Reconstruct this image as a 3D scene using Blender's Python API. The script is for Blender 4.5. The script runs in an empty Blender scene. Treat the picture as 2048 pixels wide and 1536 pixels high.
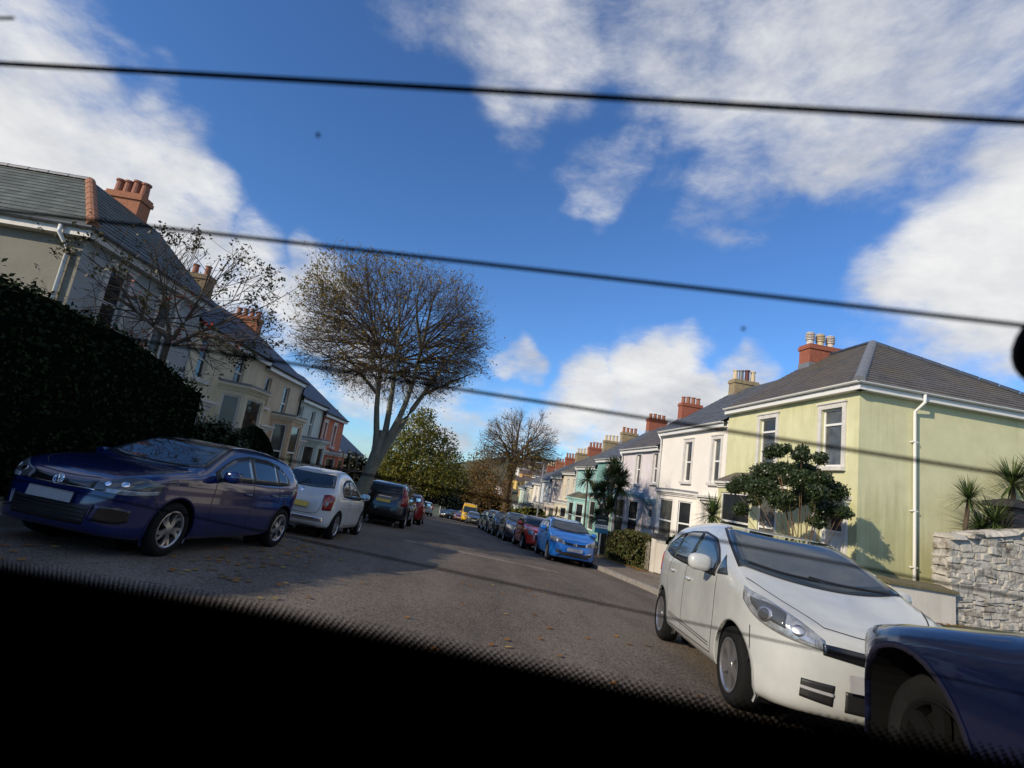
import bpy, bmesh, math, random
import numpy as np
from mathutils import Vector, Matrix

random.seed(7); np.random.seed(7)
scene = bpy.context.scene
COL = scene.collection
R = math.radians

# ------------------------------------------------------------------ camera
FPX = 1031.0
_p, _r, _y = R(10.475), R(8.509), R(6.597)
_F = np.array([math.sin(_y)*math.cos(_p), math.cos(_y)*math.cos(_p), math.sin(_p)])
_Rt = np.array([math.cos(_y), -math.sin(_y), 0.0])
_U = np.cross(_Rt, _F)
_cr = _Rt*math.cos(_r) + _U*math.sin(_r)
_cu = _U*math.cos(_r) - _Rt*math.sin(_r)
CM = np.array([_cr, _cu, -_F])
cam_d = bpy.data.cameras.new('camera'); cam = bpy.data.objects.new('camera', cam_d); COL.objects.link(cam)
cam.matrix_world = Matrix(((_cr[0], _cu[0], -_F[0], 0), (_cr[1], _cu[1], -_F[1], 0), (_cr[2], _cu[2], -_F[2], 0), (0, 0, 0, 1)))
cam_d.sensor_fit = 'HORIZONTAL'; cam_d.sensor_width = 36.0; cam_d.lens = FPX/2048*36
cam_d.clip_start = 0.005; cam_d.clip_end = 4000
cam_d.dof.use_dof = True; cam_d.dof.focus_distance = 14.0; cam_d.dof.aperture_fstop = cam_d.lens/1.5
scene.camera = cam

# ------------------------------------------------------------------ sky and sun
SUN_L = Vector((1.0, 0.55, -0.545)).normalized()           # the way the light travels
w = bpy.data.worlds.new('World'); scene.world = w; w.use_nodes = True
NT = w.node_tree; NT.nodes.clear()
def _n(nt, t, **k):
    n = nt.nodes.new(t)
    for a, b in k.items(): setattr(n, a, b)
    return n
def _math(nt, op, a, b=None, clamp=False):
    n = nt.nodes.new('ShaderNodeMath'); n.operation = op; n.use_clamp = clamp
    for i, v in enumerate((a, b)):
        if v is None: continue
        if isinstance(v, (int, float)): n.inputs[i].default_value = v
        else: nt.links.new(v, n.inputs[i])
    return n.outputs[0]
def pix_dir(x, y):
    d = CM.T @ np.array([x-1024.0, 768.0-y, -FPX]); return Vector(d/np.linalg.norm(d))
sky = _n(NT, 'ShaderNodeTexSky', sky_type='NISHITA', sun_disc=False)
sky.sun_elevation = math.asin(-SUN_L.z)
sky.sun_rotation = math.atan2(-SUN_L.x, -SUN_L.y)
sky.air_density = 1.0; sky.dust_density = 0.2; sky.ozone_density = 3.0; sky.altitude = 100
tc = _n(NT, 'ShaderNodeTexCoord')
nrm = _n(NT, 'ShaderNodeVectorMath', operation='NORMALIZE'); NT.links.new(tc.outputs['Generated'], nrm.inputs[0])
DIRV = nrm.outputs[0]
sep = _n(NT, 'ShaderNodeSeparateXYZ'); NT.links.new(DIRV, sep.inputs[0])
# cloud layer: flatten the dome so that clouds shrink towards the horizon
zz = _math(NT, 'ADD', _math(NT, 'MAXIMUM', sep.outputs[2], 0.0), 0.42)
cx = _math(NT, 'DIVIDE', sep.outputs[0], zz); cy = _math(NT, 'DIVIDE', sep.outputs[1], zz)
comb = _n(NT, 'ShaderNodeCombineXYZ'); NT.links.new(cx, comb.inputs[0]); NT.links.new(cy, comb.inputs[1])
NT.links.new(_math(NT, 'MULTIPLY', sep.outputs[2], 1.5), comb.inputs[2])
def wnoise(scale, detail, rough, dist=0.0, off=(0, 0, 0)):
    mp = _n(NT, 'ShaderNodeMapping'); mp.inputs['Location'].default_value = off
    NT.links.new(comb.outputs[0], mp.inputs[0])
    t = _n(NT, 'ShaderNodeTexNoise'); t.inputs['Scale'].default_value = scale; t.inputs['Detail'].default_value = detail
    t.inputs['Roughness'].default_value = rough; t.inputs['Distortion'].default_value = dist
    NT.links.new(mp.outputs[0], t.inputs['Vector']); return t.outputs['Fac']
# cloud banks: (direction, angular radius in degrees, weight)
BANKS = [((20, 60), 13, .50), ((110, 330), 16, .58), ((300, 440), 11, .54), ((480, 540), 8, .50), ((620, 600), 8, .48),
         ((860, 10), 9, .40), ((1050, 30), 15, .44), ((1450, 40), 22, .46), ((1900, 60), 18, .46), ((1640, 260), 15, .44), ((1460, 400), 9, .40), ((1190, 370), 8, .36), ((1030, 270), 5, .34),
         ((2010, 500), 17, .62), ((1850, 610), 8, .45),
         ((1180, 790), 9, .55), ((1350, 785), 10, .55), ((1500, 760), 6, .48), ((1040, 680), 4.0, .45), ((1000, 820), 9, .42), ((700, 760), 10, .46), ((880, 830), 9, .46), ((560, 740), 6, .42), ((1230, 860), 9, .5)]
for az, el, rad, wt in ((75, 30, 34, .5), (120, 55, 30, .45), (150, 20, 32, .5), (-160, 50, 32, .46), (-110, 18, 30, .5), (-70, 45, 26, .44)):     # same broken cloud added out of view, so the fill light is less blue
    BANKS.append(((math.sin(R(az))*math.cos(R(el)), math.cos(R(az))*math.cos(R(el)), math.sin(R(el))), rad, wt))
# the banks' outlines are warped so that none is round
wn = _n(NT, 'ShaderNodeTexNoise'); wn.inputs['Scale'].default_value = 4.5; wn.inputs['Detail'].default_value = 3; NT.links.new(DIRV, wn.inputs['Vector'])
w1 = _n(NT, 'ShaderNodeVectorMath', operation='SUBTRACT'); NT.links.new(wn.outputs['Color'], w1.inputs[0]); w1.inputs[1].default_value = (.5, .5, .5)
w2 = _n(NT, 'ShaderNodeVectorMath', operation='SCALE'); NT.links.new(w1.outputs[0], w2.inputs[0]); w2.inputs['Scale'].default_value = .30
w3 = _n(NT, 'ShaderNodeVectorMath', operation='ADD'); NT.links.new(DIRV, w3.inputs[0]); NT.links.new(w2.outputs[0], w3.inputs[1])
w4 = _n(NT, 'ShaderNodeVectorMath', operation='NORMALIZE'); NT.links.new(w3.outputs[0], w4.inputs[0]); WARP = w4.outputs[0]
acc = None
for where, rad, wt in BANKS:
    d = _n(NT, 'ShaderNodeVectorMath', operation='DOT_PRODUCT'); NT.links.new(WARP, d.inputs[0]); d.inputs[1].default_value = pix_dir(*where) if len(where) == 2 else where
    mr = _n(NT, 'ShaderNodeMapRange', interpolation_type='SMOOTHSTEP'); NT.links.new(d.outputs['Value'], mr.inputs[0])
    mr.inputs[1].default_value = math.cos(R(rad)); mr.inputs[2].default_value = 1.0; mr.inputs[3].default_value = 0; mr.inputs[4].default_value = wt
    acc = mr.outputs[0] if acc is None else _math(NT, 'MAXIMUM', acc, mr.outputs[0])
big = wnoise(2.2, 7, .62, .15)
fine = wnoise(6.5, 6, .66, .25, (3, 1, 5))
dens = _math(NT, 'ADD', _math(NT, 'ADD', _math(NT, 'MULTIPLY', big, .72), _math(NT, 'MULTIPLY', fine, .34)), acc)
cov = _n(NT, 'ShaderNodeMapRange', interpolation_type='SMOOTHERSTEP'); NT.links.new(dens, cov.inputs[0])
cov.inputs[1].default_value = .75; cov.inputs[2].default_value = 1.12
shade = wnoise(3.0, 5, .6, .1, (7, 2, 1))
cl = _n(NT, 'ShaderNodeValToRGB'); NT.links.new(_math(NT, 'ADD', _math(NT, 'MULTIPLY', shade, .8), _math(NT, 'MULTIPLY', dens, .22)), cl.inputs[0])
e = cl.color_ramp.elements
e[0].position = .42; e[0].color = (3.7, 4.0, 4.7, 1); e[1].position = .78; e[1].color = (8.3, 8.3, 8.25, 1)
skc = _n(NT, 'ShaderNodeMix', data_type='RGBA', blend_type='MULTIPLY'); skc.inputs[0].default_value = 1.0
NT.links.new(sky.outputs[0], skc.inputs[6]); skc.inputs[7].default_value = (.73, 1.09, 1.52, 1)
mx = _n(NT, 'ShaderNodeMix', data_type='RGBA'); NT.links.new(cov.outputs[0], mx.inputs[0]); NT.links.new(skc.outputs[2], mx.inputs[6]); NT.links.new(cl.outputs[0], mx.inputs[7])
w.cycles.sampling_method = 'MANUAL'; w.cycles.sample_map_resolution = 512
bg = _n(NT, 'ShaderNodeBackground'); bg.inputs[1].default_value = 0.125; NT.links.new(mx.outputs[2], bg.inputs[0])
wo = _n(NT, 'ShaderNodeOutputWorld'); NT.links.new(bg.outputs[0], wo.inputs[0])
sun_d = bpy.data.lights.new('sun', 'SUN'); sun_d.energy = 5.0; sun_d.angle = R(.53); sun_d.color = (1.0, .86, .66)
sun = bpy.data.objects.new('sun', sun_d); COL.objects.link(sun)
sun.rotation_euler = SUN_L.to_track_quat('-Z', 'Y').to_euler()
vs = scene.view_settings; vs.view_transform = 'Standard'; vs.look = 'None'; vs.exposure = -0.18; vs.gamma = 1.0; vs.use_curve_mapping = False
scene.cycles.use_denoising = True
scene.cycles.max_bounces = 8; scene.cycles.transparent_max_bounces = 12

# ------------------------------------------------------------------ materials
MATS = {}
def hexlin(h):
    return tuple(((int(h[i:i+2], 16)/255)/12.92 if int(h[i:i+2], 16)/255 <= .04045 else ((int(h[i:i+2], 16)/255+.055)/1.055)**2.4) for i in (0, 2, 4))
def mat(name, col, rough=.7, var=0.0, vscale=3.0, col2=None, bump=0.0, bscale=40.0, metal=0.0, spec=.5, coat=0.0, streak=0.0, streakcol=(.08, .085, .05), algae=None, trans=0.0, sheen=None, pos='OBJ'):
    if name in MATS: return MATS[name]
    m = bpy.data.materials.new(name); m.use_nodes = True; nt = m.node_tree; b = nt.nodes['Principled BSDF']
    b.inputs['Roughness'].default_value = rough; b.inputs['Metallic'].default_value = metal
    b.inputs['Specular IOR Level'].default_value = spec; b.inputs['Coat Weight'].default_value = coat; b.inputs['Coat Roughness'].default_value = .04
    b.inputs['Base Color'].default_value = (*col, 1)
    geo = _n(nt, 'ShaderNodeNewGeometry'); vec = geo.outputs['Position']
    out = None
    if var > 0 or col2:
        t = _n(nt, 'ShaderNodeTexNoise'); t.inputs['Scale'].default_value = vscale; t.inputs['Detail'].default_value = 9; t.inputs['Roughness'].default_value = .62
        nt.links.new(vec, t.inputs['Vector'])
        mr = _n(nt, 'ShaderNodeMapRange'); nt.links.new(t.outputs['Fac'], mr.inputs[0]); mr.inputs[1].default_value = .3; mr.inputs[2].default_value = .7
        mxn = _n(nt, 'ShaderNodeMix', data_type='RGBA'); nt.links.new(mr.outputs[0], mxn.inputs[0])
        c2 = col2 or tuple(c*(1-var) for c in col); c1 = col if col2 else tuple(min(1, c*(1+var*.5)) for c in col)
        mxn.inputs[6].default_value = (*c2, 1); mxn.inputs[7].default_value = (*c1, 1); out = mxn.outputs[2]
    if streak > 0:
        mp = _n(nt, 'ShaderNodeMapping'); mp.inputs['Scale'].default_value = (5.5, 5.5, .35); nt.links.new(vec, mp.inputs[0])
        t = _n(nt, 'ShaderNodeTexNoise'); t.inputs['Scale'].default_value = 1.0; t.inputs['Detail'].default_value = 7; t.inputs['Roughness'].default_value = .65
        nt.links.new(mp.outputs[0], t.inputs['Vector'])
        t2 = _n(nt, 'ShaderNodeTexNoise'); t2.inputs['Scale'].default_value = .45; t2.inputs['Detail'].default_value = 3; nt.links.new(vec, t2.inputs['Vector'])
        mr = _n(nt, 'ShaderNodeMapRange'); nt.links.new(_math(nt, 'ADD', t.outputs['Fac'], _math(nt, 'MULTIPLY', _math(nt, 'SUBTRACT', t2.outputs['Fac'], .5), .8)), mr.inputs[0])
        mr.inputs[1].default_value = .50; mr.inputs[2].default_value = .80; mr.inputs[4].default_value = streak
        if algae:      # green growth creeping up from the damp foot of the wall
            sx = _n(nt, 'ShaderNodeSeparateXYZ'); nt.links.new(vec, sx.inputs[0]); ma = _n(nt, 'ShaderNodeMapRange', interpolation_type='SMOOTHSTEP'); nt.links.new(sx.outputs[2], ma.inputs[0])
            ma.inputs[1].default_value = algae[0]; ma.inputs[2].default_value = algae[1]; ma.inputs[3].default_value = algae[2]; ma.inputs[4].default_value = 0
            src = mr.inputs[0].links[0].from_socket; nt.links.new(_math(nt, 'ADD', src, ma.outputs[0]), mr.inputs[0])
        mxn = _n(nt, 'ShaderNodeMix', data_type='RGBA'); nt.links.new(mr.outputs[0], mxn.inputs[0])
        if out is None: mxn.inputs[6].default_value = (*col, 1)
        else: nt.links.new(out, mxn.inputs[6])
        mxn.inputs[7].default_value = (*streakcol, 1); out = mxn.outputs[2]
    if out is not None: nt.links.new(out, b.inputs['Base Color'])
    if bump > 0:
        t = _n(nt, 'ShaderNodeTexNoise'); t.inputs['Scale'].default_value = bscale; t.inputs['Detail'].default_value = 6; nt.links.new(vec, t.inputs['Vector'])
        bp = _n(nt, 'ShaderNodeBump'); bp.inputs['Strength'].default_value = bump; bp.inputs['Distance'].default_value = .02
        nt.links.new(t.outputs['Fac'], bp.inputs['Height']); nt.links.new(bp.outputs[0], b.inputs['Normal'])
    MATS[name] = m; return m
def leafmat(name, cols, rough=.55, trans=.25):
    """leaf colour picked per leaf from a ramp through a vertex attribute"""
    if name in MATS: return MATS[name]
    m = bpy.data.materials.new(name); m.use_nodes = True; nt = m.node_tree; b = nt.nodes['Principled BSDF']
    a = _n(nt, 'ShaderNodeAttribute', attribute_name='rnd')
    rp = _n(nt, 'ShaderNodeValToRGB'); nt.links.new(a.outputs['Fac'], rp.inputs[0])
    el = rp.color_ramp.elements
    while len(el) < len(cols): el.new(.5)
    for i, c in enumerate(cols): el[i].position = i/(len(cols)-1); el[i].color = (*c, 1)
    nt.links.new(rp.outputs[0], b.inputs['Base Color']); b.inputs['Roughness'].default_value = rough
    b.inputs['Specular IOR Level'].default_value = .35 if rough < .7 else .05
    if trans > 0:
        tr = _n(nt, 'ShaderNodeBsdfTranslucent'); nt.links.new(rp.outputs[0], tr.inputs[0])
        ms = _n(nt, 'ShaderNodeMixShader'); ms.inputs[0].default_value = trans
        nt.links.new(b.outputs[0], ms.inputs[1]); nt.links.new(tr.outputs[0], ms.inputs[2])
        nt.links.new(ms.outputs[0], nt.nodes['Material Output'].inputs[0])
    MATS[name] = m; return m

# ------------------------------------------------------------------ mesh helpers
def prop(o, label=None, cat=None, group=None, kind=None):
    if label: o['label'] = label
    if cat: o['category'] = cat
    if group: o['group'] = group
    if kind: o['kind'] = kind
    return o
def empty(name, label, cat, loc=(0, 0, 0), group=None):
    o = bpy.data.objects.new(name, None); COL.objects.link(o); o.location = loc; o.empty_display_size = .2
    return prop(o, label, cat, group)
class MB:
    def __init__(s): s.v = []; s.f = []; s.m = []
    def add(s, vs, fs, mi=0):
        b = len(s.v); s.v += [tuple(map(float, p)) for p in vs]; s.f += [tuple(i+b for i in q) for q in fs]; s.m += [mi]*len(fs); return s
    def quad(s, a, b, c, d, mi=0): return s.add([a, b, c, d], [(0, 1, 2, 3)], mi)
    def box(s, O, U, V, W, mi=0):
        """corner O and three edge vectors"""
        O, U, V, W = map(np.array, (O, U, V, W))
        p = [O, O+U, O+U+V, O+V, O+W, O+U+W, O+U+V+W, O+V+W]
        return s.add(p, [(0, 3, 2, 1), (4, 5, 6, 7), (0, 1, 5, 4), (1, 2, 6, 5), (2, 3, 7, 6), (3, 0, 4, 7)], mi)
    def tube(s, pts, rad, n=6, mi=0, cap=True):
        pts = [np.array(p, float) for p in pts]
        if not hasattr(rad, '__len__'): rad = [rad]*len(pts)
        rings = []; prevx = None
        for i, p in enumerate(pts):
            t = pts[min(i+1, len(pts)-1)]-pts[max(i-1, 0)]; t = t/(np.linalg.norm(t)+1e-9)
            if prevx is None:
                a = np.array([0, 0, 1.0]) if abs(t[2]) < .9 else np.array([1.0, 0, 0])
            else: a = prevx
            x = a-t*(a@t); x /= np.linalg.norm(x)+1e-9; prevx = x; y = np.cross(t, x)
            rings.append([p+rad[i]*(x*math.cos(2*math.pi*k/n)+y*math.sin(2*math.pi*k/n)) for k in range(n)])
        vs = [q for r_ in rings for q in r_]; fs = []
        for i in range(len(pts)-1):
            for k in range(n):
                fs.append((i*n+k, i*n+(k+1) % n, (i+1)*n+(k+1) % n, (i+1)*n+k))
        if cap: fs.append(tuple(range(n))[::-1]); fs.append(tuple((len(pts)-1)*n+k for k in range(n)))
        return s.add(vs, fs, mi)
    def lathe(s, O, axis, prof, n=16, mi=0):
        """prof: (radius, height along axis)"""
        O = np.array(O, float); ax = np.array(axis, float); ax /= np.linalg.norm(ax)
        a = np.array([1.0, 0, 0]) if abs(ax[0]) < .9 else np.array([0, 1.0, 0])
        x = a-ax*(a@ax); x /= np.linalg.norm(x); y = np.cross(ax, x)
        vs = [O+ax*h+r_*(x*math.cos(2*math.pi*k/n)+y*math.sin(2*math.pi*k/n)) for r_, h in prof for k in range(n)]
        fs = [(i*n+k, i*n+(k+1) % n, (i+1)*n+(k+1) % n, (i+1)*n+k) for i in range(len(prof)-1) for k in range(n)]
        return s.add(vs, fs, mi)
    def build(s, name, mats, parent=None, smooth=False, attr=None):
        me = bpy.data.meshes.new(name); me.from_pydata(s.v, [], s.f)
        for m in (mats if isinstance(mats, (list, tuple)) else [mats]): me.materials.append(m)
        if len(me.materials) > 1: me.polygons.foreach_set('material_index', s.m)
        if smooth: me.polygons.foreach_set('use_smooth', [True]*len(s.f))
        if attr is not None:
            at = me.attributes.new('rnd', 'FLOAT', 'POINT'); at.data.foreach_set('value', attr)
        me.update()
        o = bpy.data.objects.new(name, me); COL.objects.link(o)
        if parent is not None:
            o.parent = parent
            o.matrix_parent_inverse = PINV(parent)
        return o
def PINV(parent):
    m = Matrix.Identity(4); p = parent
    chain = []
    while p is not None: chain.append(p); p = p.parent
    for q in reversed(chain): m = m @ q.matrix_parent_inverse @ q.matrix_basis
    return m.inverted()
def unit(v): v = np.array(v, float); return v/np.linalg.norm(v)
def at_x(px, py, X): d = CM.T @ np.array([px-1024.0, 768.0-py, -FPX]); return d*X/d[0]
def at_y(px, py, Y): d = CM.T @ np.array([px-1024.0, 768.0-py, -FPX]); return d*Y/d[1]

# ------------------------------------------------------------------ terrain
PY = [-60, 0, 10, 20, 26, 40, 55, 74, 90, 120, 200, 400, 3000]
PZ = [2.4, -1.2, -1.8, -2.4, -2.8, -3.75, -4.9, -6.4, -7.7, -9.8, -13, -14, -14]
def G(x, y):
    """road height"""
    z = np.interp(y, PY, PZ)-.045*np.clip(x, -6, 5.6)
    return z+.05*np.clip(x-7.2, 0, 5)+.04*np.clip(-6.5-x, 0, 4)
KRY = [-25, -10, 0, 5, 8, 13, 18, 30, 45, 60, 70, 78, 86, 94, 104]; KRX = [-1.8, 1.6, 3.95, 5.0, 5.5, 5.8, 5.85, 5.65, 5.7, 5.9, 5.6, 4.6, 2.2, -2, -9]
KLY = [-25, -10, 0, 5, 7, 10, 14, 20, 30, 45, 56, 64, 72, 80, 90]; KLX = [-12, -9.0, -6.6, -5.35, -4.95, -4.3, -3.65, -2.95, -2.4, -2.2, -2.4, -3.4, -5.6, -9, -15]
def smooth_interp(xs, ys):
    xs = np.array(xs, float); ys = np.array(ys, float)
    def f(t):
        t = np.asarray(t, float); s = 0
        for o in (-1.5, -.75, 0, .75, 1.5): s = s+np.interp(t+o, xs, ys)
        return s/5
    return f
KR, KL = smooth_interp(KRY, KRX), smooth_interp(KLY, KLX)
# ------------------------------------------------------------------ ground, road, pavements
def asphalt(name, base, var, gritscale=90.0):
    m = bpy.data.materials.new(name); m.use_nodes = True; nt = m.node_tree; b = nt.nodes['Principled BSDF']
    geo = _n(nt, 'ShaderNodeNewGeometry'); vec = geo.outputs['Position']
    v = _n(nt, 'ShaderNodeTexVoronoi'); v.inputs['Scale'].default_value = gritscale; nt.links.new(vec, v.inputs['Vector'])
    t = _n(nt, 'ShaderNodeTexNoise'); t.inputs['Scale'].default_value = gritscale*.55; t.inputs['Detail'].default_value = 5; nt.links.new(vec, t.inputs['Vector'])
    g = _math(nt, 'ADD', _math(nt, 'MULTIPLY', v.outputs['Color'], .55), _math(nt, 'MULTIPLY', t.outputs['Fac'], .6))
    l = _n(nt, 'ShaderNodeTexNoise'); l.inputs['Scale'].default_value = .55; l.inputs['Detail'].default_value = 8; l.inputs['Roughness'].default_value = .65
    mp = _n(nt, 'ShaderNodeMapping'); mp.inputs['Scale'].default_value = (1.6, .5, 1); mp.inputs['Rotation'].default_value = (0, 0, R(10)); nt.links.new(vec, mp.inputs[0]); nt.links.new(mp.outputs[0], l.inputs['Vector'])
    f = _math(nt, 'MULTIPLY', _math(nt, 'ADD', _math(nt, 'MULTIPLY', g, 1.3), -.18), _math(nt, 'ADD', _math(nt, 'MULTIPLY', l.outputs['Fac'], 1.3), .35))
    rp = _n(nt, 'ShaderNodeValToRGB'); nt.links.new(f, rp.inputs[0])
    rp.color_ramp.elements[0].position = .26; rp.color_ramp.elements[0].color = (*[c*.32 for c in base], 1)
    rp.color_ramp.elements[1].position = .86; rp.color_ramp.elements[1].color = (*[c*var for c in base], 1)
    # dark longitudinal cracks and patch joints
    w_ = _n(nt, 'ShaderNodeTexVoronoi', feature='DISTANCE_TO_EDGE'); w_.inputs['Scale'].default_value = .42
    mp2 = _n(nt, 'ShaderNodeMapping'); mp2.inputs['Scale'].default_value = (1.3, .35, .2); mp2.inputs['Rotation'].default_value = (0, 0, R(12))
    dn = _n(nt, 'ShaderNodeTexNoise'); dn.inputs['Scale'].default_value = 3.0; dn.inputs['Detail'].default_value = 4; nt.links.new(vec, dn.inputs['Vector'])
    vm = _n(nt, 'ShaderNodeVectorMath', operation='ADD'); sc_ = _n(nt, 'ShaderNodeVectorMath', operation='SCALE'); sc_.inputs['Scale'].default_value = .35
    nt.links.new(dn.outputs['Color'], sc_.inputs[0]); nt.links.new(vec, vm.inputs[0]); nt.links.new(sc_.outputs[0], vm.inputs[1])
    nt.links.new(vm.outputs[0], mp2.inputs[0]); nt.links.new(mp2.outputs[0], w_.inputs['Vector'])
    cr = _n(nt, 'ShaderNodeMapRange'); nt.links.new(w_.outputs['Distance'], cr.inputs[0]); cr.inputs[1].default_value = 0; cr.inputs[2].default_value = .012; cr.inputs[3].default_value = .22; cr.inputs[4].default_value = 0
    mxn = _n(nt, 'ShaderNodeMix', data_type='RGBA'); nt.links.new(cr.outputs[0], mxn.inputs[0]); nt.links.new(rp.outputs[0], mxn.inputs[6]); mxn.inputs[7].default_value = (.018, .017, .016, 1)
    nt.links.new(mxn.outputs[2], b.inputs['Base Color']); b.inputs['Roughness'].default_value = .92; b.inputs['Specular IOR Level'].default_value = .2
    bp = _n(nt, 'ShaderNodeBump'); bp.inputs['Strength'].default_value = .8; bp.inputs['Distance'].default_value = .012
    nt.links.new(g, bp.inputs['Height']); nt.links.new(bp.outputs[0], b.inputs['Normal'])
    MATS[name] = m; return m
M_ROAD = asphalt('asphalt', (.128, .105, .083), 2.0, 88.0)
M_PAVE = asphalt('pavement_tarmac', (.18, .148, .115), 1.9, 90.0)
M_KERB = mat('kerb_granite', (.27, .25, .225), .8, .35, 9, bump=.3)
M_EARTH = mat('earth', (.085, .07, .045), .95, .5, 2.0, col2=(.06, .075, .03), bump=.5, bscale=12)
M_GRASS = mat('grass_ground', (.05, .075, .025), .95, .5, .8, col2=(.085, .075, .035))
def sheet(name, xl, xr, ys, zf, m, nx=8, kind='structure'):
    mb = MB(); vs = []; fs = []
    for y in ys:
        a, b = float(xl(y)), float(xr(y))
        for i in range(nx+1):
            x = a+(b-a)*i/nx; vs.append((x, y, float(zf(x, y))))
    for j in range(len(ys)-1):
        for i in range(nx): fs.append((j*(nx+1)+i, j*(nx+1)+i+1, (j+1)*(nx+1)+i+1, (j+1)*(nx+1)+i))
    mb.add(vs, fs); return prop(mb.build(name, m, smooth=True), kind=kind)
ysG = list(np.concatenate([np.arange(-60, 120, 2.5), np.arange(120, 400, 20), [400, 700, 1200, 2000, 3000]]))
sheet('ground', lambda y: -(80+max(y, 0)*1.6), lambda y: 80+max(y, 0)*1.6, ysG, lambda x, y: G(x, y)-.16-.02*np.clip(abs(x)-40, 0, 20)/20, M_GRASS, 90)
ysR = list(np.arange(-14, 104, .5))
RZ = lambda x, y: float(G(x, y))+.008*math.sin(x*1.3+y*.35)*math.sin(y*.6)
sheet('road', lambda y: KL(y)-.02, lambda y: KR(y)+.02, ysR, RZ, M_ROAD, 20)
PR = lambda y: KR(y)+1.95
PL = lambda y: KL(y)-1.25
pav_r = sheet('pavement', lambda y: KR(y)+.13, lambda y: PR(y), ysR, lambda x, y: G(x, y)+.115, M_PAVE, 5)
pav_l = sheet('pavement', lambda y: PL(y), lambda y: KL(y)-.13, ysR, lambda x, y: G(x, y)+.115, M_PAVE, 5)
ysH = list(np.arange(-14, 104, 1.0))
sheet('garden', lambda y: PR(y), lambda y: 45, ysH, lambda x, y: G(x, y)+.13, M_EARTH, 40)
sheet('garden', lambda y: -45, lambda y: PL(y), ysH, lambda x, y: G(x, y)+.13, M_EARTH, 40)
# kerb stones, one mesh shared
kb = MB(); kb.box((0, 0, -.2), (.93, 0, 0), (0, .13, 0), (0, 0, .325))
def kerbs(parent, K, sgn, ya, yb):
    proto = None; y = ya
    while y < yb:
        y2 = y+.95; a = np.array([float(K(y)), y]); b = np.array([float(K(y2)), y2]); d = b-a; L = np.linalg.norm(d); d /= L
        if proto is None: proto = kb.build('kerbstone', M_KERB); o = proto
        else: o = proto.copy(); COL.objects.link(o)
        za, zb = float(G(a[0], a[1])), float(G(b[0], b[1]))
        nx = np.array([d[1], -d[0]])*sgn
        fw = unit((d[0], d[1], (zb-za)/L)); sd = np.array([nx[0], nx[1], 0.0]); up = np.cross(fw, sd); 
        if up[2] < 0: up = -up
        o.matrix_basis = Matrix(((fw[0], sd[0], up[0], a[0]), (fw[1], sd[1], up[1], a[1]), (fw[2], sd[2], up[2], za+random.uniform(-.006, .004)), (0, 0, 0, 1)))
        o.parent = parent; y = a[1]+d[1]*.945
kerbs(pav_r, KR, 1, 1.0, 44); kerbs(pav_l, KL, -1, 3.0, 34)
# faint worn repair strip across the road (seen as a pale band)
mb = MB()
for (x0, x1, y0, y1) in ((-.6, 3.6, 15.2, 15.75), (.2, 2.0, 24.2, 24.8)):
    n = 10
    for i in range(n):
        xa, xb = x0+(x1-x0)*i/n, x0+(x1-x0)*(i+1)/n
        sk = -.35
        f = lambda x, y: (x, y+sk*(x-x0), RZ(x, y+sk*(x-x0))+.006)
        mb.quad(f(xa, y0), f(xb, y0), f(xb, y1), f(xa, y1))
prop(mb.build('road_repair_strip', asphalt('asphalt_pale', (.185, .155, .125), 2.1, 50)), kind='structure')

# ------------------------------------------------------------------ houses
M_GLASS = mat('window_glass', (.03, .034, .038), .04, .7, 1.3, col2=(.012, .014, .016), spec=.65)
M_GLASS2 = mat('window_glass_curtained', (.10, .105, .10), .05, .6, 3.0, spec=.6)
M_UPVC = mat('white_frame', (.72, .72, .70), .35)
M_OLDW = mat('old_white_paint', (.62, .60, .56), .6, .2, 6)
M_GUT = mat('white_gutter', (.70, .70, .68), .35)
M_BLK = mat('black_iron', (.012, .012, .014), .45)
M_BRICK = mat('red_brick', (.30, .095, .055), .85, .35, 14, bump=.5, bscale=25)
M_BRICKO = mat('orange_brick', (.34, .13, .065), .85, .3, 14, bump=.4, bscale=25)
M_BRICKY = mat('buff_render', (.30, .235, .14), .9, .4, 7, bump=.4, bscale=25)
M_POT = mat('terracotta_pot', (.29, .115, .07), .8, .3, 20)
M_POTC = mat('cream_pot', (.58, .47, .31), .8, .25, 20)
M_LEAD = mat('lead_flashing', (.16, .17, .19), .55, .2, 8)
M_RIDGE = mat('blue_ridge_tile', (.035, .048, .075), .42, .3, 12)
M_RIDGET = mat('terracotta_ridge', (.29, .125, .06), .8, .3, 9)
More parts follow.
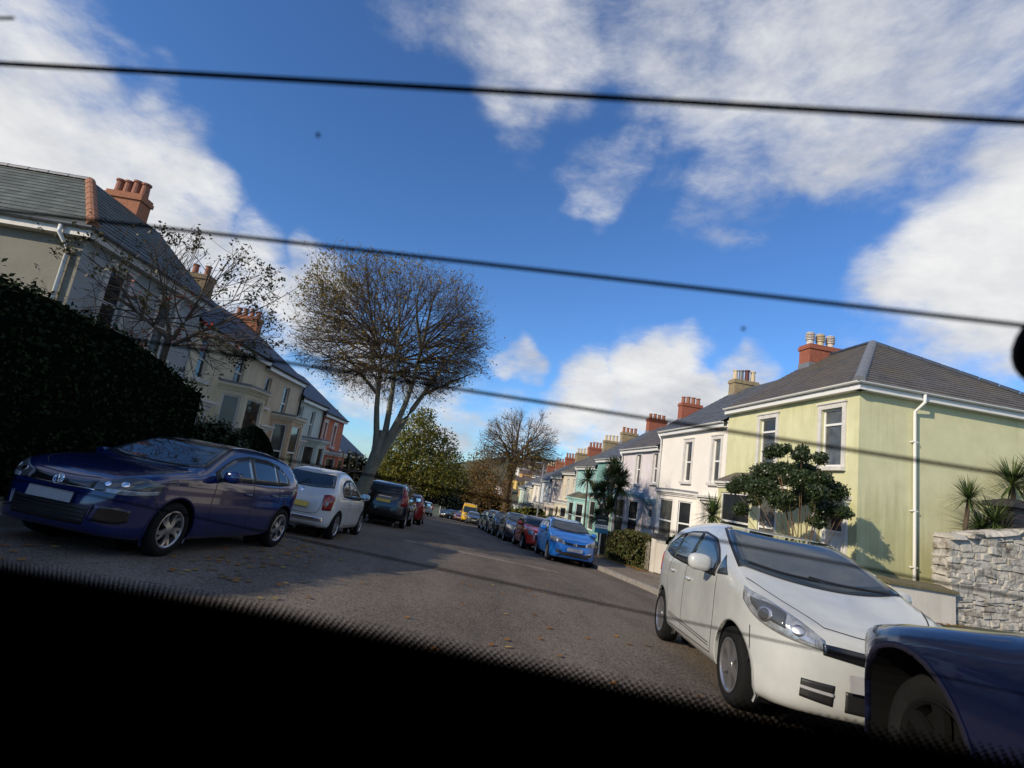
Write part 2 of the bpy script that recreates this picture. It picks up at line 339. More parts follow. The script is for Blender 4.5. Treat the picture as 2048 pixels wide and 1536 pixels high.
def slate(name, c, moss=(.10, .085, .03), mossamt=.25, course=.21):
    m = bpy.data.materials.new(name); m.use_nodes = True; nt = m.node_tree; b = nt.nodes['Principled BSDF']
    uv = _n(nt, 'ShaderNodeUVMap')
    br = _n(nt, 'ShaderNodeTexBrick'); br.inputs['Scale'].default_value = 1.0; br.inputs['Mortar Size'].default_value = .006
    br.inputs['Brick Width'].default_value = .27; br.inputs['Row Height'].default_value = course; br.offset = .5
    br.inputs['Color1'].default_value = (*[k*.72 for k in c], 1); br.inputs['Color2'].default_value = (*[k*1.3 for k in c], 1); br.inputs['Mortar'].default_value = (*[k*.25 for k in c], 1)
    nt.links.new(uv.outputs[0], br.inputs['Vector'])
    geo = _n(nt, 'ShaderNodeNewGeometry')
    t = _n(nt, 'ShaderNodeTexNoise'); t.inputs['Scale'].default_value = .9; t.inputs['Detail'].default_value = 10; t.inputs['Roughness'].default_value = .7; nt.links.new(geo.outputs['Position'], t.inputs['Vector'])
    mr = _n(nt, 'ShaderNodeMapRange'); nt.links.new(t.outputs['Fac'], mr.inputs[0]); mr.inputs[1].default_value = .42; mr.inputs[2].default_value = .72; mr.inputs[4].default_value = mossamt*2.2
    mxn = _n(nt, 'ShaderNodeMix', data_type='RGBA'); nt.links.new(mr.outputs[0], mxn.inputs[0]); nt.links.new(br.outputs['Color'], mxn.inputs[6]); mxn.inputs[7].default_value = (*moss, 1)
    nt.links.new(mxn.outputs[2], b.inputs['Base Color']); b.inputs['Roughness'].default_value = .6
    bp = _n(nt, 'ShaderNodeBump'); bp.inputs['Strength'].default_value = .4; bp.inputs['Distance'].default_value = .02
    t2 = _n(nt, 'ShaderNodeTexNoise'); t2.inputs['Scale'].default_value = 22; t2.inputs['Detail'].default_value = 5; nt.links.new(geo.outputs['Position'], t2.inputs['Vector'])
    nt.links.new(t2.outputs['Fac'], bp.inputs['Height']); nt.links.new(bp.outputs[0], b.inputs['Normal'])
    MATS[name] = m; return m
S_BROWN = slate('slate_brown', (.088, .080, .076), (.13, .10, .05), .32)
S_GREY = slate('slate_grey', (.085, .092, .105), (.10, .09, .06), .10)
S_MOSS = slate('slate_mossy', (.085, .080, .068), (.14, .115, .035), .38)
S_GREEN = slate('slate_green', (.098, .108, .092), (.09, .10, .07), .15)
S_DARK = slate('slate_dark', (.05, .055, .07), (.07, .07, .05), .12)
def wallmat(name, c, streak=.35, sc_=(.20, .19, .15), var=.12, algae=None):
    return mat(name, c, .85, var, 1.6, bump=.25, bscale=30, streak=streak, streakcol=sc_, algae=algae)
W_LIME = wallmat('wall_lime', (.61, .60, .37), .45, (.31, .315, .115), algae=(-2.0, 1.6, .34))
W_WHITE = wallmat('wall_white', (.78, .74, .68), .12, (.45, .42, .36), .05)
W_LILAC = wallmat('wall_lilac', (.66, .61, .63), .5, (.36, .31, .30))
W_TEAL = wallmat('wall_teal', (.17, .34, .31), .2, (.12, .22, .19))
W_AQUA = wallmat('wall_aqua', (.33, .55, .53), .25, (.2, .33, .31))
W_STAIN = wallmat('wall_stained', (.62, .56, .44), .85, (.16, .15, .115), .25)
W_CREAM = wallmat('wall_cream', (.64, .585, .43), .3, (.33, .29, .19))
W_PINK = wallmat('wall_pinkish', (.70, .60, .56), .4, (.4, .32, .29))
W_PALE = wallmat('wall_paleblue', (.55, .61, .66), .3, (.33, .36, .36))
W_MINT = wallmat('wall_mint', (.50, .63, .50), .3, (.3, .33, .25))
W_TAN = wallmat('wall_tan', (.56, .475, .34), .3, (.3, .25, .17))
W_GREENP = wallmat('wall_palegreen', (.50, .58, .53), .3, (.3, .33, .3))
W_RED = wallmat('wall_redorange', (.52, .165, .085), .25, (.25, .09, .05))
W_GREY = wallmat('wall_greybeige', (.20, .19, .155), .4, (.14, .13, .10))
W_BLUE = mat('trim_blue', (.24, .42, .56), .5, .25, 5)

class Fr:
    def __init__(s, O, u, n): s.O = np.array(O, float); s.u = unit(u); s.n = unit(n)
    def __call__(s, a, b, z): return s.O+s.u*a+s.n*b+np.array([0, 0, z])
    def box(s, mb, a0, a1, b0, b1, z0, z1, mi=0): return mb.box(s(a0, b0, z0), s.u*(a1-a0), s.n*(b1-b0), (0, 0, z1-z0), mi)
def wall_panel(mb, fr, W, z0, z1, ops, dep=.13, mi=0, b=0.0):
    us = sorted({0, W, *[o[0] for o in ops], *[o[1] for o in ops]}); zs = sorted({z0, z1, *[o[2] for o in ops], *[o[3] for o in ops]})
    for i in range(len(us)-1):
        for j in range(len(zs)-1):
            cu, cz = (us[i]+us[i+1])/2, (zs[j]+zs[j+1])/2
            if any(o[0] < cu < o[1] and o[2] < cz < o[3] for o in ops): continue
            mb.quad(fr(us[i], b, zs[j]), fr(us[i+1], b, zs[j]), fr(us[i+1], b, zs[j+1]), fr(us[i], b, zs[j+1]), mi)
    for a, c, y0, y1 in ops:
        for p, q in (((a, y0), (c, y0)), ((c, y0), (c, y1)), ((c, y1), (a, y1)), ((a, y1), (a, y0))):
            mb.quad(fr(p[0], b, p[1]), fr(q[0], b, q[1]), fr(q[0], b-dep, q[1]), fr(p[0], b-dep, p[1]), mi)
def window(parent, fr, op, style='sash', b=0.0, dep=.13, fm=None, glass=None, surround=None, sill=True, name='window'):
    fm = fm or M_UPVC; pick = glass is None
    a, c, z0, z1 = op; t = .055; b0, b1 = b-dep+.002, b-dep+.055
    mb = MB()
    fr.box(mb, a, a+t, b0, b1, z0, z1); fr.box(mb, c-t, c, b0, b1, z0, z1)
    fr.box(mb, a+t, c-t, b0, b1, z0, z0+t+.02); fr.box(mb, a+t, c-t, b0, b1, z1-t, z1)
    if style == 'sash': zr = [(z0+z1)/2]
    elif style == 'transom': zr = [z1-(z1-z0)*.27]
    elif style == 'sash3': zr = [(z0+z1)/2, z0+(z1-z0)*.2]
    else: zr = []
    for z in zr: fr.box(mb, a+t, c-t, b0, b1+.008, z-.032, z+.032)
    o = mb.build(name, fm, parent)
    edges = [z0+t+.02]+[z for zz in sorted(zr) for z in (zz-.032, zz+.032)]+[z1-t]
    for k in range(0, len(edges), 2):
        p = MB(); p.quad(fr(a+t, b0+.018+.004*k, edges[k]), fr(c-t, b0+.018+.004*k, edges[k]), fr(c-t, b0+.018+.004*k, edges[k+1]), fr(a+t, b0+.018+.004*k, edges[k+1]))
        p.build('pane', (M_GLASS2 if random.random() < .33 else M_GLASS) if pick else glass, o)
    if sill:
        s = MB(); fr.box(s, a-.16, c+.16, b+.003, b+.13, z0-.11, z0-.003); fr.box(s, a+.001, c-.001, b-dep+.06, b+.003, z0-.05, z0+.004); s.build('sill', surround or M_OLDW, o)
    if surround:
        s = MB(); w_ = .14
        fr.box(s, a-w_, a-.002, b+.002, b+.04, z0, z1+w_); fr.box(s, c+.002, c+w_, b+.002, b+.04, z0, z1+w_); fr.box(s, a-.002, c+.002, b+.002, b+.04, z1+.002, z1+w_)
        fr.box(s, a-w_-.03, c+w_+.03, b+.002, b+.075, z1+w_+.001, z1+w_+.05)
        s.build('surround', surround, o)
    return o
def gutter(mb, p0, p1, r_=.06, mi=0):
    p0, p1 = np.array(p0), np.array(p1); d = unit(p1-p0); s = unit(np.cross(d, (0, 0, 1)))
    n = 6; vs = []
    for p in (p0, p1):
        for k in range(n+1):
            a = math.pi*k/n; vs.append(p+s*r_*math.cos(a)+np.array([0, 0, -r_*math.sin(a)]))
    mb.add(vs, [(k, k+1, n+1+k+1, n+1+k) for k in range(n)], mi)
    mb.add([v+np.array([0, 0, .004])*0+unit(v-(p0 if i <= n else p1))*(-.006) for i, v in enumerate(vs)], [(k, k+1, n+1+k+1, n+1+k) for k in range(n)], mi)
    L = np.linalg.norm(p1-p0)
    for t in np.arange(.4, L, .95):        # brackets
        c = p0+d*t
        q = [c+s*(r_+.012)*math.cos(math.pi*k/n)+np.array([0, 0, -(r_+.012)*math.sin(math.pi*k/n)]) for k in range(n+1)]
        mb.add(q+[x+d*.03 for x in q], [(k, k+1, n+1+k+1, n+1+k) for k in range(n)], mi)
def slope_uv(o):
    """uv in metres: along the eave and up the slope, from each face's own normal"""
    me = o.data; uvl = me.uv_layers.new(name='UVMap')
    for p in me.polygons:
        n = p.normal; n = n if n.z > 0 else -n
        h = Vector((-n.y, n.x, 0)); h = h.normalized() if h.length > 1e-5 else Vector((1, 0, 0)); up = n.cross(h)
        for li in p.loop_indices:
            c = me.vertices[me.loops[li].vertex_index].co; uvl.data[li].uv = (c.dot(h), c.dot(up))
def slope(mb, lowa, lowb, topa, topb, courses=0, mi=0):
    """a roof slope; courses > 0 lays it as overlapping slate courses"""
    lowa, lowb, topa, topb = (np.array(p, float) for p in (lowa, lowb, topa, topb))
    if not courses: mb.quad(lowa, lowb, topb, topa, mi); return
    nn = unit(np.cross(lowb-lowa, (topa+topb)/2-(lowa+lowb)/2)); nn = nn if nn[2] > 0 else -nn
    for i in range(courses):
        t0, t1 = i/courses, (i+1)/courses
        a0, b0 = lowa+(topa-lowa)*t0+nn*.016, lowb+(topb-lowb)*t0+nn*.016
        a1, b1 = lowa+(topa-lowa)*t1, lowb+(topb-lowb)*t1
        mb.quad(a0, b0, b1, a1, mi); mb.quad(a0-nn*.016, b0-nn*.016, b0, a0, mi)
def chimney(parent, fr, a, b, zb, zt, la=.55, lb=1.3, m=None, pots=4, potm=None, poth=.42, style='plain', name='chimney'):
    m = m or M_BRICK; mb = MB()
    fr.box(mb, a-la/2, a+la/2, b-lb/2, b+lb/2, zb, zt-.2)
    fr.box(mb, a-la/2-.045, a+la/2+.045, b-lb/2-.045, b+lb/2+.045, zt-.2, zt-.08); fr.box(mb, a-la/2-.02, a+la/2+.02, b-lb/2-.02, b+lb/2+.02, zt-.08, zt)
    o = mb.build(name, m, parent)
    s = MB(); fr.box(s, a-la/2-.02, a+la/2+.02, b-lb/2-.02, b+lb/2+.02, zb, zb+.35); s.build('flashing', M_LEAD, o)
    for k in range(pots):
        bb = b+lb*(-.5+(k+.5)/pots); pm = potm[k % len(potm)] if isinstance(potm, list) else (potm or M_POT)
        hh = poth*random.uniform(.85, 1.12); p = MB()
        if style == 'louvre':
            p.lathe(fr(a, bb, zt-.01), (0, 0, 1), [(.15, 0), (.13, .1), (.13, .3*hh/.42), (.13, .32)], 12)
            for q in range(4): p.lathe(fr(a, bb, zt+.24+q*.075), (0, 0, 1), [(.10, 0), (.175, 0), (.175, .035), (.10, .05)], 12)
            p.lathe(fr(a, bb, zt+.52), (0, 0, 1), [(.17, 0), (.14, .04), (0.0, .06)], 12)
        else:
            p.lathe(fr(a, bb, zt-.01), (0, 0, 1), [(.135, 0), (.12, .06), (.105, hh*.85), (.135, hh*.88), (.135, hh), (.09, hh), (.085, hh*.8), (0, hh*.8)], 12)
        p.build('chimney_pot', pm, o, smooth=False)
    return o
def ridge_tiles(parent, p0, p1, m, n, r_=.13):
    p0, p1 = np.array(p0, float), np.array(p1, float); d = (p1-p0)/n; L = np.linalg.norm(d); t = d/L; s = unit(np.cross(t, (0, 0, 1))); up = np.cross(s, t)
    mb = MB(); vs = []
    for q, k in ((0, 1.0), (L*.97, .93)):
        for j in range(7):
            a = math.pi*j/6; vs.append((q, k*r_*math.cos(a), k*r_*(math.sin(a)-.35)))
    mb.add(vs, [(j, j+1, 8+j, 7+j) for j in range(6)]); mb.add(vs[:7], [tuple(range(7))])
    proto = None
    for i in range(n):
        if proto is None: o = mb.build('ridge_tile', m); proto = o
        else: o = proto.copy(); COL.objects.link(o)
        c = p0+d*i
        o.matrix_basis = Matrix(((t[0], s[0], up[0], c[0]), (t[1], s[1], up[1], c[1]), (t[2], s[2], up[2], c[2]), (0, 0, 0, 1)))
        o.parent = parent; o.matrix_parent_inverse = PINV(parent)
def door(parent, fr, a, c, z0, z1, b=0.0, dep=.22, m=None, fan=True, frame=None):
    mb = MB(); frame = frame or M_UPVC
    fr.box(mb, a, a+.07, b-dep, b-dep+.1, z0, z1); fr.box(mb, c-.07, c, b-dep, b-dep+.1, z0, z1); fr.box(mb, a+.07, c-.07, b-dep, b-dep+.1, z1-.07, z1)
    zf = z1-.07
    if fan: fr.box(mb, a+.07, c-.07, b-dep, b-dep+.1, z1-.5, z1-.43)
    o = mb.build('door_frame', frame, parent)
    if fan:
        p = MB(); p.quad(fr(a+.07, b-dep+.03, z1-.43), fr(c-.07, b-dep+.03, z1-.43), fr(c-.07, b-dep+.03, z1-.07), fr(a+.07, b-dep+.03, z1-.07)); p.build('fanlight', M_GLASS, o); zf = z1-.5
    d = MB(); fr.box(d, a+.07, c-.07, b-dep, b-dep+.045, z0, zf)
    for (q0, q1) in ((.12, .45), (.55, .88)):
        for (r0, r1) in ((.08, .4), (.47, .92)):
            w_ = c-a-.14; fr.box(d, a+.07+w_*q0, a+.07+w_*q1, b-dep+.045, b-dep+.06, z0+(zf-z0)*r0, z0+(zf-z0)*r1)
    dd = d.build('door', m or M_UPVC, o)
    return o
def cornice(mb, fr, a0, a1, z, proj=.18, h=.26, b=0.0, mi=0):
    fr.box(mb, a0, a1, b, b+proj*.45, z, z+h*.4, mi); fr.box(mb, a0-.04, a1+.04, b, b+proj*.75, z+h*.4, z+h*.72, mi); fr.box(mb, a0-.09, a1+.09, b, b+proj, z+h*.72, z+h, mi)
def bay(parent, fr, a0, a1, z0, z1, proj=.75, cant=.5, wm=None, trim=None, sillz=.75, roofm=None, roofrise=0.0, glass=None, frm=None):
    """canted ground-floor bay with three windows, cornice and a flat or hipped top"""
    wm = wm or W_WHITE; trim = trim or M_OLDW
    P = [(a0, 0.0), (a0+cant, proj), (a1-cant, proj), (a1, 0.0)]
    mb = MB(); segs = []
    for i in range(3):
        (ua, ba), (ub, bb) = P[i], P[i+1]
        A, B = fr(ua, ba, 0), fr(ub, bb, 0); L = np.linalg.norm(B-A); u2 = (B-A)/L; n2 = np.cross(u2, (0, 0, 1)); 
        if n2 @ fr.n < 0: n2 = -n2
        f2 = Fr(A, u2, n2); mg = .16 if i != 1 else .2
        op = (mg, L-mg, z0+sillz, z1-.32); segs.append((f2, op, L)); wall_panel(mb, f2, L, z0, z1, [op], .1)
    mb.add([fr(*P[0], z1-.01), fr(*P[1], z1-.01), fr(*P[2], z1-.01), fr(*P[3], z1-.01)], [(0, 1, 2, 3)])
    o = mb.build('bay_window', wm, parent)
    for f2, op, L in segs: window(o, f2, op, 'sash', dep=.1, sill=False, name='window_frame', glass=glass, fm=frm)
    t = MB()
    for k, (off, h0, h1) in enumerate(((.05, -.16, -.08), (.10, -.08, -.02), (.16, -.02, .06))):
        Q = [(a0-off, 0.002), (a0+cant-off*.5, proj+off), (a1-cant+off*.5, proj+off), (a1+off, .002)]
        vs = [fr(*q, z1+h0) for q in Q]+[fr(*q, z1+h1) for q in Q]
        t.add(vs, [(0, 1, 5, 4), (1, 2, 6, 5), (2, 3, 7, 6), (4, 5, 6, 7), (3, 2, 1, 0)])
    t.build('cornice', trim, o)
    if roofrise > 0:
        r_ = MB(); Q = [(a0-.16, .003), (a0+cant-.08, proj+.16), (a1-cant+.08, proj+.16), (a1+.16, .003)]
        T = [(a0+cant*.8, .004), (a1-cant*.8, .004)]
        zz_ = z1+.065
        r_.add([fr(*q, zz_) for q in Q]+[fr(*q, zz_+roofrise) for q in T], [(0, 1, 4), (1, 2, 5, 4), (2, 3, 5)])
        ro = r_.build('bay_roof', roofm or S_BROWN, o); slope_uv(ro)
    else:
        c = MB(); Q = [(a0-.12, .004), (a0+cant-.06, proj+.12), (a1-cant+.06, proj+.12), (a1+.12, .004)]
        vs = [fr(*q, z1+.062) for q in Q]+[fr(*q, z1+.15) for q in Q]
        c.add(vs, [(0, 1, 5, 4), (1, 2, 6, 5), (2, 3, 7, 6), (4, 5, 6, 7)]); c.build('bay_top', M_LEAD if roofm is None else roofm, o)
    return o
def downpipe(parent, pts, m, r_=.035):
    mb = MB(); mb.tube(pts, r_, 8); return mb.build('downpipe', m, parent, smooth=True)
def house(name, label, fr, W, zb, ze, wallm, roofm, depth=7.0, rise=2.5, hip=False, ups=(), upstyle='sash', surround=None, bays=None, doors=None, gnd=(),
          courses=0, gut=None, chim=None, glass=None, fm=None, sidewall=None, group=None, fasc=None, gablefar=True):
    root = empty(name, label, 'house', fr(0, 0, zb), group)
    mb = MB(); ops = list(ups)+list(gnd)
    dops = [(d['a'], d['c'], zb+.15, zb+.15+d.get('h', 2.35)) for d in (doors or [])]
    bops = [(b_['a0']+.3, b_['a1']-.3, zb+.6, zb+2.3) for b_ in (bays or [])]
    wall_panel(mb, fr, W, zb-1.0, ze, ops+dops+bops)
    mb.quad(fr(0, 0, zb-1), fr(0, -depth, zb-1), fr(0, -depth, ze), fr(0, 0, ze), 1); mb.quad(fr(W, 0, zb-1), fr(W, -depth, zb-1), fr(W, -depth, ze), fr(W, 0, ze), 1)
    mb.quad(fr(0, -depth, zb-1), fr(W, -depth, zb-1), fr(W, -depth, ze), fr(0, -depth, ze), 1)
    zr = ze+rise; hd = depth/2
    if not hip: mb.add([fr(0, 0, ze), fr(0, -depth, ze), fr(0, -hd, zr)], [(0, 1, 2)], 1)
    mb.add([fr(W, 0, ze), fr(W, -depth, ze), fr(W, -hd, zr)], [(0, 1, 2)], 1)
    mb.build('wall', [wallm, sidewall or wallm], root)
    # backing so that openings are not see-through
    k = MB(); fr.box(k, .05, W-.05, -1.2, -.26, zb, ze-.05); k.build('interior', M_BLK, root)
    ov = .24; s_ = rise/hd; zl = ze-ov*s_+.13
    rb = MB()
    L0, L1 = (fr(-ov if hip else 0, ov, zl), fr(W, ov, zl))
    r0 = fr(hd if hip else 0, -hd, zr+.13); r1 = fr(W, -hd, zr+.13)
    slope(rb, L0, L1, r0, r1, courses)
    B0, B1 = fr(-ov if hip else 0, -depth-ov, zl), fr(W, -depth-ov, zl)
    slope(rb, B0, B1, r0, r1, 0)
    if hip: slope(rb, L0, B0, r0, r0+fr.n*.001, courses)
    rb.quad(fr(-ov if hip else 0, ov, zl-.03), fr(W, ov, zl-.03), fr(W, 0, zl-.03), fr(-ov if hip else 0, 0, zl-.03))
    rf = rb.build('roof', roofm, root); slope_uv(rf)
    # fascia, soffit, gutter
    gm = gut or M_GUT; g = MB(); a0 = -ov if hip else .02
    fr.box(g, a0, W-.02, ov-.06, ov-.02, zl-.24, zl-.035); fr.box(g, a0, W-.02, .002, ov-.06, zl-.24, zl-.20)
    if hip:
        fr.box(g, -ov+.02, -ov+.06, -depth-ov, ov-.06, zl-.24, zl-.035); fr.box(g, -ov+.06, -.002, -depth-ov, ov-.06, zl-.24, zl-.20)
    g.build('fascia', fasc or M_GUT, root)
    g = MB(); gutter(g, fr(a0-.06 if hip else a0-.05, ov+.045, zl-.03), fr(W-.05, ov+.045, zl-.03))
    if hip: gutter(g, fr(-ov-.045, -depth-ov, zl-.03), fr(-ov-.045, ov+.06, zl-.03))
    g.build('gutter', gm, root)
    for o_ in ups: window(root, fr, o_, upstyle, surround=surround, glass=glass, fm=fm)
    for o_ in gnd: window(root, fr, o_, 'sash', surround=surround, glass=glass, fm=fm)
    for b_ in (bays or []): bay(root, fr, b_['a0'], b_['a1'], zb-.2, zb+b_.get('h', 2.75), b_.get('proj', .75), b_.get('cant', .5), b_.get('wm', wallm), b_.get('trim', surround), b_.get('sillz', 1.0), b_.get('roofm'), b_.get('rise', 0), glass, fm)
    for d_ in (doors or []):
        do = door(root, fr, d_['a'], d_['c'], zb+.15, zb+.15+d_.get('h', 2.35), m=d_.get('m'))
        h = MB(); cornice(h, fr, d_['a']-.18, d_['c']+.18, zb+.15+d_.get('h', 2.35)+.22, d_.get('hp', .32), .3)
        h.build('door_hood', d_.get('hm', surround or M_OLDW), root)
        for q0, q1 in ((d_['a']-.16, d_['a']-.003), (d_['c']+.003, d_['c']+.16)):
            h = MB(); fr.box(h, q0, q1, .003, .07, zb+.1, zb+2.70); h.build('door_pilaster', surround or M_OLDW, root)
    for c_ in (chim or []): chimney(root, fr, **c_)
    return root, rf
# ------------------------------------------------------------------ right-hand terrace
def RF(Y0): return Fr((11.0, Y0, 0), (0, 1, 0), (-1, 0, 0))
def zbase(x, y): return float(G(x, y))+.12
GRP_R = 'terraced houses stepping down the right side'
f = RF(12.53); zb = zbase(11, 15.5)
hg, rg = house('terraced_house', 'lime green end house with white windows and brown slate hip roof', f, 6.5, zb, 4.05, W_LIME, S_BROWN, depth=7.6, rise=2.65, hip=True,
    ups=[(.58, 1.40, 1.70, 3.40), (3.52, 4.42, 1.70, 3.40)], upstyle='transom', surround=M_OLDW,
    bays=[dict(a0=3.0, a1=6.2, h=3.1, proj=.7, rise=.42, roofm=S_BROWN, trim=M_OLDW)], doors=[dict(a=.45, c=1.45, h=2.3)], courses=22,
    chim=[dict(a=6.1, b=-3.5, zb=6.0, zt=7.12, la=.62, lb=1.35, m=M_BRICK, pots=3, potm=[mat('white_pot', (.55, .50, .46), .7, .2, 20), M_POTC], style='louvre')], group=GRP_R)
zl = 4.05-.24*2.65/3.8+.13; zr = 4.05+2.65+.13
hip0, pk, hipb = f(-.24, .24, zl), f(3.8, -3.8, zr), f(-.24, -7.84, zl)
ridge_tiles(rg, hip0+(pk-hip0)*.0+np.array([0, 0, .03]), pk, M_LEAD, 9, .15)
ridge_tiles(rg, hipb+np.array([0, 0, .03]), pk, M_RIDGE, 12, .13)
ridge_tiles(rg, f(6.45, -3.8, zr), pk, M_RIDGE, 7, .12)
# swan-neck downpipe on the gable
downpipe(hg, [f(-.285, -1.72, zl-.07), f(-.285, -1.72, zl-.30), f(-.08, -1.62, zl-.55), f(-.08, -1.62, -.2), f(-.08, -1.62, zb+.1)], M_GUT, .042)
for z in (2.6, .75, -.7):
    mb = MB(); f.box(mb, -.11, -.003, -1.70, -1.54, z, z+.03); mb.build('pipe_bracket', M_GUT, hg)
f = RF(19.05); zb = zbase(11, 22)
hw, rw = house('terraced_house', 'clean white terraced house beside the lime green end house', f, 6.1, zb, 3.57, W_WHITE, S_GREY, depth=7.6, rise=2.65,
    ups=[(.42, 1.02, 1.08, 2.86), (2.80, 3.46, 1.08, 2.86)], surround=M_OLDW, bays=[dict(a0=2.1, a1=4.9, h=3.0, proj=.72, trim=M_OLDW)], doors=[dict(a=.35, c=1.35, h=2.35)], courses=18,
    chim=[dict(a=5.4, b=-3.8, zb=5.6, zt=6.75, m=M_BRICKY, lb=1.3, pots=4, potm=[M_POTC, mat('dark_pot', (.10, .035, .03), .7), M_LEAD, M_POTC], poth=.62)], group=GRP_R)
downpipe(hw, [f(6.0, .28, 3.4), f(6.0, .10, 3.1), f(6.0, .05, zb)], M_GUT)
f = RF(25.15); zb = zbase(11, 28)
hl, rl = house('terraced_house', 'weathered lilac white house with pale blue bay cornice and door hood', f, 5.45, zb, 2.85, W_LILAC, S_BROWN, depth=7.6, rise=2.65,
    ups=[(.25, .85, .92, 2.45), (2.50, 3.20, .82, 2.45)], surround=M_OLDW, bays=[dict(a0=1.9, a1=4.8, h=3.1, proj=.72, trim=W_BLUE, roofm=W_BLUE)], doors=[dict(a=.3, c=1.3, hm=W_BLUE)], courses=16,
    chim=[dict(a=5.0, b=-3.8, zb=4.9, zt=6.25, m=M_BRICK, pots=4)], group=GRP_R)
downpipe(hl, [f(5.35, .28, 2.65), f(5.35, .10, 2.4), f(5.35, .05, zb)], M_GUT)
f = RF(30.6); zb = zbase(11, 33)
ht, rt = house('terraced_house', 'dark teal house with cream window surrounds behind the palms', f, 4.95, zb, 2.37, W_TEAL, S_GREY, depth=7.6, rise=2.65,
    ups=[(.25, .85, .55, 1.75), (2.1, 2.75, .45, 1.75)], surround=M_OLDW, bays=[dict(a0=1.7, a1=4.4, h=3.0, proj=.7, wm=W_TEAL)], doors=[dict(a=.3, c=1.3)], courses=14,
    chim=[dict(a=4.5, b=-3.8, zb=4.5, zt=5.75, m=M_BRICK, pots=4)], group=GRP_R)
f = RF(35.55); zb = zbase(11, 38)
ha, ra = house('terraced_house', 'pale aqua house with hipped bay roof, mossy slates above', f, 5.2, zb, 1.86, W_AQUA, S_MOSS, depth=7.6, rise=2.65,
    ups=[(.25, .85, -.05, 1.35), (2.2, 2.85, -.05, 1.35)], surround=W_AQUA, bays=[dict(a0=1.9, a1=4.8, h=2.95, proj=.75, wm=W_AQUA, trim=W_AQUA, rise=.45, roofm=S_MOSS)], doors=[dict(a=.3, c=1.3)],
    chim=[dict(a=4.8, b=-3.8, zb=4.0, zt=5.15, m=M_BRICKY, pots=4, poth=.45)], group=GRP_R)
downpipe(ha, [f(5.1, .28, 1.7), f(5.1, .08, 1.5), f(5.1, .05, zb)], M_GUT)
FAR = [('streaky brown stained house with cream ground floor next to aqua house', W_STAIN, S_MOSS, 4.4, M_BRICKY, M_POTC),
       ('pinkish white house past the brown stained one, mauve shaded flank', W_PINK, S_MOSS, 4.6, M_BRICK, M_POT),
       ('pale blue house between pinkish and white houses far down', W_PALE, S_DARK, 4.4, M_BRICKY, M_POTC),
       ('small white house beyond the pale blue one, right terrace', W_WHITE, S_BROWN, 4.6, M_BRICK, M_POT),
       ('cream house next to last on the right terrace', W_CREAM, S_GREY, 4.6, M_BRICKO, M_POT),
       ('mint green house, farthest of the right terrace', W_MINT, S_BROWN, 4.8, M_BRICK, M_POTC)]
Y = 40.75; ez = 1.42
for lab, wm, rm, W, cm, pm in FAR:
    f = RF(Y); zb = min(zbase(11, Y+W/2), ez-5.0)
    house('terraced_house', lab, f, W, zb, ez, wm, rm, depth=7.6, rise=2.5, ups=[(.3, .9, ez-2.1, ez-.6), (2.2, 2.9, ez-2.1, ez-.6)], surround=M_OLDW,
          bays=[dict(a0=1.6, a1=4.0, h=2.7, proj=.7, wm=W_CREAM if wm is W_STAIN else wm)], doors=[dict(a=.3, c=1.2)],
          chim=[dict(a=W-.4, b=-3.8, zb=ez+2.0, zt=ez+3.3, m=cm, pots=4, potm=pm, poth=.5)], group=GRP_R)
    Y += W; ez -= W*.092

# ------------------------------------------------------------------ left-hand terrace
LA = R(3.86); LU = (math.sin(LA), math.cos(LA), 0); LN = (math.cos(LA), -math.sin(LA), 0)
def LF_(Y0): return Fr((-9.2+math.tan(LA)*Y0, Y0, 0), LU, LN)
GRP_L = 'terraced houses on the left side'
def lz(y): return float(G(-7.6, y))+.13
# near end house: roof hipped to the road with its ridge running back from the street
f = LF_(11.85); W = 4.9; ze = 4.12; zb = lz(14); D = 9.0
root = empty('terraced_house', 'end house with grey green slate roof and orange hip tiles behind the hedge', 'house', f(0, 0, zb), GRP_L)
mb = MB(); ups = [(.9, 1.6, 1.9, 3.5), (2.9, 3.6, 1.9, 3.5)]
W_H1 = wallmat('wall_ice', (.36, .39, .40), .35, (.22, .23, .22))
wall_panel(mb, f, W, zb-1, ze-.02, ups)
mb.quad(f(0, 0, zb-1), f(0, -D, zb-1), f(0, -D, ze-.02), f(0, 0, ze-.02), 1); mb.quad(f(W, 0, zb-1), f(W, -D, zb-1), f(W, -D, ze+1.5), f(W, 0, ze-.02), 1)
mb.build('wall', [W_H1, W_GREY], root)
k = MB(); f.box(k, .05, W-.05, -1.2, -.26, zb, ze-.1); k.build('interior', M_BLK, root)
for o_ in ups: window(root, f, o_, 'sash', surround=M_OLDW)
rb = MB(); ov = .26; h_ = 1.9; rise = 1.78; s_ = rise/h_; zl = ze-ov*s_+.14; zr = ze+rise+.14
P0 = f(-ov, ov, zl); PK = f(h_, -h_, zr)
slope(rb, f(-ov, -D, zl), P0, f(h_, -D, zr), PK, 14)
slope(rb, P0, f(W, ov, zl), PK, f(W, -h_, zr), 14)
slope(rb, f(W, -D, zl+.6), f(h_+3, -D, zl+.6), f(W, -h_, zr), PK, 0)
rf = rb.build('roof', S_GREEN, root); slope_uv(rf)
ridge_tiles(rf, P0+np.array([0, 0, .03]), PK, M_RIDGET, 8, .12); ridge_tiles(rf, PK, f(h_, -D, zr), M_LEAD, 14, .11)
g = MB(); f.box(g, -ov+.02, -ov+.06, -D, ov-.06, zl-.25, zl-.035); f.box(g, -ov+.06, -.002, -D, ov-.06, zl-.25, zl-.2); f.box(g, -ov+.02, W, ov-.06, ov-.02, zl-.25, zl-.035); f.box(g, -ov+.06, W, .002, ov-.06, zl-.25, zl-.2); g.build('fascia', M_OLDW, root)
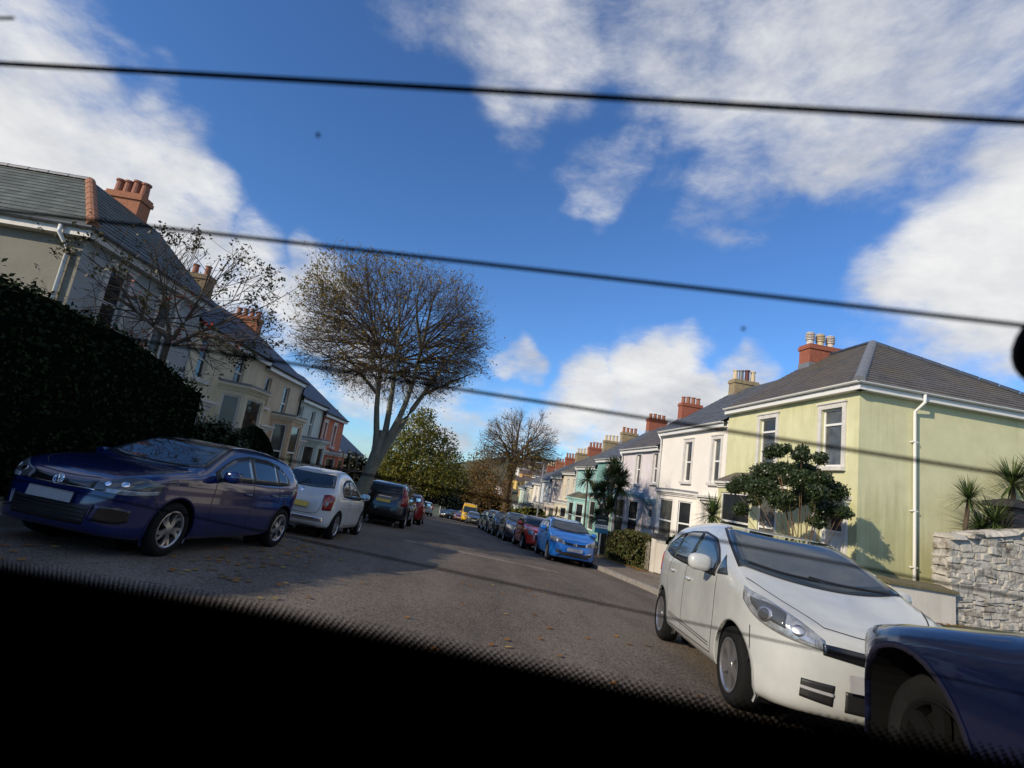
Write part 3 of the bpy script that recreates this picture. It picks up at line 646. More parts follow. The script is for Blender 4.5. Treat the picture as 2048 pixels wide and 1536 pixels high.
g = MB(); gutter(g, f(-ov-.05, -D, zl-.03), f(-ov-.05, ov+.06, zl-.03)); gutter(g, f(-ov-.06, ov+.045, zl-.03), f(W, ov+.045, zl-.03)); g.build('gutter', M_LEAD, root)
downpipe(root, [f(-ov-.04, -.35, zl-.1), f(-ov-.04, -.35, zl-.25), f(-.07, -.25, zl-.55), f(-.07, -.25, zb)], M_GUT, .042)
chimney(root, f, 3.85, -2.3, 5.2, 6.65, .5, 1.0, M_BRICKO, 4, M_POT, .5)
GUTB = M_BLK; M_BRICKD = mat('brown_stack', (.17, .125, .075), .9, .4, 9, bump=.4)
def lhouse(lab, Y0, Y1, ze, wm, rm, ups, **k):
    f = LF_(Y0); W = (Y1-Y0)/math.cos(LA)
    return f, W, house('terraced_house', lab, f, W, lz((Y0+Y1)/2), ze, wm, rm, depth=6.6, rise=2.35, ups=ups, surround=k.pop('surround', None), group=GRP_L, gut=GUTB, **k)
f, W, (hc, _) = lhouse('cream rendered house with cornice and tall sash windows on left', 16.75, 22.2, 3.42, W_CREAM, S_DARK, [(.5, 1.1, 1.7, 3.0), (3.0, 3.75, 1.7, 3.12)], upstyle='sash',
    bays=[dict(a0=2.2, a1=4.9, h=3.75, proj=.75, wm=W_CREAM, trim=W_CREAM)], doors=[dict(a=.5, c=1.5)], courses=12,
    chim=[dict(a=4.9, b=-3.2, zb=5.1, zt=6.35, lb=1.0, m=M_BRICKD, pots=2, poth=.45)], fm=M_OLDW)
f, W, (htn, _) = lhouse('tan house between the cream and pale green ones on left', 22.2, 26.95, 3.28, W_TAN, S_DARK, [(.35, .95, 1.5, 2.75), (2.5, 3.2, 1.15, 2.7)], upstyle='sash',
    bays=[dict(a0=1.75, a1=4.3, h=3.55, proj=.75, wm=mat('wall_peach', (.58, .42, .27), .8, .2, 2), trim=W_CREAM)], doors=[dict(a=.35, c=1.3)],
    chim=[dict(a=4.2, b=-3.2, zb=4.7, zt=6.05, m=M_BRICKO, pots=4)])
downpipe(htn, [f(W-.12, .26, 3.1), f(W-.12, .1, 2.9), f(W-.12, .06, lz(25))], M_BLK, .045)
f, W, (hgn, _) = lhouse('pale green rendered house left of the red orange one', 26.95, 31.2, 2.62, W_GREENP, S_DARK, [(.3, .85, 1.05, 2.15), (2.3, 2.9, .65, 2.12)], upstyle='sash',
    bays=[dict(a0=1.6, a1=4.0, h=3.1, proj=.75, wm=W_GREENP, trim=W_GREENP)], doors=[dict(a=.3, c=1.25)])
downpipe(hgn, [f(W-.12, .26, 2.4), f(W-.12, .1, 2.2), f(W-.12, .06, lz(29))], M_BLK, .045)
f, W, (hr, _) = lhouse('red orange painted house at the end of left terrace', 31.2, 36.3, 2.34, W_RED, S_DARK, [(.6, 1.15, .5, 1.75), (2.7, 3.3, .4, 1.75)], upstyle='sash', surround=M_OLDW,
    bays=[dict(a0=1.9, a1=4.4, h=2.9, proj=.75, wm=W_RED)], doors=[dict(a=.4, c=1.35)])
# house with solar panels farther down
f = LF_(47.0); f.O[0] -= 2.5
hs, rs = house('detached_house', 'far house on left with solar panels on its grey roof', f, 9.0, lz(50)-.5, .25, W_GREY, S_GREY, depth=7.5, rise=2.6, hip=True, ups=[(1, 1.8, -1.6, -.3), (5, 6, -1.6, -.3)], chim=[dict(a=6.6, b=-3.6, zb=2.2, zt=4.1, lb=1.7, m=M_BRICKO, pots=6, poth=.35)])
M_PV = mat('solar_cell', (.018, .022, .04), .15, .3, 6)
A, Bc, Cc = f(-.24, .24, 0), f(-.24, -7.7, 0), f(3.75, -3.75, 0)
zl = .25-.24*2.6/3.75+.13; up = np.array([3.99*f.u[0], 3.99*f.u[1], 2.6+.167]); 
for i, (t, b_) in enumerate([(t, b_) for t in (.18, .48) for b_ in (-1.9, -3.0, -4.1, -5.2)]):
    p = f(-.24, b_, zl)+up*t+np.array([0, 0, .07]); m_ = MB(); m_.box(p, -f.n*1.02, up*.27, np.array([0, 0, .04])); m_.build('solar_panel', M_PV, rs)
# ------------------------------------------------------------------ cars
def chaikin(P, n=2, closed=True):
    P = [np.array(p, float) for p in P]
    for _ in range(n):
        Q = []; L = len(P)
        rng = range(L) if closed else range(L-1)
        if not closed: Q.append(P[0])
        for i in rng:
            a, b = P[i], P[(i+1) % L]; Q += [a*.75+b*.25, a*.25+b*.75]
        if not closed: Q.append(P[-1])
        P = Q
    return np.array(P)
def poly_sdf(P, X, Y):
    """signed distance grid to a closed polygon"""
    d = np.full(X.shape, 1e9); inside = np.zeros(X.shape, bool)
    for i in range(len(P)):
        a, b = P[i], P[(i+1) % len(P)]; e = b-a; wx, wy = X-a[0], Y-a[1]
        t = np.clip((wx*e[0]+wy*e[1])/(e@e+1e-12), 0, 1); d = np.minimum(d, (wx-e[0]*t)**2+(wy-e[1]*t)**2)
        c = ((a[1] <= Y) != (b[1] <= Y)) & (X < (b[0]-a[0])*(Y-a[1])/(b[1]-a[1]+1e-12)+a[0]); inside ^= c
    d = np.sqrt(d); return np.where(inside, -d, d)
def smax(a, b, k):
    h = np.maximum(k-np.abs(a-b), 0)/k; return np.maximum(a, b)+h*h*k*.25
class Shape:
    def __init__(s, side, plan, sect, k1=.16, k2=.09):
        s.k1, s.k2 = k1, k2
        S = chaikin(side, 2); s.xs = np.arange(-2.9, 2.9, .02); s.zs = np.arange(-.3, 2.9, .02); s.ys = np.arange(-.02, 1.5, .02)
        s.S = poly_sdf(S, *np.meshgrid(s.xs, s.zs, indexing='ij'))
        H = [np.array(p, float) for p in plan]; full = H+[np.array([p[0], -p[1]]) for p in H[::-1][1:-1]]
        s.P = poly_sdf(chaikin(full, 2), *np.meshgrid(s.xs, s.ys, indexing='ij'))
        C = chaikin(sect, 1, False); s.cz, s.ch = C[:, 0], C[:, 1]
        s.x0, s.x1 = S[:, 0].min(), S[:, 0].max(); s.H = S[:, 1].max()
    def _g(s, A, x, y, gx, gy):
        fx = np.clip((x-gx[0])/.02, 0, len(gx)-1.001); fy = np.clip((y-gy[0])/.02, 0, len(gy)-1.001)
        i, j = fx.astype(int), fy.astype(int); u, v = fx-i, fy-j
        return A[i, j]*(1-u)*(1-v)+A[i+1, j]*u*(1-v)+A[i, j+1]*(1-u)*v+A[i+1, j+1]*u*v
    def f(s, p):
        x, y, z = p[..., 0], np.abs(p[..., 1]), p[..., 2]
        return smax(smax(s._g(s.S, x, z, s.xs, s.zs), y-np.interp(z, s.cz, s.ch), s.k1), s._g(s.P, x, y, s.xs, s.ys), s.k2)
    def grad(s, p, e=.012):
        g = np.stack([s.f(p+np.array(d)*e)-s.f(p-np.array(d)*e) for d in ((1, 0, 0), (0, 1, 0), (0, 0, 1))], -1)
        return g/(np.linalg.norm(g, axis=-1, keepdims=True)+1e-9)
    def snap(s, p, it=7):
        p = np.array(p, float)
        for _ in range(it): p = p-s.grad(p)*s.f(p)[..., None]*.9
        return p
    def shell(s, nu, nv, zc, wheels=(), Rw=.36):
        nc = max(10, nu//9); m = .42
        O = []; D = []; th = np.linspace(0, 2*math.pi, nv, endpoint=False)-math.pi/2
        rows = [(s.x0+m, -ph) for ph in np.linspace(R(87), R(8), nc)]+[(x, 0) for x in np.linspace(s.x0+m, s.x1-m, nu)]+[(s.x1-m, ph) for ph in np.linspace(R(8), R(87), nc)]
        for x, ph in rows:
            for t in th:
                O.append((x, 0, zc)); D.append((math.sin(ph), math.cos(ph)*math.cos(t), math.cos(ph)*math.sin(t)))
        O, D = np.array(O), np.array(D); lo = np.zeros(len(O)); hi = np.full(len(O), 1.75)
        for _ in range(20):
            mid = (lo+hi)/2; ins = s.f(O+D*mid[:, None]) < 0; lo = np.where(ins, mid, lo); hi = np.where(ins, hi, mid)
        V = O+D*((lo+hi)/2)[:, None]; nr = len(rows)
        F = np.array([(i*nv+k, i*nv+(k+1) % nv, (i+1)*nv+(k+1) % nv, (i+1)*nv+k) for i in range(nr-1) for k in range(nv)])
        caps = [tuple(range(nv))[::-1], tuple((nr-1)*nv+k for k in range(nv))]
        keep = np.ones(len(F), bool); ins_all = np.zeros(len(V), bool)
        for wx, wz in wheels:
            r_ = np.hypot(V[:, 0]-wx, V[:, 2]-wz); ins = (r_ < Rw) & (np.abs(V[:, 1]) > .42); ins_all |= ins
            keep &= ~ins[F].all(1)
        F = F[keep]; used = np.unique(F); mv = np.zeros(len(V), bool); mv[used] = True
        for wx, wz in wheels:
            dx, dz = V[:, 0]-wx, V[:, 2]-wz; r_ = np.hypot(dx, dz)
            q = mv & ins_all & (r_ < Rw) & (dz > -.16)
            sc_ = Rw/np.maximum(r_, 1e-3); V[q, 0] = wx+dx[q]*sc_[q]; V[q, 2] = wz+dz[q]*sc_[q]
            sg = np.sign(V[q, 1]); z_ = V[q].copy()
            lo, hi = np.zeros(q.sum()), np.full(q.sum(), 1.3)
            for _ in range(16):
                mid = (lo+hi)/2; z_[:, 1] = mid*sg; ins = s.f(z_) < 0; lo = np.where(ins, mid, lo); hi = np.where(ins, hi, mid)
            V[q, 1] = sg*np.maximum((lo+hi)/2, .45)
        return V, F, caps
    def y_at(s, x, z):
        x, z = np.asarray(x, float), np.asarray(z, float); lo = np.zeros(x.shape); hi = np.full(x.shape, 1.3)
        for _ in range(18):
            mid = (lo+hi)/2; ins = s.f(np.stack([x, mid, z], -1)) < 0; lo = np.where(ins, mid, lo); hi = np.where(ins, hi, mid)
        return (lo+hi)/2
def resample(P, n):
    P = np.array(P, float)
    if len(P) > 2: P = chaikin(P, 2, False)
    d = np.concatenate([[0], np.cumsum(np.linalg.norm(np.diff(P, axis=0), axis=1))]); t = np.linspace(0, d[-1], n)
    return np.stack([np.interp(t, d, P[:, k]) for k in range(P.shape[1])], -1)
def patch(mb, S, lo, hi, nu, nv, off=.004, skirt=.012, mi=0, mirror=False, sides=(1,)):
    A, B = resample(lo, nu+1), resample(hi, nu+1); t = np.linspace(0, 1, nv+1)[:, None, None]
    P0 = S.snap(A[None]*(1-t)+B[None]*t); Nn = S.grad(P0); P0 = P0+Nn*off
    ring = [(0, i) for i in range(nu+1)]+[(j, nu) for j in range(1, nv+1)]+[(nv, i) for i in range(nu-1, -1, -1)]+[(j, 0) for j in range(nv-1, 0, -1)]
    for sg in sides:
        P = P0.copy(); P[..., 1] *= sg; N_ = Nn.copy(); N_[..., 1] *= sg
        vs = [tuple(p) for p in P.reshape(-1, 3)]; w_ = nu+1
        fs = [(j*w_+i, j*w_+i+1, (j+1)*w_+i+1, (j+1)*w_+i) for j in range(nv) for i in range(nu)]
        b = len(vs); vs += [tuple(P[j, i]-N_[j, i]*skirt) for j, i in ring]; n = len(ring)
        fs += [(ring[k][0]*w_+ring[k][1], b+k, b+(k+1) % n, ring[(k+1) % n][0]*w_+ring[(k+1) % n][1]) for k in range(n)]
        # orient outward
        a_, b_, c_ = (np.array(vs[i]) for i in fs[0][:3])
        if np.cross(b_-a_, c_-a_) @ N_[0, 0] < 0: fs = [q[::-1] for q in fs]
        mb.add(vs, fs, mi)
def seam(mb, S, pts, wdt=.010, off=.0015, sides=(1, -1), n=24, mi=0):
    P = resample(pts, n); P = S.snap(P); N_ = S.grad(P); T = np.gradient(P, axis=0); B = np.cross(N_, T); B /= np.linalg.norm(B, axis=1, keepdims=True)+1e-9
    for sg in sides:
        a = P+B*wdt/2+N_*off; b = P-B*wdt/2+N_*off; q = np.array([1, sg, 1])
        mb.add(list(a*q)+list(b*q), [(i, i+1, n+i+1, n+i) for i in range(n-1)], mi)
# paints and trims
def paint(name, c, rough=.28, metal=0.0, dirt=.12):
    if name in MATS: return MATS[name]
    m = mat(name, c, rough, dirt, 2.5, metal=metal, coat=.9, spec=.5); return m
C_GLASS = mat('car_glass', (.022, .032, .040), .015, spec=.8)
C_GLASST = mat('car_glass_tint', (.02, .03, .038), .03, spec=.8)
C_TRIM = mat('car_black_trim', (.012, .012, .013), .45)
C_GLOSSB = mat('car_gloss_black', (.008, .008, .009), .12, coat=.5)
C_SEAM = mat('car_shut_line', (.01, .01, .011), .8)
C_TYRE = mat('tyre', (.009, .009, .009), .9, .3, 20, bump=.2, bscale=60, spec=.2)
C_ALLOY = mat('alloy', (.42, .42, .43), .28, .15, 10, metal=.85)
C_ALLOYD = mat('alloy_dark', (.10, .09, .09), .35, metal=.6)
C_CHROME = mat('chrome', (.75, .76, .78), .08, metal=1.0)
C_LAMP = mat('headlamp_lens', (.36, .38, .40), .06, .5, 22, spec=.8, metal=.35)
C_LAMPD = mat('headlamp_dark', (.06, .065, .07), .06, spec=.8)
C_RED = mat('tail_lens', (.27, .008, .008), .12, .3, 30, coat=.6)
C_AMBER = mat('amber_lens', (.6, .2, .03), .15)
C_PLW = mat('plate_white', (.33, .33, .34), .4, .15, 14)
C_PLY = mat('plate_yellow', (.62, .43, .05), .4, .15, 14)
C_UNDER = mat('underbody', (.006, .006, .006), .95, spec=.1)
WHEELS = {}
def wheel_meshes(R_, style, wd=.2):
    key = (round(R_, 3), style)
    if key in WHEELS: return WHEELS[key]
    t = MB(); rr = R_*.67; h = wd/2
    t.lathe((0, 0, 0), (0, 1, 0), [(rr, -h*.8), (rr+.01, -h*.95), (R_*.86, -h*1.03), (R_*.96, -h*.88), (R_, -h*.6), (R_*1.003, 0), (R_, h*.6), (R_*.96, h*.88), (R_*.86, h*1.03), (rr+.012, h*.95), (rr, h*.8)], 40)
    rm = MB()
    rm.lathe((0, 0, 0), (0, 1, 0), [(rr+.006, h*.97), (rr-.008, h*.99), (rr-.022, h*.86), (rr-.03, h*.2), (rr-.03, -h*.8)], 40)
    rm.lathe((0, 0, 0), (0, 1, 0), [(.055, h*.78), (.05, h*.86), (.03, h*.9), (0, h*.91)], 20)
    def spoke(a0, a1, w0, w1, bend=0.0, mi=0):
        n = 6; L = []; Rr = []
        for i in range(n+1):
            s_ = i/n; r_ = .035+(rr-.05)*s_; a = a0+(a1-a0)*s_+bend*math.sin(math.pi*s_); w_ = (w0+(w1-w0)*s_)/2
            c = np.array([math.cos(a), 0, math.sin(a)])*r_; n_ = np.array([-math.sin(a), 0, math.cos(a)]); yy = h*(.86-.10*math.sin(s_*math.pi)+.04*s_)
            L.append((c-n_*w_, c+n_*w_, yy))
        vs = []
        for p, q, y in L: vs += [p+np.array([0, y, 0]), q+np.array([0, y, 0]), q+np.array([0, y-.035, 0]), p+np.array([0, y-.035, 0])]
        fs = []
        for i in range(n):
            for k in range(4): fs.append((i*4+k, i*4+(k+1) % 4, i*4+4+(k+1) % 4, i*4+4+k))
        rm.add(vs, fs, mi)
    if style == 'turbine':
        for k in range(5):
            a = 2*math.pi*k/5
            spoke(a-.12, a-.33, .05, .030, -.16); spoke(a+.12, a+.19, .05, .045, -.22)
    elif style == 'five':
        for k in range(5):
            a = 2*math.pi*k/5+.3; spoke(a-.10, a-.15, .055, .05); spoke(a+.10, a+.15, .055, .05)
    elif style == 'multi':
        for k in range(10):
            a = 2*math.pi*k/10; spoke(a-.03, a-.10, .02, .016); spoke(a+.03, a+.10, .02, .016)
    else:
        for k in range(7): spoke(2*math.pi*k/7, 2*math.pi*k/7, .06, .075)
    dk = MB(); dk.lathe((0, 0, 0), (0, 1, 0), [(rr-.028, h*.15), (0, h*.15)], 30); dk.lathe((0, 0, 0), (0, 1, 0), [(rr-.028, -h*.6), (0, -h*.6)], 24)
    WHEELS[key] = (t, rm, dk); return WHEELS[key]
BUILT = {}
def add_wheels(root, wheels, R_, yw, style, hub=None, wd=.2, place=None):
    key = ('w', round(R_, 3), style, hub.name if hub else '')
    for wx, wz in wheels:
        for sg in (1, -1):
            if key not in BUILT:
                t, rm, dk = wheel_meshes(R_, style, wd)
                a = t.build('tyre', C_TYRE, smooth=True); b = rm.build('rim', hub or C_ALLOY, smooth=False); c = dk.build('brake_disc', C_UNDER)
                BUILT[key] = (a.data, b.data, c.data)
                for o in (a, b, c): bpy.data.objects.remove(o)
            wl = bpy.data.objects.new('wheel', BUILT[key][0]); COL.objects.link(wl); wl.parent = root
            wl.location = (wx, sg*(yw-.03), wz); wl.rotation_euler = (0, random.uniform(0, 6), 0 if sg > 0 else math.pi)
            for nm, me in (('rim', BUILT[key][1]), ('brake_disc', BUILT[key][2])):
                o = bpy.data.objects.new(nm, me); COL.objects.link(o); o.parent = wl
def car_frame(x, y, hd):
    """ground-following placement: hd is the heading in degrees from +Y towards +X"""
    fx, fy = math.sin(R(hd)), math.cos(R(hd)); e = .9
    za, zb_ = float(G(x+fx*e, y+fy*e)), float(G(x-fx*e, y-fy*e)); zl, zr_ = float(G(x-fy*.7, y+fx*.7)), float(G(x+fy*.7, y-fx*.7))
    fw = unit((fx, fy, (za-zb_)/(2*e))); lf = unit((-fy, fx, (zl-zr_)/1.4)); up = unit(np.cross(fw, lf)); lf = np.cross(up, fw)
    return Matrix(((fw[0], lf[0], up[0], x), (fw[1], lf[1], up[1], y), (fw[2], lf[2], up[2], (za+zb_)/2), (0, 0, 0, 1)))
def local_part(mb, name, m, root, smooth=False):
    """mesh built in the car's own coordinates"""
    me = bpy.data.meshes.new(name); me.from_pydata(mb.v, [], mb.f)
    for k in (m if isinstance(m, (list, tuple)) else [m]): me.materials.append(k)
    if len(me.materials) > 1: me.polygons.foreach_set('material_index', mb.m)
    if smooth: me.polygons.foreach_set('use_smooth', [True]*len(mb.f))
    me.update(); o = bpy.data.objects.new(name, me); COL.objects.link(o); o.parent = root; return o
def blob(c, r_, n=10, e=.7):
    """rounded box-like blob (superellipsoid)"""
    mb = MB(); vs = []; m = n//2+1
    sp = lambda v: math.copysign(abs(v)**e, v)
    for i in range(m+1):
        a = -math.pi/2+math.pi*i/m
        for k in range(n):
            b = 2*math.pi*k/n; vs.append((c[0]+r_[0]*sp(math.cos(a))*sp(math.cos(b)), c[1]+r_[1]*sp(math.cos(a))*sp(math.sin(b)), c[2]+r_[2]*sp(math.sin(a))))
    mb.add(vs, [(i*n+k, i*n+(k+1) % n, (i+1)*n+(k+1) % n, (i+1)*n+k) for i in range(m) for k in range(n)]); return mb
def make_car(name, label, spec, x, y, hd, pm, group=None, detail=2, hub=None, size=1.0):
    """spec: dict with the outlines; detail 2 near, 1 middle, 0 far"""
    Mx = car_frame(x, y, hd) @ Matrix.Scale(size, 4)
    root = empty(name, label, spec.get('cat', 'car'), (0, 0, 0), group); root.matrix_basis = Mx
    key = ('body', spec['id'], detail)
    if key not in BUILT:
        S = Shape(spec['side'], spec['plan'], spec['sect'], spec.get('k1', .16), spec.get('k2', .09))
        nu, nv = ((150, 120), (80, 72), (54, 52))[2-detail]
        V, F, caps = S.shell(nu, nv, spec.get('zc', .62), spec['wheels'], spec['arch'])
        BUILT[key] = (S, V, F, caps)
    S, V, F, caps = BUILT[key]
    mb = MB(); mb.v = [tuple(p) for p in V]; mb.f = [tuple(map(int, q)) for q in F]+list(caps)
    zc_ = V[F].mean(1)[:, 2]; lowz = spec.get('clad', .17)
    mb.m = [1 if z < lowz else 0 for z in zc_]+[0, 0]
    local_part(mb, 'body', [pm, C_UNDER if not spec.get('cladm') else spec['cladm']], root, True)
    # wheel wells and arch lips
    for wx, wz in spec['wheels']:
        ang = np.linspace(R(-28), R(208), 26); ax = wx+spec['arch']*np.cos(ang); az = wz+spec['arch']*np.sin(ang); ay = S.y_at(ax, np.maximum(az, .2))
        for sg in (1, -1):
            well = MB(); lip = MB()
            o_ = [(ax[i], sg*ay[i], az[i]) for i in range(26)]; i_ = [(ax[i], sg*.48, az[i]) for i in range(26)]
            well.add(o_+i_, [(i, i+1, 27+i, 26+i) for i in range(25)]); well.add(i_, [tuple(range(26))])
            lw = spec.get('lip', .012); p2 = [(wx+(spec['arch']+lw*1.5)*math.cos(a), 0, wz+(spec['arch']+lw*1.5)*math.sin(a)) for a in ang]
            P1 = np.array([(ax[i], ay[i]+.006, az[i]) for i in range(26)])*np.array([1, sg, 1]); yy = S.y_at(np.array([p[0] for p in p2]), np.maximum(np.array([p[2] for p in p2]), .2))
            P2 = np.array([(p2[i][0], yy[i]+.004, p2[i][2]) for i in range(26)])*np.array([1, sg, 1]); P0 = np.array([(ax[i], ay[i]-.03, az[i]) for i in range(26)])*np.array([1, sg, 1])
            lip.add(list(P0)+list(P1)+list(P2), [(26*r_+i, 26*r_+i+1, 26*r_+27+i, 26*r_+26+i) for r_ in (0, 1) for i in range(25)])
            local_part(well, 'wheel_well', C_UNDER, root); local_part(lip, 'arch_lip', spec.get('lipm') or pm, root, True)
    add_wheels(root, spec['wheels'], spec['tyre'], spec['yw'], spec.get('rim', 'seven'), hub)
    both = (1, -1)
    # side glass: dark surround, then the panes
    lo_, hi_ = np.array(spec['dlo']), np.array(spec['dhi'])
    def dl(x_, q): a = q[np.argsort(q[:, 0])]; return np.interp(x_, a[:, 0], a[:, 1])
    xa, xb = lo_[:, 0].max(), lo_[:, 0].min()
    q = np.linspace(xa, xb, 30 if detail else 14)
    for sg in both:
        t = MB(); patch(t, S, [(v, .8, float(dl(v, lo_))-.02) for v in q], [(v, .7, float(dl(v, hi_))+.02) for v in q], len(q)-1, 5, .005, .012, sides=(sg,)); local_part(t, 'window_surround', C_TRIM, root, True)
        for pa, pb in spec['panes']:
            q2 = np.linspace(pa, pb, 16 if detail else 8); t = MB()
            patch(t, S, [(v, .8, float(dl(v, lo_))) for v in q2], [(v, .7, max(float(dl(v, hi_))-.012, float(dl(v, lo_))+.01)) for v in q2], len(q2)-1, 5, .0085, .008, sides=(sg,)); local_part(t, 'side_window', C_GLASST, root, True)
    def glass(nm, g, m=C_GLASS):
        (bx, bz, bw, bc), (tx, tz, tw, tcv) = g; s_ = np.linspace(-1, 1, 25)
        for k, (e_, of, mm) in enumerate(((.03, .006, C_TRIM), (0, .010, m))):
            d_ = 1 if bx > tx else -1
            t = MB(); patch(t, S, [(bx-bc*v*v+d_*e_*.6, v*(bw+e_), bz) for v in s_], [(tx-tcv*v*v-d_*e_*.6, v*(tw+e_), tz) for v in s_], 24, 8, of, .012)
            o = local_part(t, nm if k else nm+'_surround', mm, root, True)
        return o
    glass('windscreen', spec['ws']); glass('rear_window', spec['rw'])
    for nm, m, lo, hi, of in spec['lamps']:
        for sg in both:
            t = MB(); patch(t, S, lo, hi, 14, 6, of, .015, sides=(sg,)); local_part(t, nm, m, root, True)
    for nm, m, lo, hi, of in spec.get('mids', ()):
        t = MB(); patch(t, S, lo, hi, 24, 6, of, .012); local_part(t, nm, pm if m == 'paint' else m, root, True)
    sm = MB()
    if detail:
        for pts in spec.get('seams', ()): seam(sm, S, pts)
        for pts in spec.get('mseams', ()): seam(sm, S, pts, sides=(1,))
        if sm.v: local_part(sm, 'shut_line', C_SEAM, root)
    for hx, hz in spec.get('handles', ()):
        for sg in both:
            yy = float(S.y_at(np.array([hx]), np.array([hz]))[0]); b = blob((hx, sg*(yy+.012), hz), (.085, .022, .017), 10); local_part(b, 'door_handle', pm if spec.get('handlem') is None else spec['handlem'], root, True)
    mx_, mz = spec['mirror']; yy = float(S.y_at(np.array([mx_]), np.array([mz]))[0])
    for sg in both:
        b = blob((mx_+.02, sg*(yy+.15), mz+.05), (.062, .115, .082), 14, .75); mo = local_part(b, 'door_mirror', pm, root, True)
        b = MB(); b.box((mx_-.02, sg*(yy-.02), mz-.03), (.05, 0, 0), (0, sg*.12, 0), (0, 0, .045)); local_part(b, 'mirror_arm', C_TRIM, mo)
        b = MB(); yb_ = sg*(yy+.15); b.box((mx_-.045, yb_-.095, mz-.01), (.004, 0, 0), (0, .19, 0), (0, 0, .125)); local_part(b, 'mirror_glass', C_CHROME, mo)
    for nm, pos, wv, hv, m, nrm_ in spec.get('plates', ()):
        b = MB(); xx = pos[0]; b.box((xx-.006, -wv/2, pos[1]), (.012, 0, 0), (0, wv, 0), (nrm_*hv, 0, hv)); local_part(b, nm, m, root)
    if detail and 'emblem' in spec:
        ex, ez, er, tilt, kind = spec['emblem']; b = MB(); sgx = 1 if ex > 0 else -1
        ax_ = unit((sgx, 0, tilt)); uu = np.array([0, 1.0, 0]); vv = np.cross(ax_, uu); c = np.array([ex, 0, ez])
        ring = [c+(uu*math.cos(a)+vv*math.sin(a))*er for a in np.linspace(0, 2*math.pi, 25)]; b.tube(ring, er*.10, 6)
        if kind == 'vw':
            for pts in (((-.75, .62), (-.36, -.86), (0, .05), (.36, -.86), (.75, .62)), ((-.40, .86), (0, -.02), (.40, .86))):
                b.tube([c+uu*p[0]*er+(-vv if (-vv)[2] > 0 else vv)*p[1]*er for p in pts], er*.10, 5)
        else: b.lathe(c, ax_, [(er*.8, 0), (0, .006)], 20)
        local_part(b, 'emblem', C_CHROME, root)
    for fn in spec.get('extra', ()):
        if detail: fn(root, S, pm)
    return root

def sides_profile(*a): return list(a)
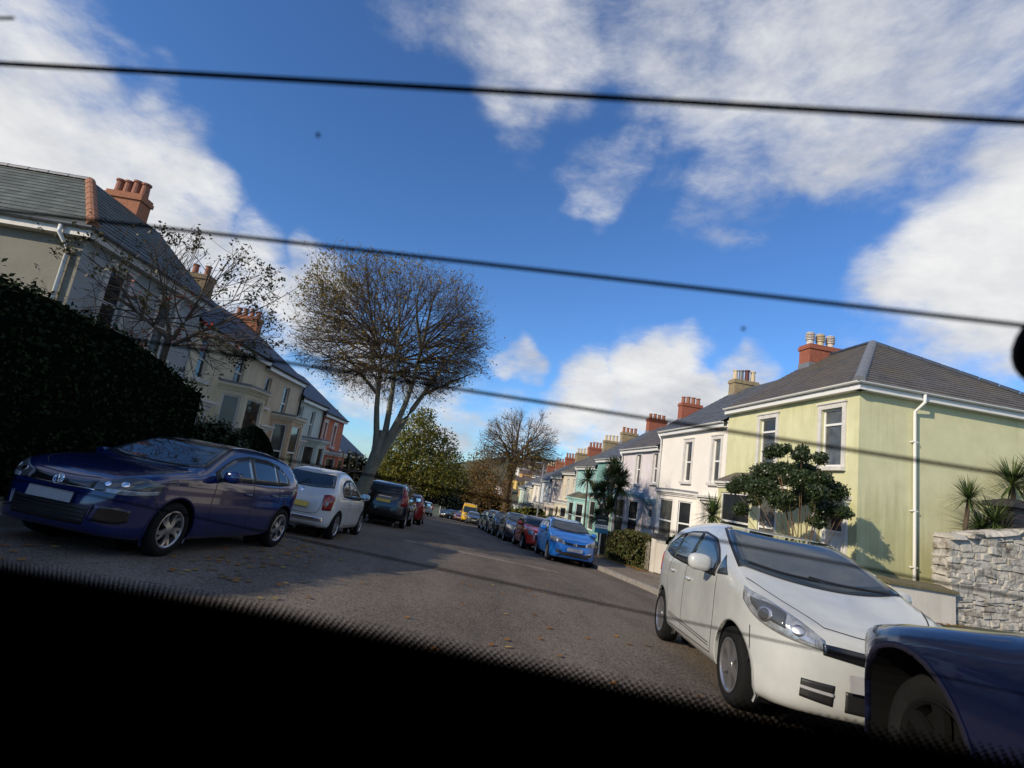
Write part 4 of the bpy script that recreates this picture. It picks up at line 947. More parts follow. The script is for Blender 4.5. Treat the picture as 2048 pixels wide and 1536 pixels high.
# ---- outlines (metres; x forward from the middle, z above the road)
HATCH = dict(id='hatch', wheels=[(1.20, .315), (-1.35, .315)], arch=.365, tyre=.315, yw=.765, rim='turbine', lip=.016,
  side=[(1.97, .20), (2.03, .30), (2.045, .48), (2.02, .62), (1.96, .735), (1.84, .835), (1.5, .925), (1.1, .99), (.88, 1.02), (.45, 1.245), (.1, 1.395), (-.3, 1.455), (-.8, 1.455), (-1.3, 1.41), (-1.60, 1.34), (-1.80, 1.10), (-1.93, .95), (-1.99, .80), (-2.035, .6), (-2.02, .4), (-1.93, .25), (-1.3, .19), (1.3, .17)],
  plan=[(2.045, 0), (2.03, .35), (1.94, .62), (1.72, .79), (1.3, .868), (.4, .876), (-1.2, .876), (-1.7, .83), (-1.93, .68), (-2.02, .38), (-2.035, 0)],
  sect=[(-.2, .76), (.15, .79), (.28, .845), (.5, .872), (.62, .877), (.72, .862), (.80, .868), (.92, .842), (1.0, .80), (1.42, .585), (1.62, .48)], k1=.07,
  dlo=[(.62, .955), (.2, .965), (-.6, .975), (-1.1, .99), (-1.42, 1.03)], dhi=[(.62, .975), (.42, 1.12), (.12, 1.275), (-.25, 1.36), (-.8, 1.365), (-1.15, 1.29), (-1.42, 1.06)], panes=[(.55, -.27), (-.33, -1.0), (-1.05, -1.33)],
  ws=[(.93, 1.035, .68, .20), (.12, 1.40, .53, .08)], rw=[(-1.86, 1.04, .60, -.10), (-1.60, 1.335, .50, -.06)],
  lamps=[('headlight', C_LAMPD, [(1.99, .36, .665), (1.90, .60, .655), (1.55, .83, .70)], [(1.96, .36, .765), (1.86, .58, .80), (1.50, .82, .815)], .005),
         ('daytime_light', C_LAMP, [(1.955, .50, .655), (1.84, .68, .655), (1.56, .83, .70)], [(1.94, .50, .69), (1.82, .67, .705), (1.55, .83, .74)], .009),
         ('fog_surround', C_GLOSSB, [(1.99, .45, .36), (1.90, .68, .34), (1.80, .78, .38)], [(1.99, .47, .52), (1.90, .66, .53), (1.80, .77, .50)], .005),
         ('fog_blade', 'paint', [(2.005, .46, .36), (1.99, .50, .35)], [(1.995, .50, .52), (1.98, .54, .52)], .012),
         ('tail_light', C_RED, [(-1.95, .52, .80), (-1.85, .74, .80), (-1.68, .84, .82)], [(-1.93, .50, .96), (-1.83, .72, .96), (-1.66, .83, .94)], .006)],
  mids=[('grille', C_GLOSSB, [(1.99, -.36, .665), (2.03, 0, .655), (1.99, .36, .665)], [(1.95, -.36, .755), (1.985, 0, .755), (1.95, .36, .755)], .005),
        ('grille_bar', C_CHROME, [(2.0, -.42, .665), (2.035, 0, .655), (2.0, .42, .665)], [(1.995, -.42, .675), (2.03, 0, .668), (1.995, .42, .675)], .012),
        ('lower_grille', C_TRIM, [(2.0, -.42, .30), (2.04, 0, .29), (2.0, .42, .30)], [(2.0, -.44, .50), (2.05, 0, .49), (2.0, .44, .50)], .005)]+[('grille_slat', C_GLOSSB, [(2.0, -.42, z_), (2.045, 0, z_-.01), (2.0, .42, z_)], [(2.0, -.42, z_+.014), (2.045, 0, z_+.004), (2.0, .42, z_+.014)], .014) for z_ in (.335, .375, .415, .455)],
  seams=[[(.60, .84, .94), (.63, .86, .6), (.55, .86, .30)], [(-.30, .84, .95), (-.31, .87, .6), (-.33, .86, .28)], [(-1.04, .82, .96), (-1.12, .85, .75), (-.98, .87, .55), (-.93, .86, .3)], [(.58, .85, .30), (-.3, .86, .27), (-.93, .85, .30)], [(1.80, .40, .84), (1.55, .70, .88), (1.0, .73, .99)], [(1.6, .83, .655), (1.45, .85, .50)]],
  mseams=[[(1.90, -.38, .80), (1.95, 0, .80), (1.90, .38, .80)]], handles=[(-.16, .80), (-.88, .82)], mirror=(.50, .97),
  plates=[('number_plate', (2.055, .50), .52, .11, C_PLW, -.1)], emblem=(2.012, .712, .055, .3, 'vw'))
def bonnet_creases(root, S, pm): pass
HATCH5 = dict(HATCH, id='hatch5', rim='five', lip=.012, wheels=[(1.20, .31), (-1.27, .31)], arch=.355, tyre=.31, yw=.735,
  side=[(1.94, .19), (1.985, .30), (1.99, .50), (1.96, .63), (1.90, .735), (1.78, .825), (1.45, .93), (1.12, 1.0), (.95, 1.04), (.5, 1.275), (.15, 1.42), (-.3, 1.48), (-.8, 1.475), (-1.3, 1.42), (-1.58, 1.35), (-1.76, 1.08), (-1.88, .95), (-1.95, .80), (-1.98, .6), (-1.97, .4), (-1.9, .25), (-1.3, .19), (1.3, .17)],
  plan=[(1.99, 0), (1.97, .35), (1.88, .60), (1.68, .76), (1.3, .832), (.4, .84), (-1.2, .84), (-1.65, .80), (-1.88, .65), (-1.97, .36), (-1.98, 0)],
  sect=[(-.2, .74), (.15, .76), (.3, .815), (.55, .84), (.75, .836), (.92, .81), (1.0, .775), (1.44, .57), (1.62, .48)], k1=.10,
  dlo=[(.72, .975), (.2, .985), (-.6, .995), (-1.1, 1.01), (-1.38, 1.05)], dhi=[(.72, .995), (.46, 1.15), (.15, 1.30), (-.25, 1.375), (-.8, 1.375), (-1.15, 1.30), (-1.38, 1.08)], panes=[(.62, -.25), (-.31, -1.0), (-1.05, -1.30)],
  ws=[(.99, 1.045, .66, .20), (.16, 1.42, .52, .08)], rw=[(-1.82, 1.04, .58, -.10), (-1.58, 1.345, .50, -.06)],
  lamps=[('headlight', C_LAMP, [(1.93, .36, .635), (1.83, .58, .645), (1.52, .79, .72)], [(1.88, .38, .745), (1.78, .60, .79), (1.46, .79, .815)], .005),
         ('headlight_bezel', C_LAMPD, [(1.90, .42, .655), (1.83, .54, .66)], [(1.87, .43, .735), (1.80, .55, .755)], .009),
         ('fog_surround', C_TRIM, [(1.96, .42, .34), (1.87, .64, .35)], [(1.965, .42, .43), (1.88, .63, .45)], .005),
         ('tail_light', C_RED, [(-1.90, .52, .80), (-1.82, .70, .80), (-1.66, .80, .82)], [(-1.88, .50, .98), (-1.80, .69, .97), (-1.64, .79, .95)], .006)],
  mids=[('grille', C_GLOSSB, [(1.93, -.36, .625), (1.97, 0, .60), (1.93, .36, .625)], [(1.905, -.36, .72), (1.945, 0, .70), (1.905, .36, .72)], .005),
        ('lower_grille', C_TRIM, [(1.96, -.60, .27), (1.985, 0, .26), (1.96, .60, .27)], [(1.97, -.36, .40), (1.995, 0, .41), (1.97, .36, .40)], .005),
        ('bumper_strip', C_CHROME, [(1.94, .36, .40), (1.88, .58, .44)], [(1.94, .36, .415), (1.88, .58, .46)], .012)],
  plates=[('number_plate', (2.0, .44), .52, .11, C_PLW, -.06)], emblem=(1.965, .66, .055, .2, 'vw'), mirror=(.58, .99))
JAZZ = dict(id='onebox', wheels=[(1.20, .305), (-1.30, .305)], arch=.352, tyre=.305, yw=.745, rim='five', lip=.012, zc=.66,
  side=[(1.86, .19), (1.93, .27), (1.95, .42), (1.94, .58), (1.90, .70), (1.80, .80), (1.55, .91), (1.25, 1.02), (1.08, 1.09), (.6, 1.33), (.2, 1.48), (-.2, 1.535), (-.8, 1.535), (-1.3, 1.49), (-1.62, 1.42), (-1.80, 1.12), (-1.89, .98), (-1.94, .75), (-1.95, .55), (-1.93, .35), (-1.85, .24), (-1.3, .19), (1.3, .17)],
  plan=[(1.95, 0), (1.925, .30), (1.82, .58), (1.58, .765), (1.2, .838), (.4, .848), (-1.2, .848), (-1.66, .80), (-1.86, .66), (-1.94, .36), (-1.95, 0)],
  sect=[(-.2, .74), (.15, .765), (.26, .825), (.45, .846), (.62, .848), (.80, .836), (.95, .815), (1.05, .78), (1.5, .575), (1.7, .48)], k1=.13, k2=.09,
  dlo=[(.66, .985), (.2, 1.0), (-.6, 1.03), (-1.1, 1.07), (-1.50, 1.15)], dhi=[(.66, 1.06), (.45, 1.22), (.20, 1.35), (-.25, 1.425), (-.8, 1.42), (-1.2, 1.36), (-1.50, 1.19)], panes=[(.60, -.28), (-.34, -.98), (-1.03, -1.42)],
  ws=[(1.20, 1.075, .67, .22), (.22, 1.475, .54, .08)], rw=[(-1.84, 1.12, .58, -.10), (-1.62, 1.42, .50, -.06)],
  lamps=[('headlight', C_LAMP, [(1.88, .38, .635), (1.76, .60, .665), (1.56, .76, .74), (1.38, .82, .86)], [(1.84, .38, .70), (1.68, .58, .80), (1.50, .71, .90), (1.33, .79, .98)], .006),
         ('headlight_bezel', C_LAMPD, [(1.72, .58, .715), (1.58, .71, .78), (1.50, .77, .84)], [(1.67, .57, .775), (1.53, .69, .85), (1.45, .755, .89)], .010),
         ('indicator', C_LAMP, [(1.835, .44, .66), (1.78, .52, .675)], [(1.82, .44, .69), (1.765, .52, .715)], .011),
         ('fog_surround', C_TRIM, [(1.91, .34, .29), (1.84, .54, .31)], [(1.925, .33, .43), (1.84, .53, .43)], .006),
         ('fog_slat', C_PLW, [(1.92, .335, .355), (1.84, .535, .365)], [(1.92, .335, .375), (1.84, .535, .385)], .012),
         ('tail_light', C_RED, [(-1.90, .52, .80), (-1.80, .72, .82), (-1.66, .80, .84)], [(-1.86, .50, 1.10), (-1.77, .68, 1.10), (-1.63, .77, 1.06)], .006),
         ('quarter_window', C_GLASST, [(.98, .80, 1.01), (.70, .81, 1.0)], [(.78, .76, 1.14), (.70, .72, 1.19)], .0065)],
  mids=[('grille', C_GLOSSB, [(1.88, -.40, .615), (1.945, 0, .58), (1.88, .40, .615)], [(1.86, -.40, .685), (1.915, 0, .675), (1.86, .40, .685)], .006),
        ('lower_grille', C_TRIM, [(1.93, -.26, .27), (1.95, 0, .265), (1.93, .26, .27)], [(1.935, -.26, .41), (1.955, 0, .415), (1.935, .26, .41)], .005)],
  seams=[[(.72, .81, .98), (.76, .84, .6), (.70, .84, .28)], [(-.31, .81, 1.02), (-.31, .85, .6), (-.31, .84, .27)], [(-1.0, .80, 1.06), (-1.12, .83, .8), (-.96, .84, .55), (-.90, .84, .28)], [(.70, .84, .28), (-.9, .84, .27)], [(1.80, .36, .79), (1.50, .60, .92), (1.22, .72, 1.02)], [(1.50, .785, .68), (1.52, .79, .45), (1.45, .80, .33)], [(.66, .845, .36), (-.88, .845, .40)], [(.66, .845, .335), (-.88, .845, .375)]],
  mseams=[[(1.80, -.36, .79), (1.86, 0, .77), (1.80, .36, .79)]], handles=[(-.15, .86), (-.86, .89)], mirror=(.58, 1.02), plates=[('number_plate', (1.965, .42), .52, .11, C_PLW, -.05)])
BUBBLE = dict(id='bubble', wheels=[(1.14, .295), (-1.16, .295)], arch=.338, tyre=.295, yw=.715, rim='multi', lip=.012,
  side=[(1.66, .20), (1.74, .30), (1.76, .48), (1.74, .64), (1.66, .78), (1.42, .88), (1.1, .95), (.92, .99), (.55, 1.26), (.25, 1.42), (-.1, 1.49), (-.5, 1.485), (-.95, 1.42), (-1.25, 1.30), (-1.50, 1.03), (-1.66, .90), (-1.74, .72), (-1.77, .52), (-1.75, .35), (-1.66, .24), (-1.1, .19), (1.1, .17)],
  plan=[(1.76, 0), (1.73, .32), (1.62, .56), (1.40, .71), (1.1, .785), (.4, .815), (-1.1, .815), (-1.45, .765), (-1.66, .62), (-1.75, .35), (-1.77, 0)],
  sect=[(-.2, .70), (.15, .735), (.28, .79), (.5, .812), (.7, .80), (.86, .775), (.95, .74), (1.42, .52), (1.62, .42)], k1=.16, k2=.09,
  dlo=[(.66, .90), (.2, .91), (-.4, .92), (-.9, .95), (-1.0, .98)], dhi=[(.66, .93), (.45, 1.16), (.2, 1.31), (-.1, 1.37), (-.55, 1.33), (-.85, 1.2), (-1.0, 1.04)], panes=[(.6, -.30), (-.36, -.95)],
  ws=[(1.0, 1.0, .64, .2), (.25, 1.42, .50, .1)], rw=[(-1.49, 1.03, .56, -.10), (-1.18, 1.345, .48, -.06)],
  lamps=[('headlight', C_LAMP, [(1.70, .44, .60), (1.58, .62, .60)], [(1.64, .44, .76), (1.52, .62, .76)], .008),
         ('tail_light', C_RED, [(-1.70, .54, .60), (-1.62, .63, .60), (-1.56, .69, .61)], [(-1.63, .50, .90), (-1.55, .59, .90), (-1.48, .65, .885)], .010),
         ('tail_lamp_center', C_PLW, [(-1.665, .58, .70), (-1.62, .62, .70)], [(-1.64, .56, .78), (-1.595, .60, .78)], .015)],
  mids=[('bumper_strip', C_CHROME, [(-1.70, .62, .36), (-1.76, .3, .36), (-1.77, 0, .36), (-1.76, -.3, .36), (-1.70, -.62, .36)], [(-1.72, .62, .44), (-1.77, .3, .44), (-1.78, 0, .44), (-1.77, -.3, .44), (-1.72, -.62, .44)], .015)],
  seams=[[(.60, .78, .90), (.62, .81, .6), (.55, .80, .28)], [(-.38, .77, .92), (-.45, .81, .6), (-.5, .80, .28)], [(.55, .8, .28), (-.5, .8, .27)], [(.9, .74, .86), (-1.25, .76, .88)]],
  mseams=[[(-1.70, -.52, .88), (-1.735, -.50, .56), (-1.76, -.40, .50), (-1.77, 0, .50), (-1.76, .40, .50), (-1.735, .50, .56), (-1.70, .52, .88)]], handles=[(-.28, .78)], handlem=C_CHROME, mirror=(.48, .93),
  plates=[('number_plate', (-1.775, .62), .50, .11, C_PLY, .35)], emblem=(-1.60, .96, .045, .6, 'oval'))
ESTATE = dict(id='suv', wheels=[(1.38, .36), (-1.45, .36)], arch=.415, tyre=.36, yw=.815, rim='five', lip=.03, clad=.34, cladm=C_TRIM,
  side=[(2.28, .27), (2.34, .40), (2.34, .62), (2.30, .82), (2.18, .96), (1.7, 1.04), (1.2, 1.10), (.95, 1.14), (.5, 1.42), (.15, 1.58), (-.3, 1.655), (-1.0, 1.66), (-1.7, 1.60), (-2.02, 1.53), (-2.16, 1.22), (-2.26, 1.02), (-2.33, .75), (-2.34, .5), (-2.28, .34), (-1.6, .27), (1.6, .25)],
  plan=[(2.34, 0), (2.32, .4), (2.22, .72), (1.98, .88), (1.5, .945), (0, .95), (-1.6, .945), (-2.05, .89), (-2.25, .74), (-2.33, .4), (-2.34, 0)],
  sect=[(-.2, .84), (.25, .87), (.4, .93), (.65, .95), (.9, .935), (1.08, .89), (1.15, .855), (1.6, .64), (1.8, .54)], k1=.13,
  dlo=[(.72, 1.10), (0, 1.11), (-1.2, 1.13), (-1.85, 1.18)], dhi=[(.72, 1.12), (.45, 1.30), (.12, 1.475), (-.4, 1.54), (-1.2, 1.52), (-1.6, 1.45), (-1.85, 1.22)], panes=[(.64, -.22), (-.29, -1.15), (-1.22, -1.75)],
  ws=[(1.02, 1.16, .74, .2), (.15, 1.585, .60, .08)], rw=[(-2.17, 1.20, .66, -.08), (-2.03, 1.52, .58, -.05)],
  lamps=[('headlight', C_LAMP, [(2.27, .50, .76), (2.12, .78, .78)], [(2.22, .50, .90), (2.06, .78, .92)], .006),
         ('tail_light', C_RED, [(-2.27, .66, .80), (-2.16, .82, .80), (-2.05, .88, .82)], [(-2.06, .60, 1.50), (-2.02, .66, 1.50), (-1.96, .70, 1.46)], .008)],
  mids=[('grille', C_GLOSSB, [(2.30, -.42, .66), (2.35, 0, .64), (2.30, .42, .66)], [(2.26, -.42, .88), (2.31, 0, .88), (2.26, .42, .88)], .006),
        ('lettering', C_CHROME, [(-2.26, .26, 1.075), (-2.27, 0, 1.075), (-2.26, -.26, 1.075)], [(-2.26, .26, 1.09), (-2.265, 0, 1.09), (-2.26, -.26, 1.09)], .006)],
  seams=[[(.72, .92, 1.08), (.75, .94, .7), (.68, .93, .38)], [(-.25, .92, 1.1), (-.26, .95, .6), (-.28, .93, .38)], [(-1.2, .91, 1.12), (-1.25, .94, .8), (-1.05, .93, .5)]], mseams=[[(-2.30, -.70, .72), (-2.335, 0, .70), (-2.30, .70, .72)]],
  handles=[(-.1, .98), (-1.02, 1.0)], mirror=(.60, 1.11), plates=[('number_plate', (-2.34, .86), .52, .11, C_PLY, .2)])
MINI = dict(BUBBLE, id='mini', rim='five', wheels=[(1.22, .31), (-1.25, .31)], arch=.36, tyre=.31, yw=.735, lip=.035, lipm=C_TRIM, clad=.27, cladm=C_TRIM,
  side=[(1.80, .19), (1.85, .30), (1.86, .50), (1.83, .70), (1.74, .83), (1.4, .91), (1.0, .97), (.78, 1.0), (.50, 1.22), (.22, 1.37), (-.2, 1.42), (-.8, 1.42), (-1.3, 1.38), (-1.52, 1.33), (-1.68, 1.02), (-1.78, .90), (-1.83, .7), (-1.84, .45), (-1.78, .26), (-1.2, .19), (1.2, .17)],
  plan=[(1.86, 0), (1.83, .35), (1.72, .62), (1.5, .77), (1.2, .835), (.4, .84), (-1.2, .84), (-1.55, .79), (-1.75, .64), (-1.83, .36), (-1.84, 0)],
  sect=[(-.2, .73), (.15, .76), (.28, .82), (.5, .84), (.7, .825), (.86, .80), (.95, .76), (1.40, .60), (1.6, .52)], k1=.14, k2=.09,
  dlo=[(.66, .95), (.2, .955), (-.6, .96), (-1.3, .98), (-1.46, 1.0)], dhi=[(.66, .97), (.45, 1.15), (.2, 1.30), (-.2, 1.335), (-.8, 1.325), (-1.25, 1.27), (-1.46, 1.05)], panes=[(.58, -.32), (-.38, -1.38)],
  ws=[(.85, 1.01, .68, .2), (.22, 1.37, .56, .1)], rw=[(-1.68, 1.02, .60, -.08), (-1.53, 1.33, .54, -.05)],
  lamps=[('headlight', C_LAMP, [(1.82, .46, .62), (1.68, .68, .62)], [(1.76, .46, .84), (1.60, .68, .83)], .008),
         ('tail_light', C_RED, [(-1.80, .56, .62), (-1.70, .70, .62)], [(-1.76, .55, .90), (-1.66, .68, .90)], .008)],
  mids=[('grille', C_GLOSSB, [(1.84, -.36, .46), (1.865, 0, .45), (1.84, .36, .46)], [(1.82, -.36, .68), (1.85, 0, .69), (1.82, .36, .68)], .006), ('grille_bar', C_CHROME, [(1.835, -.4, .68), (1.86, 0, .69), (1.835, .4, .68)], [(1.83, -.4, .70), (1.855, 0, .71), (1.83, .4, .70)], .010)],
  seams=[[(.62, .80, .94), (.62, .83, .6), (.55, .82, .3)], [(-.42, .80, .95), (-.5, .83, .6), (-.5, .82, .3)]], mseams=[], handles=[(-.28, .86)], mirror=(.5, .98), plates=[('number_plate', (1.87, .40), .50, .11, C_PLW, -.05)])
MINI.pop('emblem')
# lamps painted in body colour are resolved per car
def fix(spec, pm):
    s = dict(spec); s['lamps'] = [(n, pm if m == 'paint' else m, a, b, o) for n, m, a, b, o in spec['lamps']]; return s
# ------------------------------------------------------------------ parked cars
P_NAVY = paint('paint_deep_blue', (.004, .012, .075), .16, .1)
P_WHITE = paint('paint_white', (.455, .47, .455), .26, 0, .16)
P_WHITE2 = paint('paint_off_white', (.56, .56, .53), .3)
P_BLACK = paint('paint_black', (.006, .006, .007), .2)
P_BLUE = paint('paint_bright_blue', (.012, .15, .54), .25, .2)
P_REDC = paint('paint_red', (.60, .028, .014), .25)
P_CRIM = paint('paint_crimson', (.26, .012, .012), .25)
P_SLATE = paint('paint_slate_blue', (.035, .045, .07), .25, .4)
P_GREYC = paint('paint_grey', (.06, .065, .07), .25, .4)
P_SILV = paint('paint_silver', (.33, .34, .35), .3, .7)
P_MAROON = paint('paint_maroon', (.10, .01, .012), .25)
P_YEL = paint('paint_yellow', (.62, .37, .012), .35)
GL, GRR = 'cars parked along the left kerb', 'cars parked along the right kerb'
def wipers(x0, z0, sgn=1):
    def fn(root, S, pm):
        for pts in ([(x0, .55, z0), (x0+.03, .1, z0+.0), (x0-.02, -.12, z0+.02)], [(x0+.02, -.05, z0), (x0, -.35, z0), (x0-.10, -.62, z0+.03)]):
            P = S.snap(resample(pts, 12)); P = P+S.grad(P)*.022; b = MB(); b.tube(list(P), .009, 5); local_part(b, 'wiper', C_TRIM, root)
    return fn
def dash(root, S, pm):
    b = MB(); patch(b, S, [(.62, -.42, 1.2), (.62, -.30, 1.2)], [(.57, -.42, 1.24), (.57, -.30, 1.24)], 3, 2, .009, .004); local_part(b, 'permit_sticker', C_PLW, root)
def disc(root, S, name, c, r_, m, off, par=None):
    for sg in (1, -1):
        c0 = S.snap(np.array([c])); n_ = S.grad(c0)[0]; u_ = unit(np.cross(n_, (0, 0, 1))); v_ = np.cross(u_, n_); a = np.linspace(0, math.pi, 13)
        b = MB(); patch(b, S, [c0[0]+u_*r_*math.cos(t)-v_*r_*math.sin(t) for t in a], [c0[0]+u_*r_*math.cos(t)+v_*r_*math.sin(t) for t in a], 16, 4, off, .006, sides=(sg,)); local_part(b, name, m, root, True)
def lamp_detail(root, S, pm):
    disc(root, S, 'lamp_reflector', (1.60, .67, .785), .062, C_ALLOY, .014); disc(root, S, 'lamp_projector', (1.605, .675, .782), .040, C_LAMPD, .019)
    disc(root, S, 'lamp_reflector', (1.76, .52, .715), .040, C_ALLOY, .014)
def lamp_detail_hatch(root, S, pm):
    disc(root, S, 'lamp_projector', (1.82, .62, .735), .036, C_CHROME, .012); disc(root, S, 'lamp_projector', (1.90, .50, .725), .032, C_CHROME, .012)
JAZZ['extra'] = [wipers(1.08, 1.10), dash, lamp_detail]; HATCH['extra'] = [wipers(.86, 1.06), lamp_detail_hatch]; HATCH5['extra'] = [wipers(.92, 1.07)]
def rear_extra(root, S, pm):
    b = MB(); b.tube([(-1.42, -.05, 1.20), (-1.50, .12, 1.06), (-1.46, .42, 1.09)], .010, 5); local_part(b, 'rear_wiper', C_TRIM, root)
    b = MB(); b.tube([(-.75, 0, 1.46), (-1.02, 0, 1.60)], .006, 5); local_part(b, 'aerial', C_TRIM, root)
BUBBLE['extra'] = [rear_extra]
def roof_extra(root, S, pm):
    for sg in (1, -1):
        b = MB(); P = S.snap(resample([(.2, sg*.62, 1.6), (-.6, sg*.64, 1.65), (-1.7, sg*.6, 1.58)], 14)); P = P+np.array([0, 0, .05]); b.tube(list(P), .016, 6); local_part(b, 'roof_rail', C_CHROME, root)
    b = blob((-1.75, 0, 1.66), (.09, .022, .04), 8); local_part(b, 'aerial', C_TRIM, root, True)
ESTATE['extra'] = [roof_extra]
make_car('parked_car', 'dark blue hatchback in shade beside the hedge, nose towards us', fix(HATCH, P_NAVY), -3.55, 8.14, 192.5, P_NAVY, GL, 2)
make_car('parked_car', 'small rounded white car seen from behind past the dark blue hatchback', fix(BUBBLE, P_WHITE2), -2.66, 13.3, 5.5, P_WHITE2, GL, 2)
make_car('parked_car', 'black tall estate car seen from behind beside the big tree', fix(ESTATE, P_BLACK), -1.70, 22.2, 3, P_BLACK, GL, 1)
make_car('parked_car', 'red car half hidden in front of the black estate car', fix(HATCH5, P_CRIM), -1.15, 28.2, 2, P_CRIM, GL, 0)
make_car('parked_car', 'white one-box hatchback with long headlight, nearest on right', fix(JAZZ, P_WHITE), 3.80, 5.52, 191.5, P_WHITE, GRR, 2, size=1.03)
make_car('parked_car', 'bright blue hatchback facing us by the pavement on right', fix(HATCH5, P_BLUE), 4.98, 19.25, 183, P_BLUE, GRR, 2)
make_car('parked_car', 'small red car with dark windows behind the bright blue hatchback', fix(MINI, P_REDC), 4.78, 23.5, 181, P_REDC, GRR, 1)
make_car('parked_car', 'slate blue car behind the small red car', fix(dict(HATCH5), P_SLATE), 4.62, 28.0, 181, P_SLATE, GRR, 1)
make_car('parked_car', 'black car, third behind the bright blue hatchback', fix(dict(HATCH), P_BLACK), 4.58, 32.6, 180, P_BLACK, GRR, 0)
make_car('parked_car', 'dark navy car with pale reflections, fourth behind the bright blue hatchback', fix(JAZZ, P_SLATE), 4.62, 37.2, 180, P_SLATE, GRR, 0)
make_car('parked_car', 'dark grey car, last of the close row on the right', fix(HATCH5, P_GREYC), 4.75, 41.9, 180, P_GREYC, GRR, 0)
GF = 'cars at the far bend of the road'
make_car('parked_car', 'distant white car at the far bend', fix(ESTATE, P_WHITE2), -.9, 66, -8, P_WHITE2, GF, 0)
make_car('parked_car', 'distant black car left of the maroon one', fix(HATCH, P_BLACK), 2.9, 80.5, 215, P_BLACK, GF, 0)
make_car('parked_car', 'distant maroon car beside the yellow van', fix(HATCH5, P_MAROON), 4.4, 76.2, 195, P_MAROON, GF, 0)
make_car('parked_car', 'distant dark car in front of the yellow van', fix(HATCH5, P_GREYC), 5.0, 62.5, 181, P_GREYC, GF, 0)
P_NIGHT = paint('paint_night_blue', (.003, .006, .028), .25, .05)
NEAR = dict(ESTATE, id='near', mirror=(.05, 1.11), lip=.02, wheels=[(1.66, .43), (-1.45, .43)], arch=.475, tyre=.385, yw=.66, clad=.30, rim='seven', extra=[])
make_car('parked_car', 'blue car with big wheel arch at the lower right corner, closest to us', fix(NEAR, P_NIGHT), 3.06, .72, 10.5, P_NIGHT, GRR, 2, hub=C_UNDER)
VAN = dict(id='van', cat='van', wheels=[(1.7, .34), (-1.7, .34)], arch=.40, tyre=.34, yw=.84, rim='seven', zc=.95,
  side=[(2.62, .30), (2.70, .45), (2.70, .75), (2.60, 1.0), (2.35, 1.2), (1.9, 1.75), (1.62, 2.2), (1.35, 2.45), (.9, 2.55), (-2.4, 2.55), (-2.64, 2.4), (-2.70, 1.2), (-2.70, .5), (-2.6, .32), (0, .25)],
  plan=[(2.70, 0), (2.66, .5), (2.5, .82), (2.1, .98), (0, 1.0), (-2.3, 1.0), (-2.62, .92), (-2.70, .5), (-2.70, 0)], sect=[(-.2, .9), (.3, .96), (.8, 1.0), (1.3, .985), (2.4, .86), (2.7, .82)], k1=.14,
  dlo=[(2.0, 1.22), (1.0, 1.25)], dhi=[(2.0, 1.45), (1.7, 1.8), (1.0, 1.85)], panes=[(1.94, 1.06)], ws=[(2.3, 1.22, .82, .15), (1.68, 2.02, .74, .06)], rw=[(-2.70, 1.4, .4, 0), (-2.66, 1.95, .4, 0)],
  lamps=[('headlight', C_LAMP, [(2.66, .55, .8), (2.55, .8, .82)], [(2.6, .55, 1.0), (2.48, .8, 1.04)], .008)], mids=[('grille', C_TRIM, [(2.68, -.5, .62), (2.71, 0, .62), (2.68, .5, .62)], [(2.66, -.5, .85), (2.69, 0, .85), (2.66, .5, .85)], .008)],
  mirror=(1.85, 1.25), plates=[('number_plate', (2.72, .45), .52, .11, C_PLW, 0)])
make_car('parked_van', 'bright yellow high roofed van far down the street', fix(VAN, P_YEL), 4.95, 70.5, 182, P_YEL, None, 0)
# ------------------------------------------------------------------ plants
rng = np.random.default_rng(11)
def arr_mesh(name, V, F, m, parent=None, rnd=None, smooth=False):
    """mesh from arrays: V (n,3), F (m,k)"""
    me = bpy.data.meshes.new(name); V = np.ascontiguousarray(V, np.float32); F = np.ascontiguousarray(F, np.int32); k = F.shape[1]
    me.vertices.add(len(V)); me.vertices.foreach_set('co', V.ravel()); me.loops.add(F.size); me.loops.foreach_set('vertex_index', F.ravel())
    me.polygons.add(len(F)); me.polygons.foreach_set('loop_start', np.arange(0, F.size, k, dtype=np.int32))
    if smooth: me.polygons.foreach_set('use_smooth', np.ones(len(F), bool))
    if rnd is not None:
        a = me.attributes.new('rnd', 'FLOAT', 'POINT'); a.data.foreach_set('value', np.ascontiguousarray(rnd, np.float32))
    me.materials.append(m); me.update(); me.validate(); o = bpy.data.objects.new(name, me); COL.objects.link(o)
    if parent is not None: o.parent = parent; o.matrix_parent_inverse = PINV(parent)
    return o
def leaves(C, size, up=.3, asp=1.7, jit=.35, N=None):
    """leaf blades (pointed quads with a fold) at centres C; returns V, F, rnd"""
    n = len(C); d = rng.normal(size=(n, 3)); d[:, 2] += up*rng.normal(size=n); d /= np.linalg.norm(d, axis=1, keepdims=True)
    q = rng.normal(size=(n, 3)); 
    if N is not None: q = q*.6+N*1.0
    s = np.cross(d, q); s /= np.linalg.norm(s, axis=1, keepdims=True)+1e-9; nn = np.cross(d, s)
    L = (size*(1+jit*rng.uniform(-1, 1, n)))[:, None]; Wd = L/asp/2
    V = np.stack([C-d*L*.5, C+s*Wd+nn*L*.08, C+d*L*.5, C-s*Wd+nn*L*.08], 1)
    F = np.arange(n*4).reshape(n, 4); return V.reshape(-1, 3), F, np.repeat(rng.uniform(0, 1, n), 4)
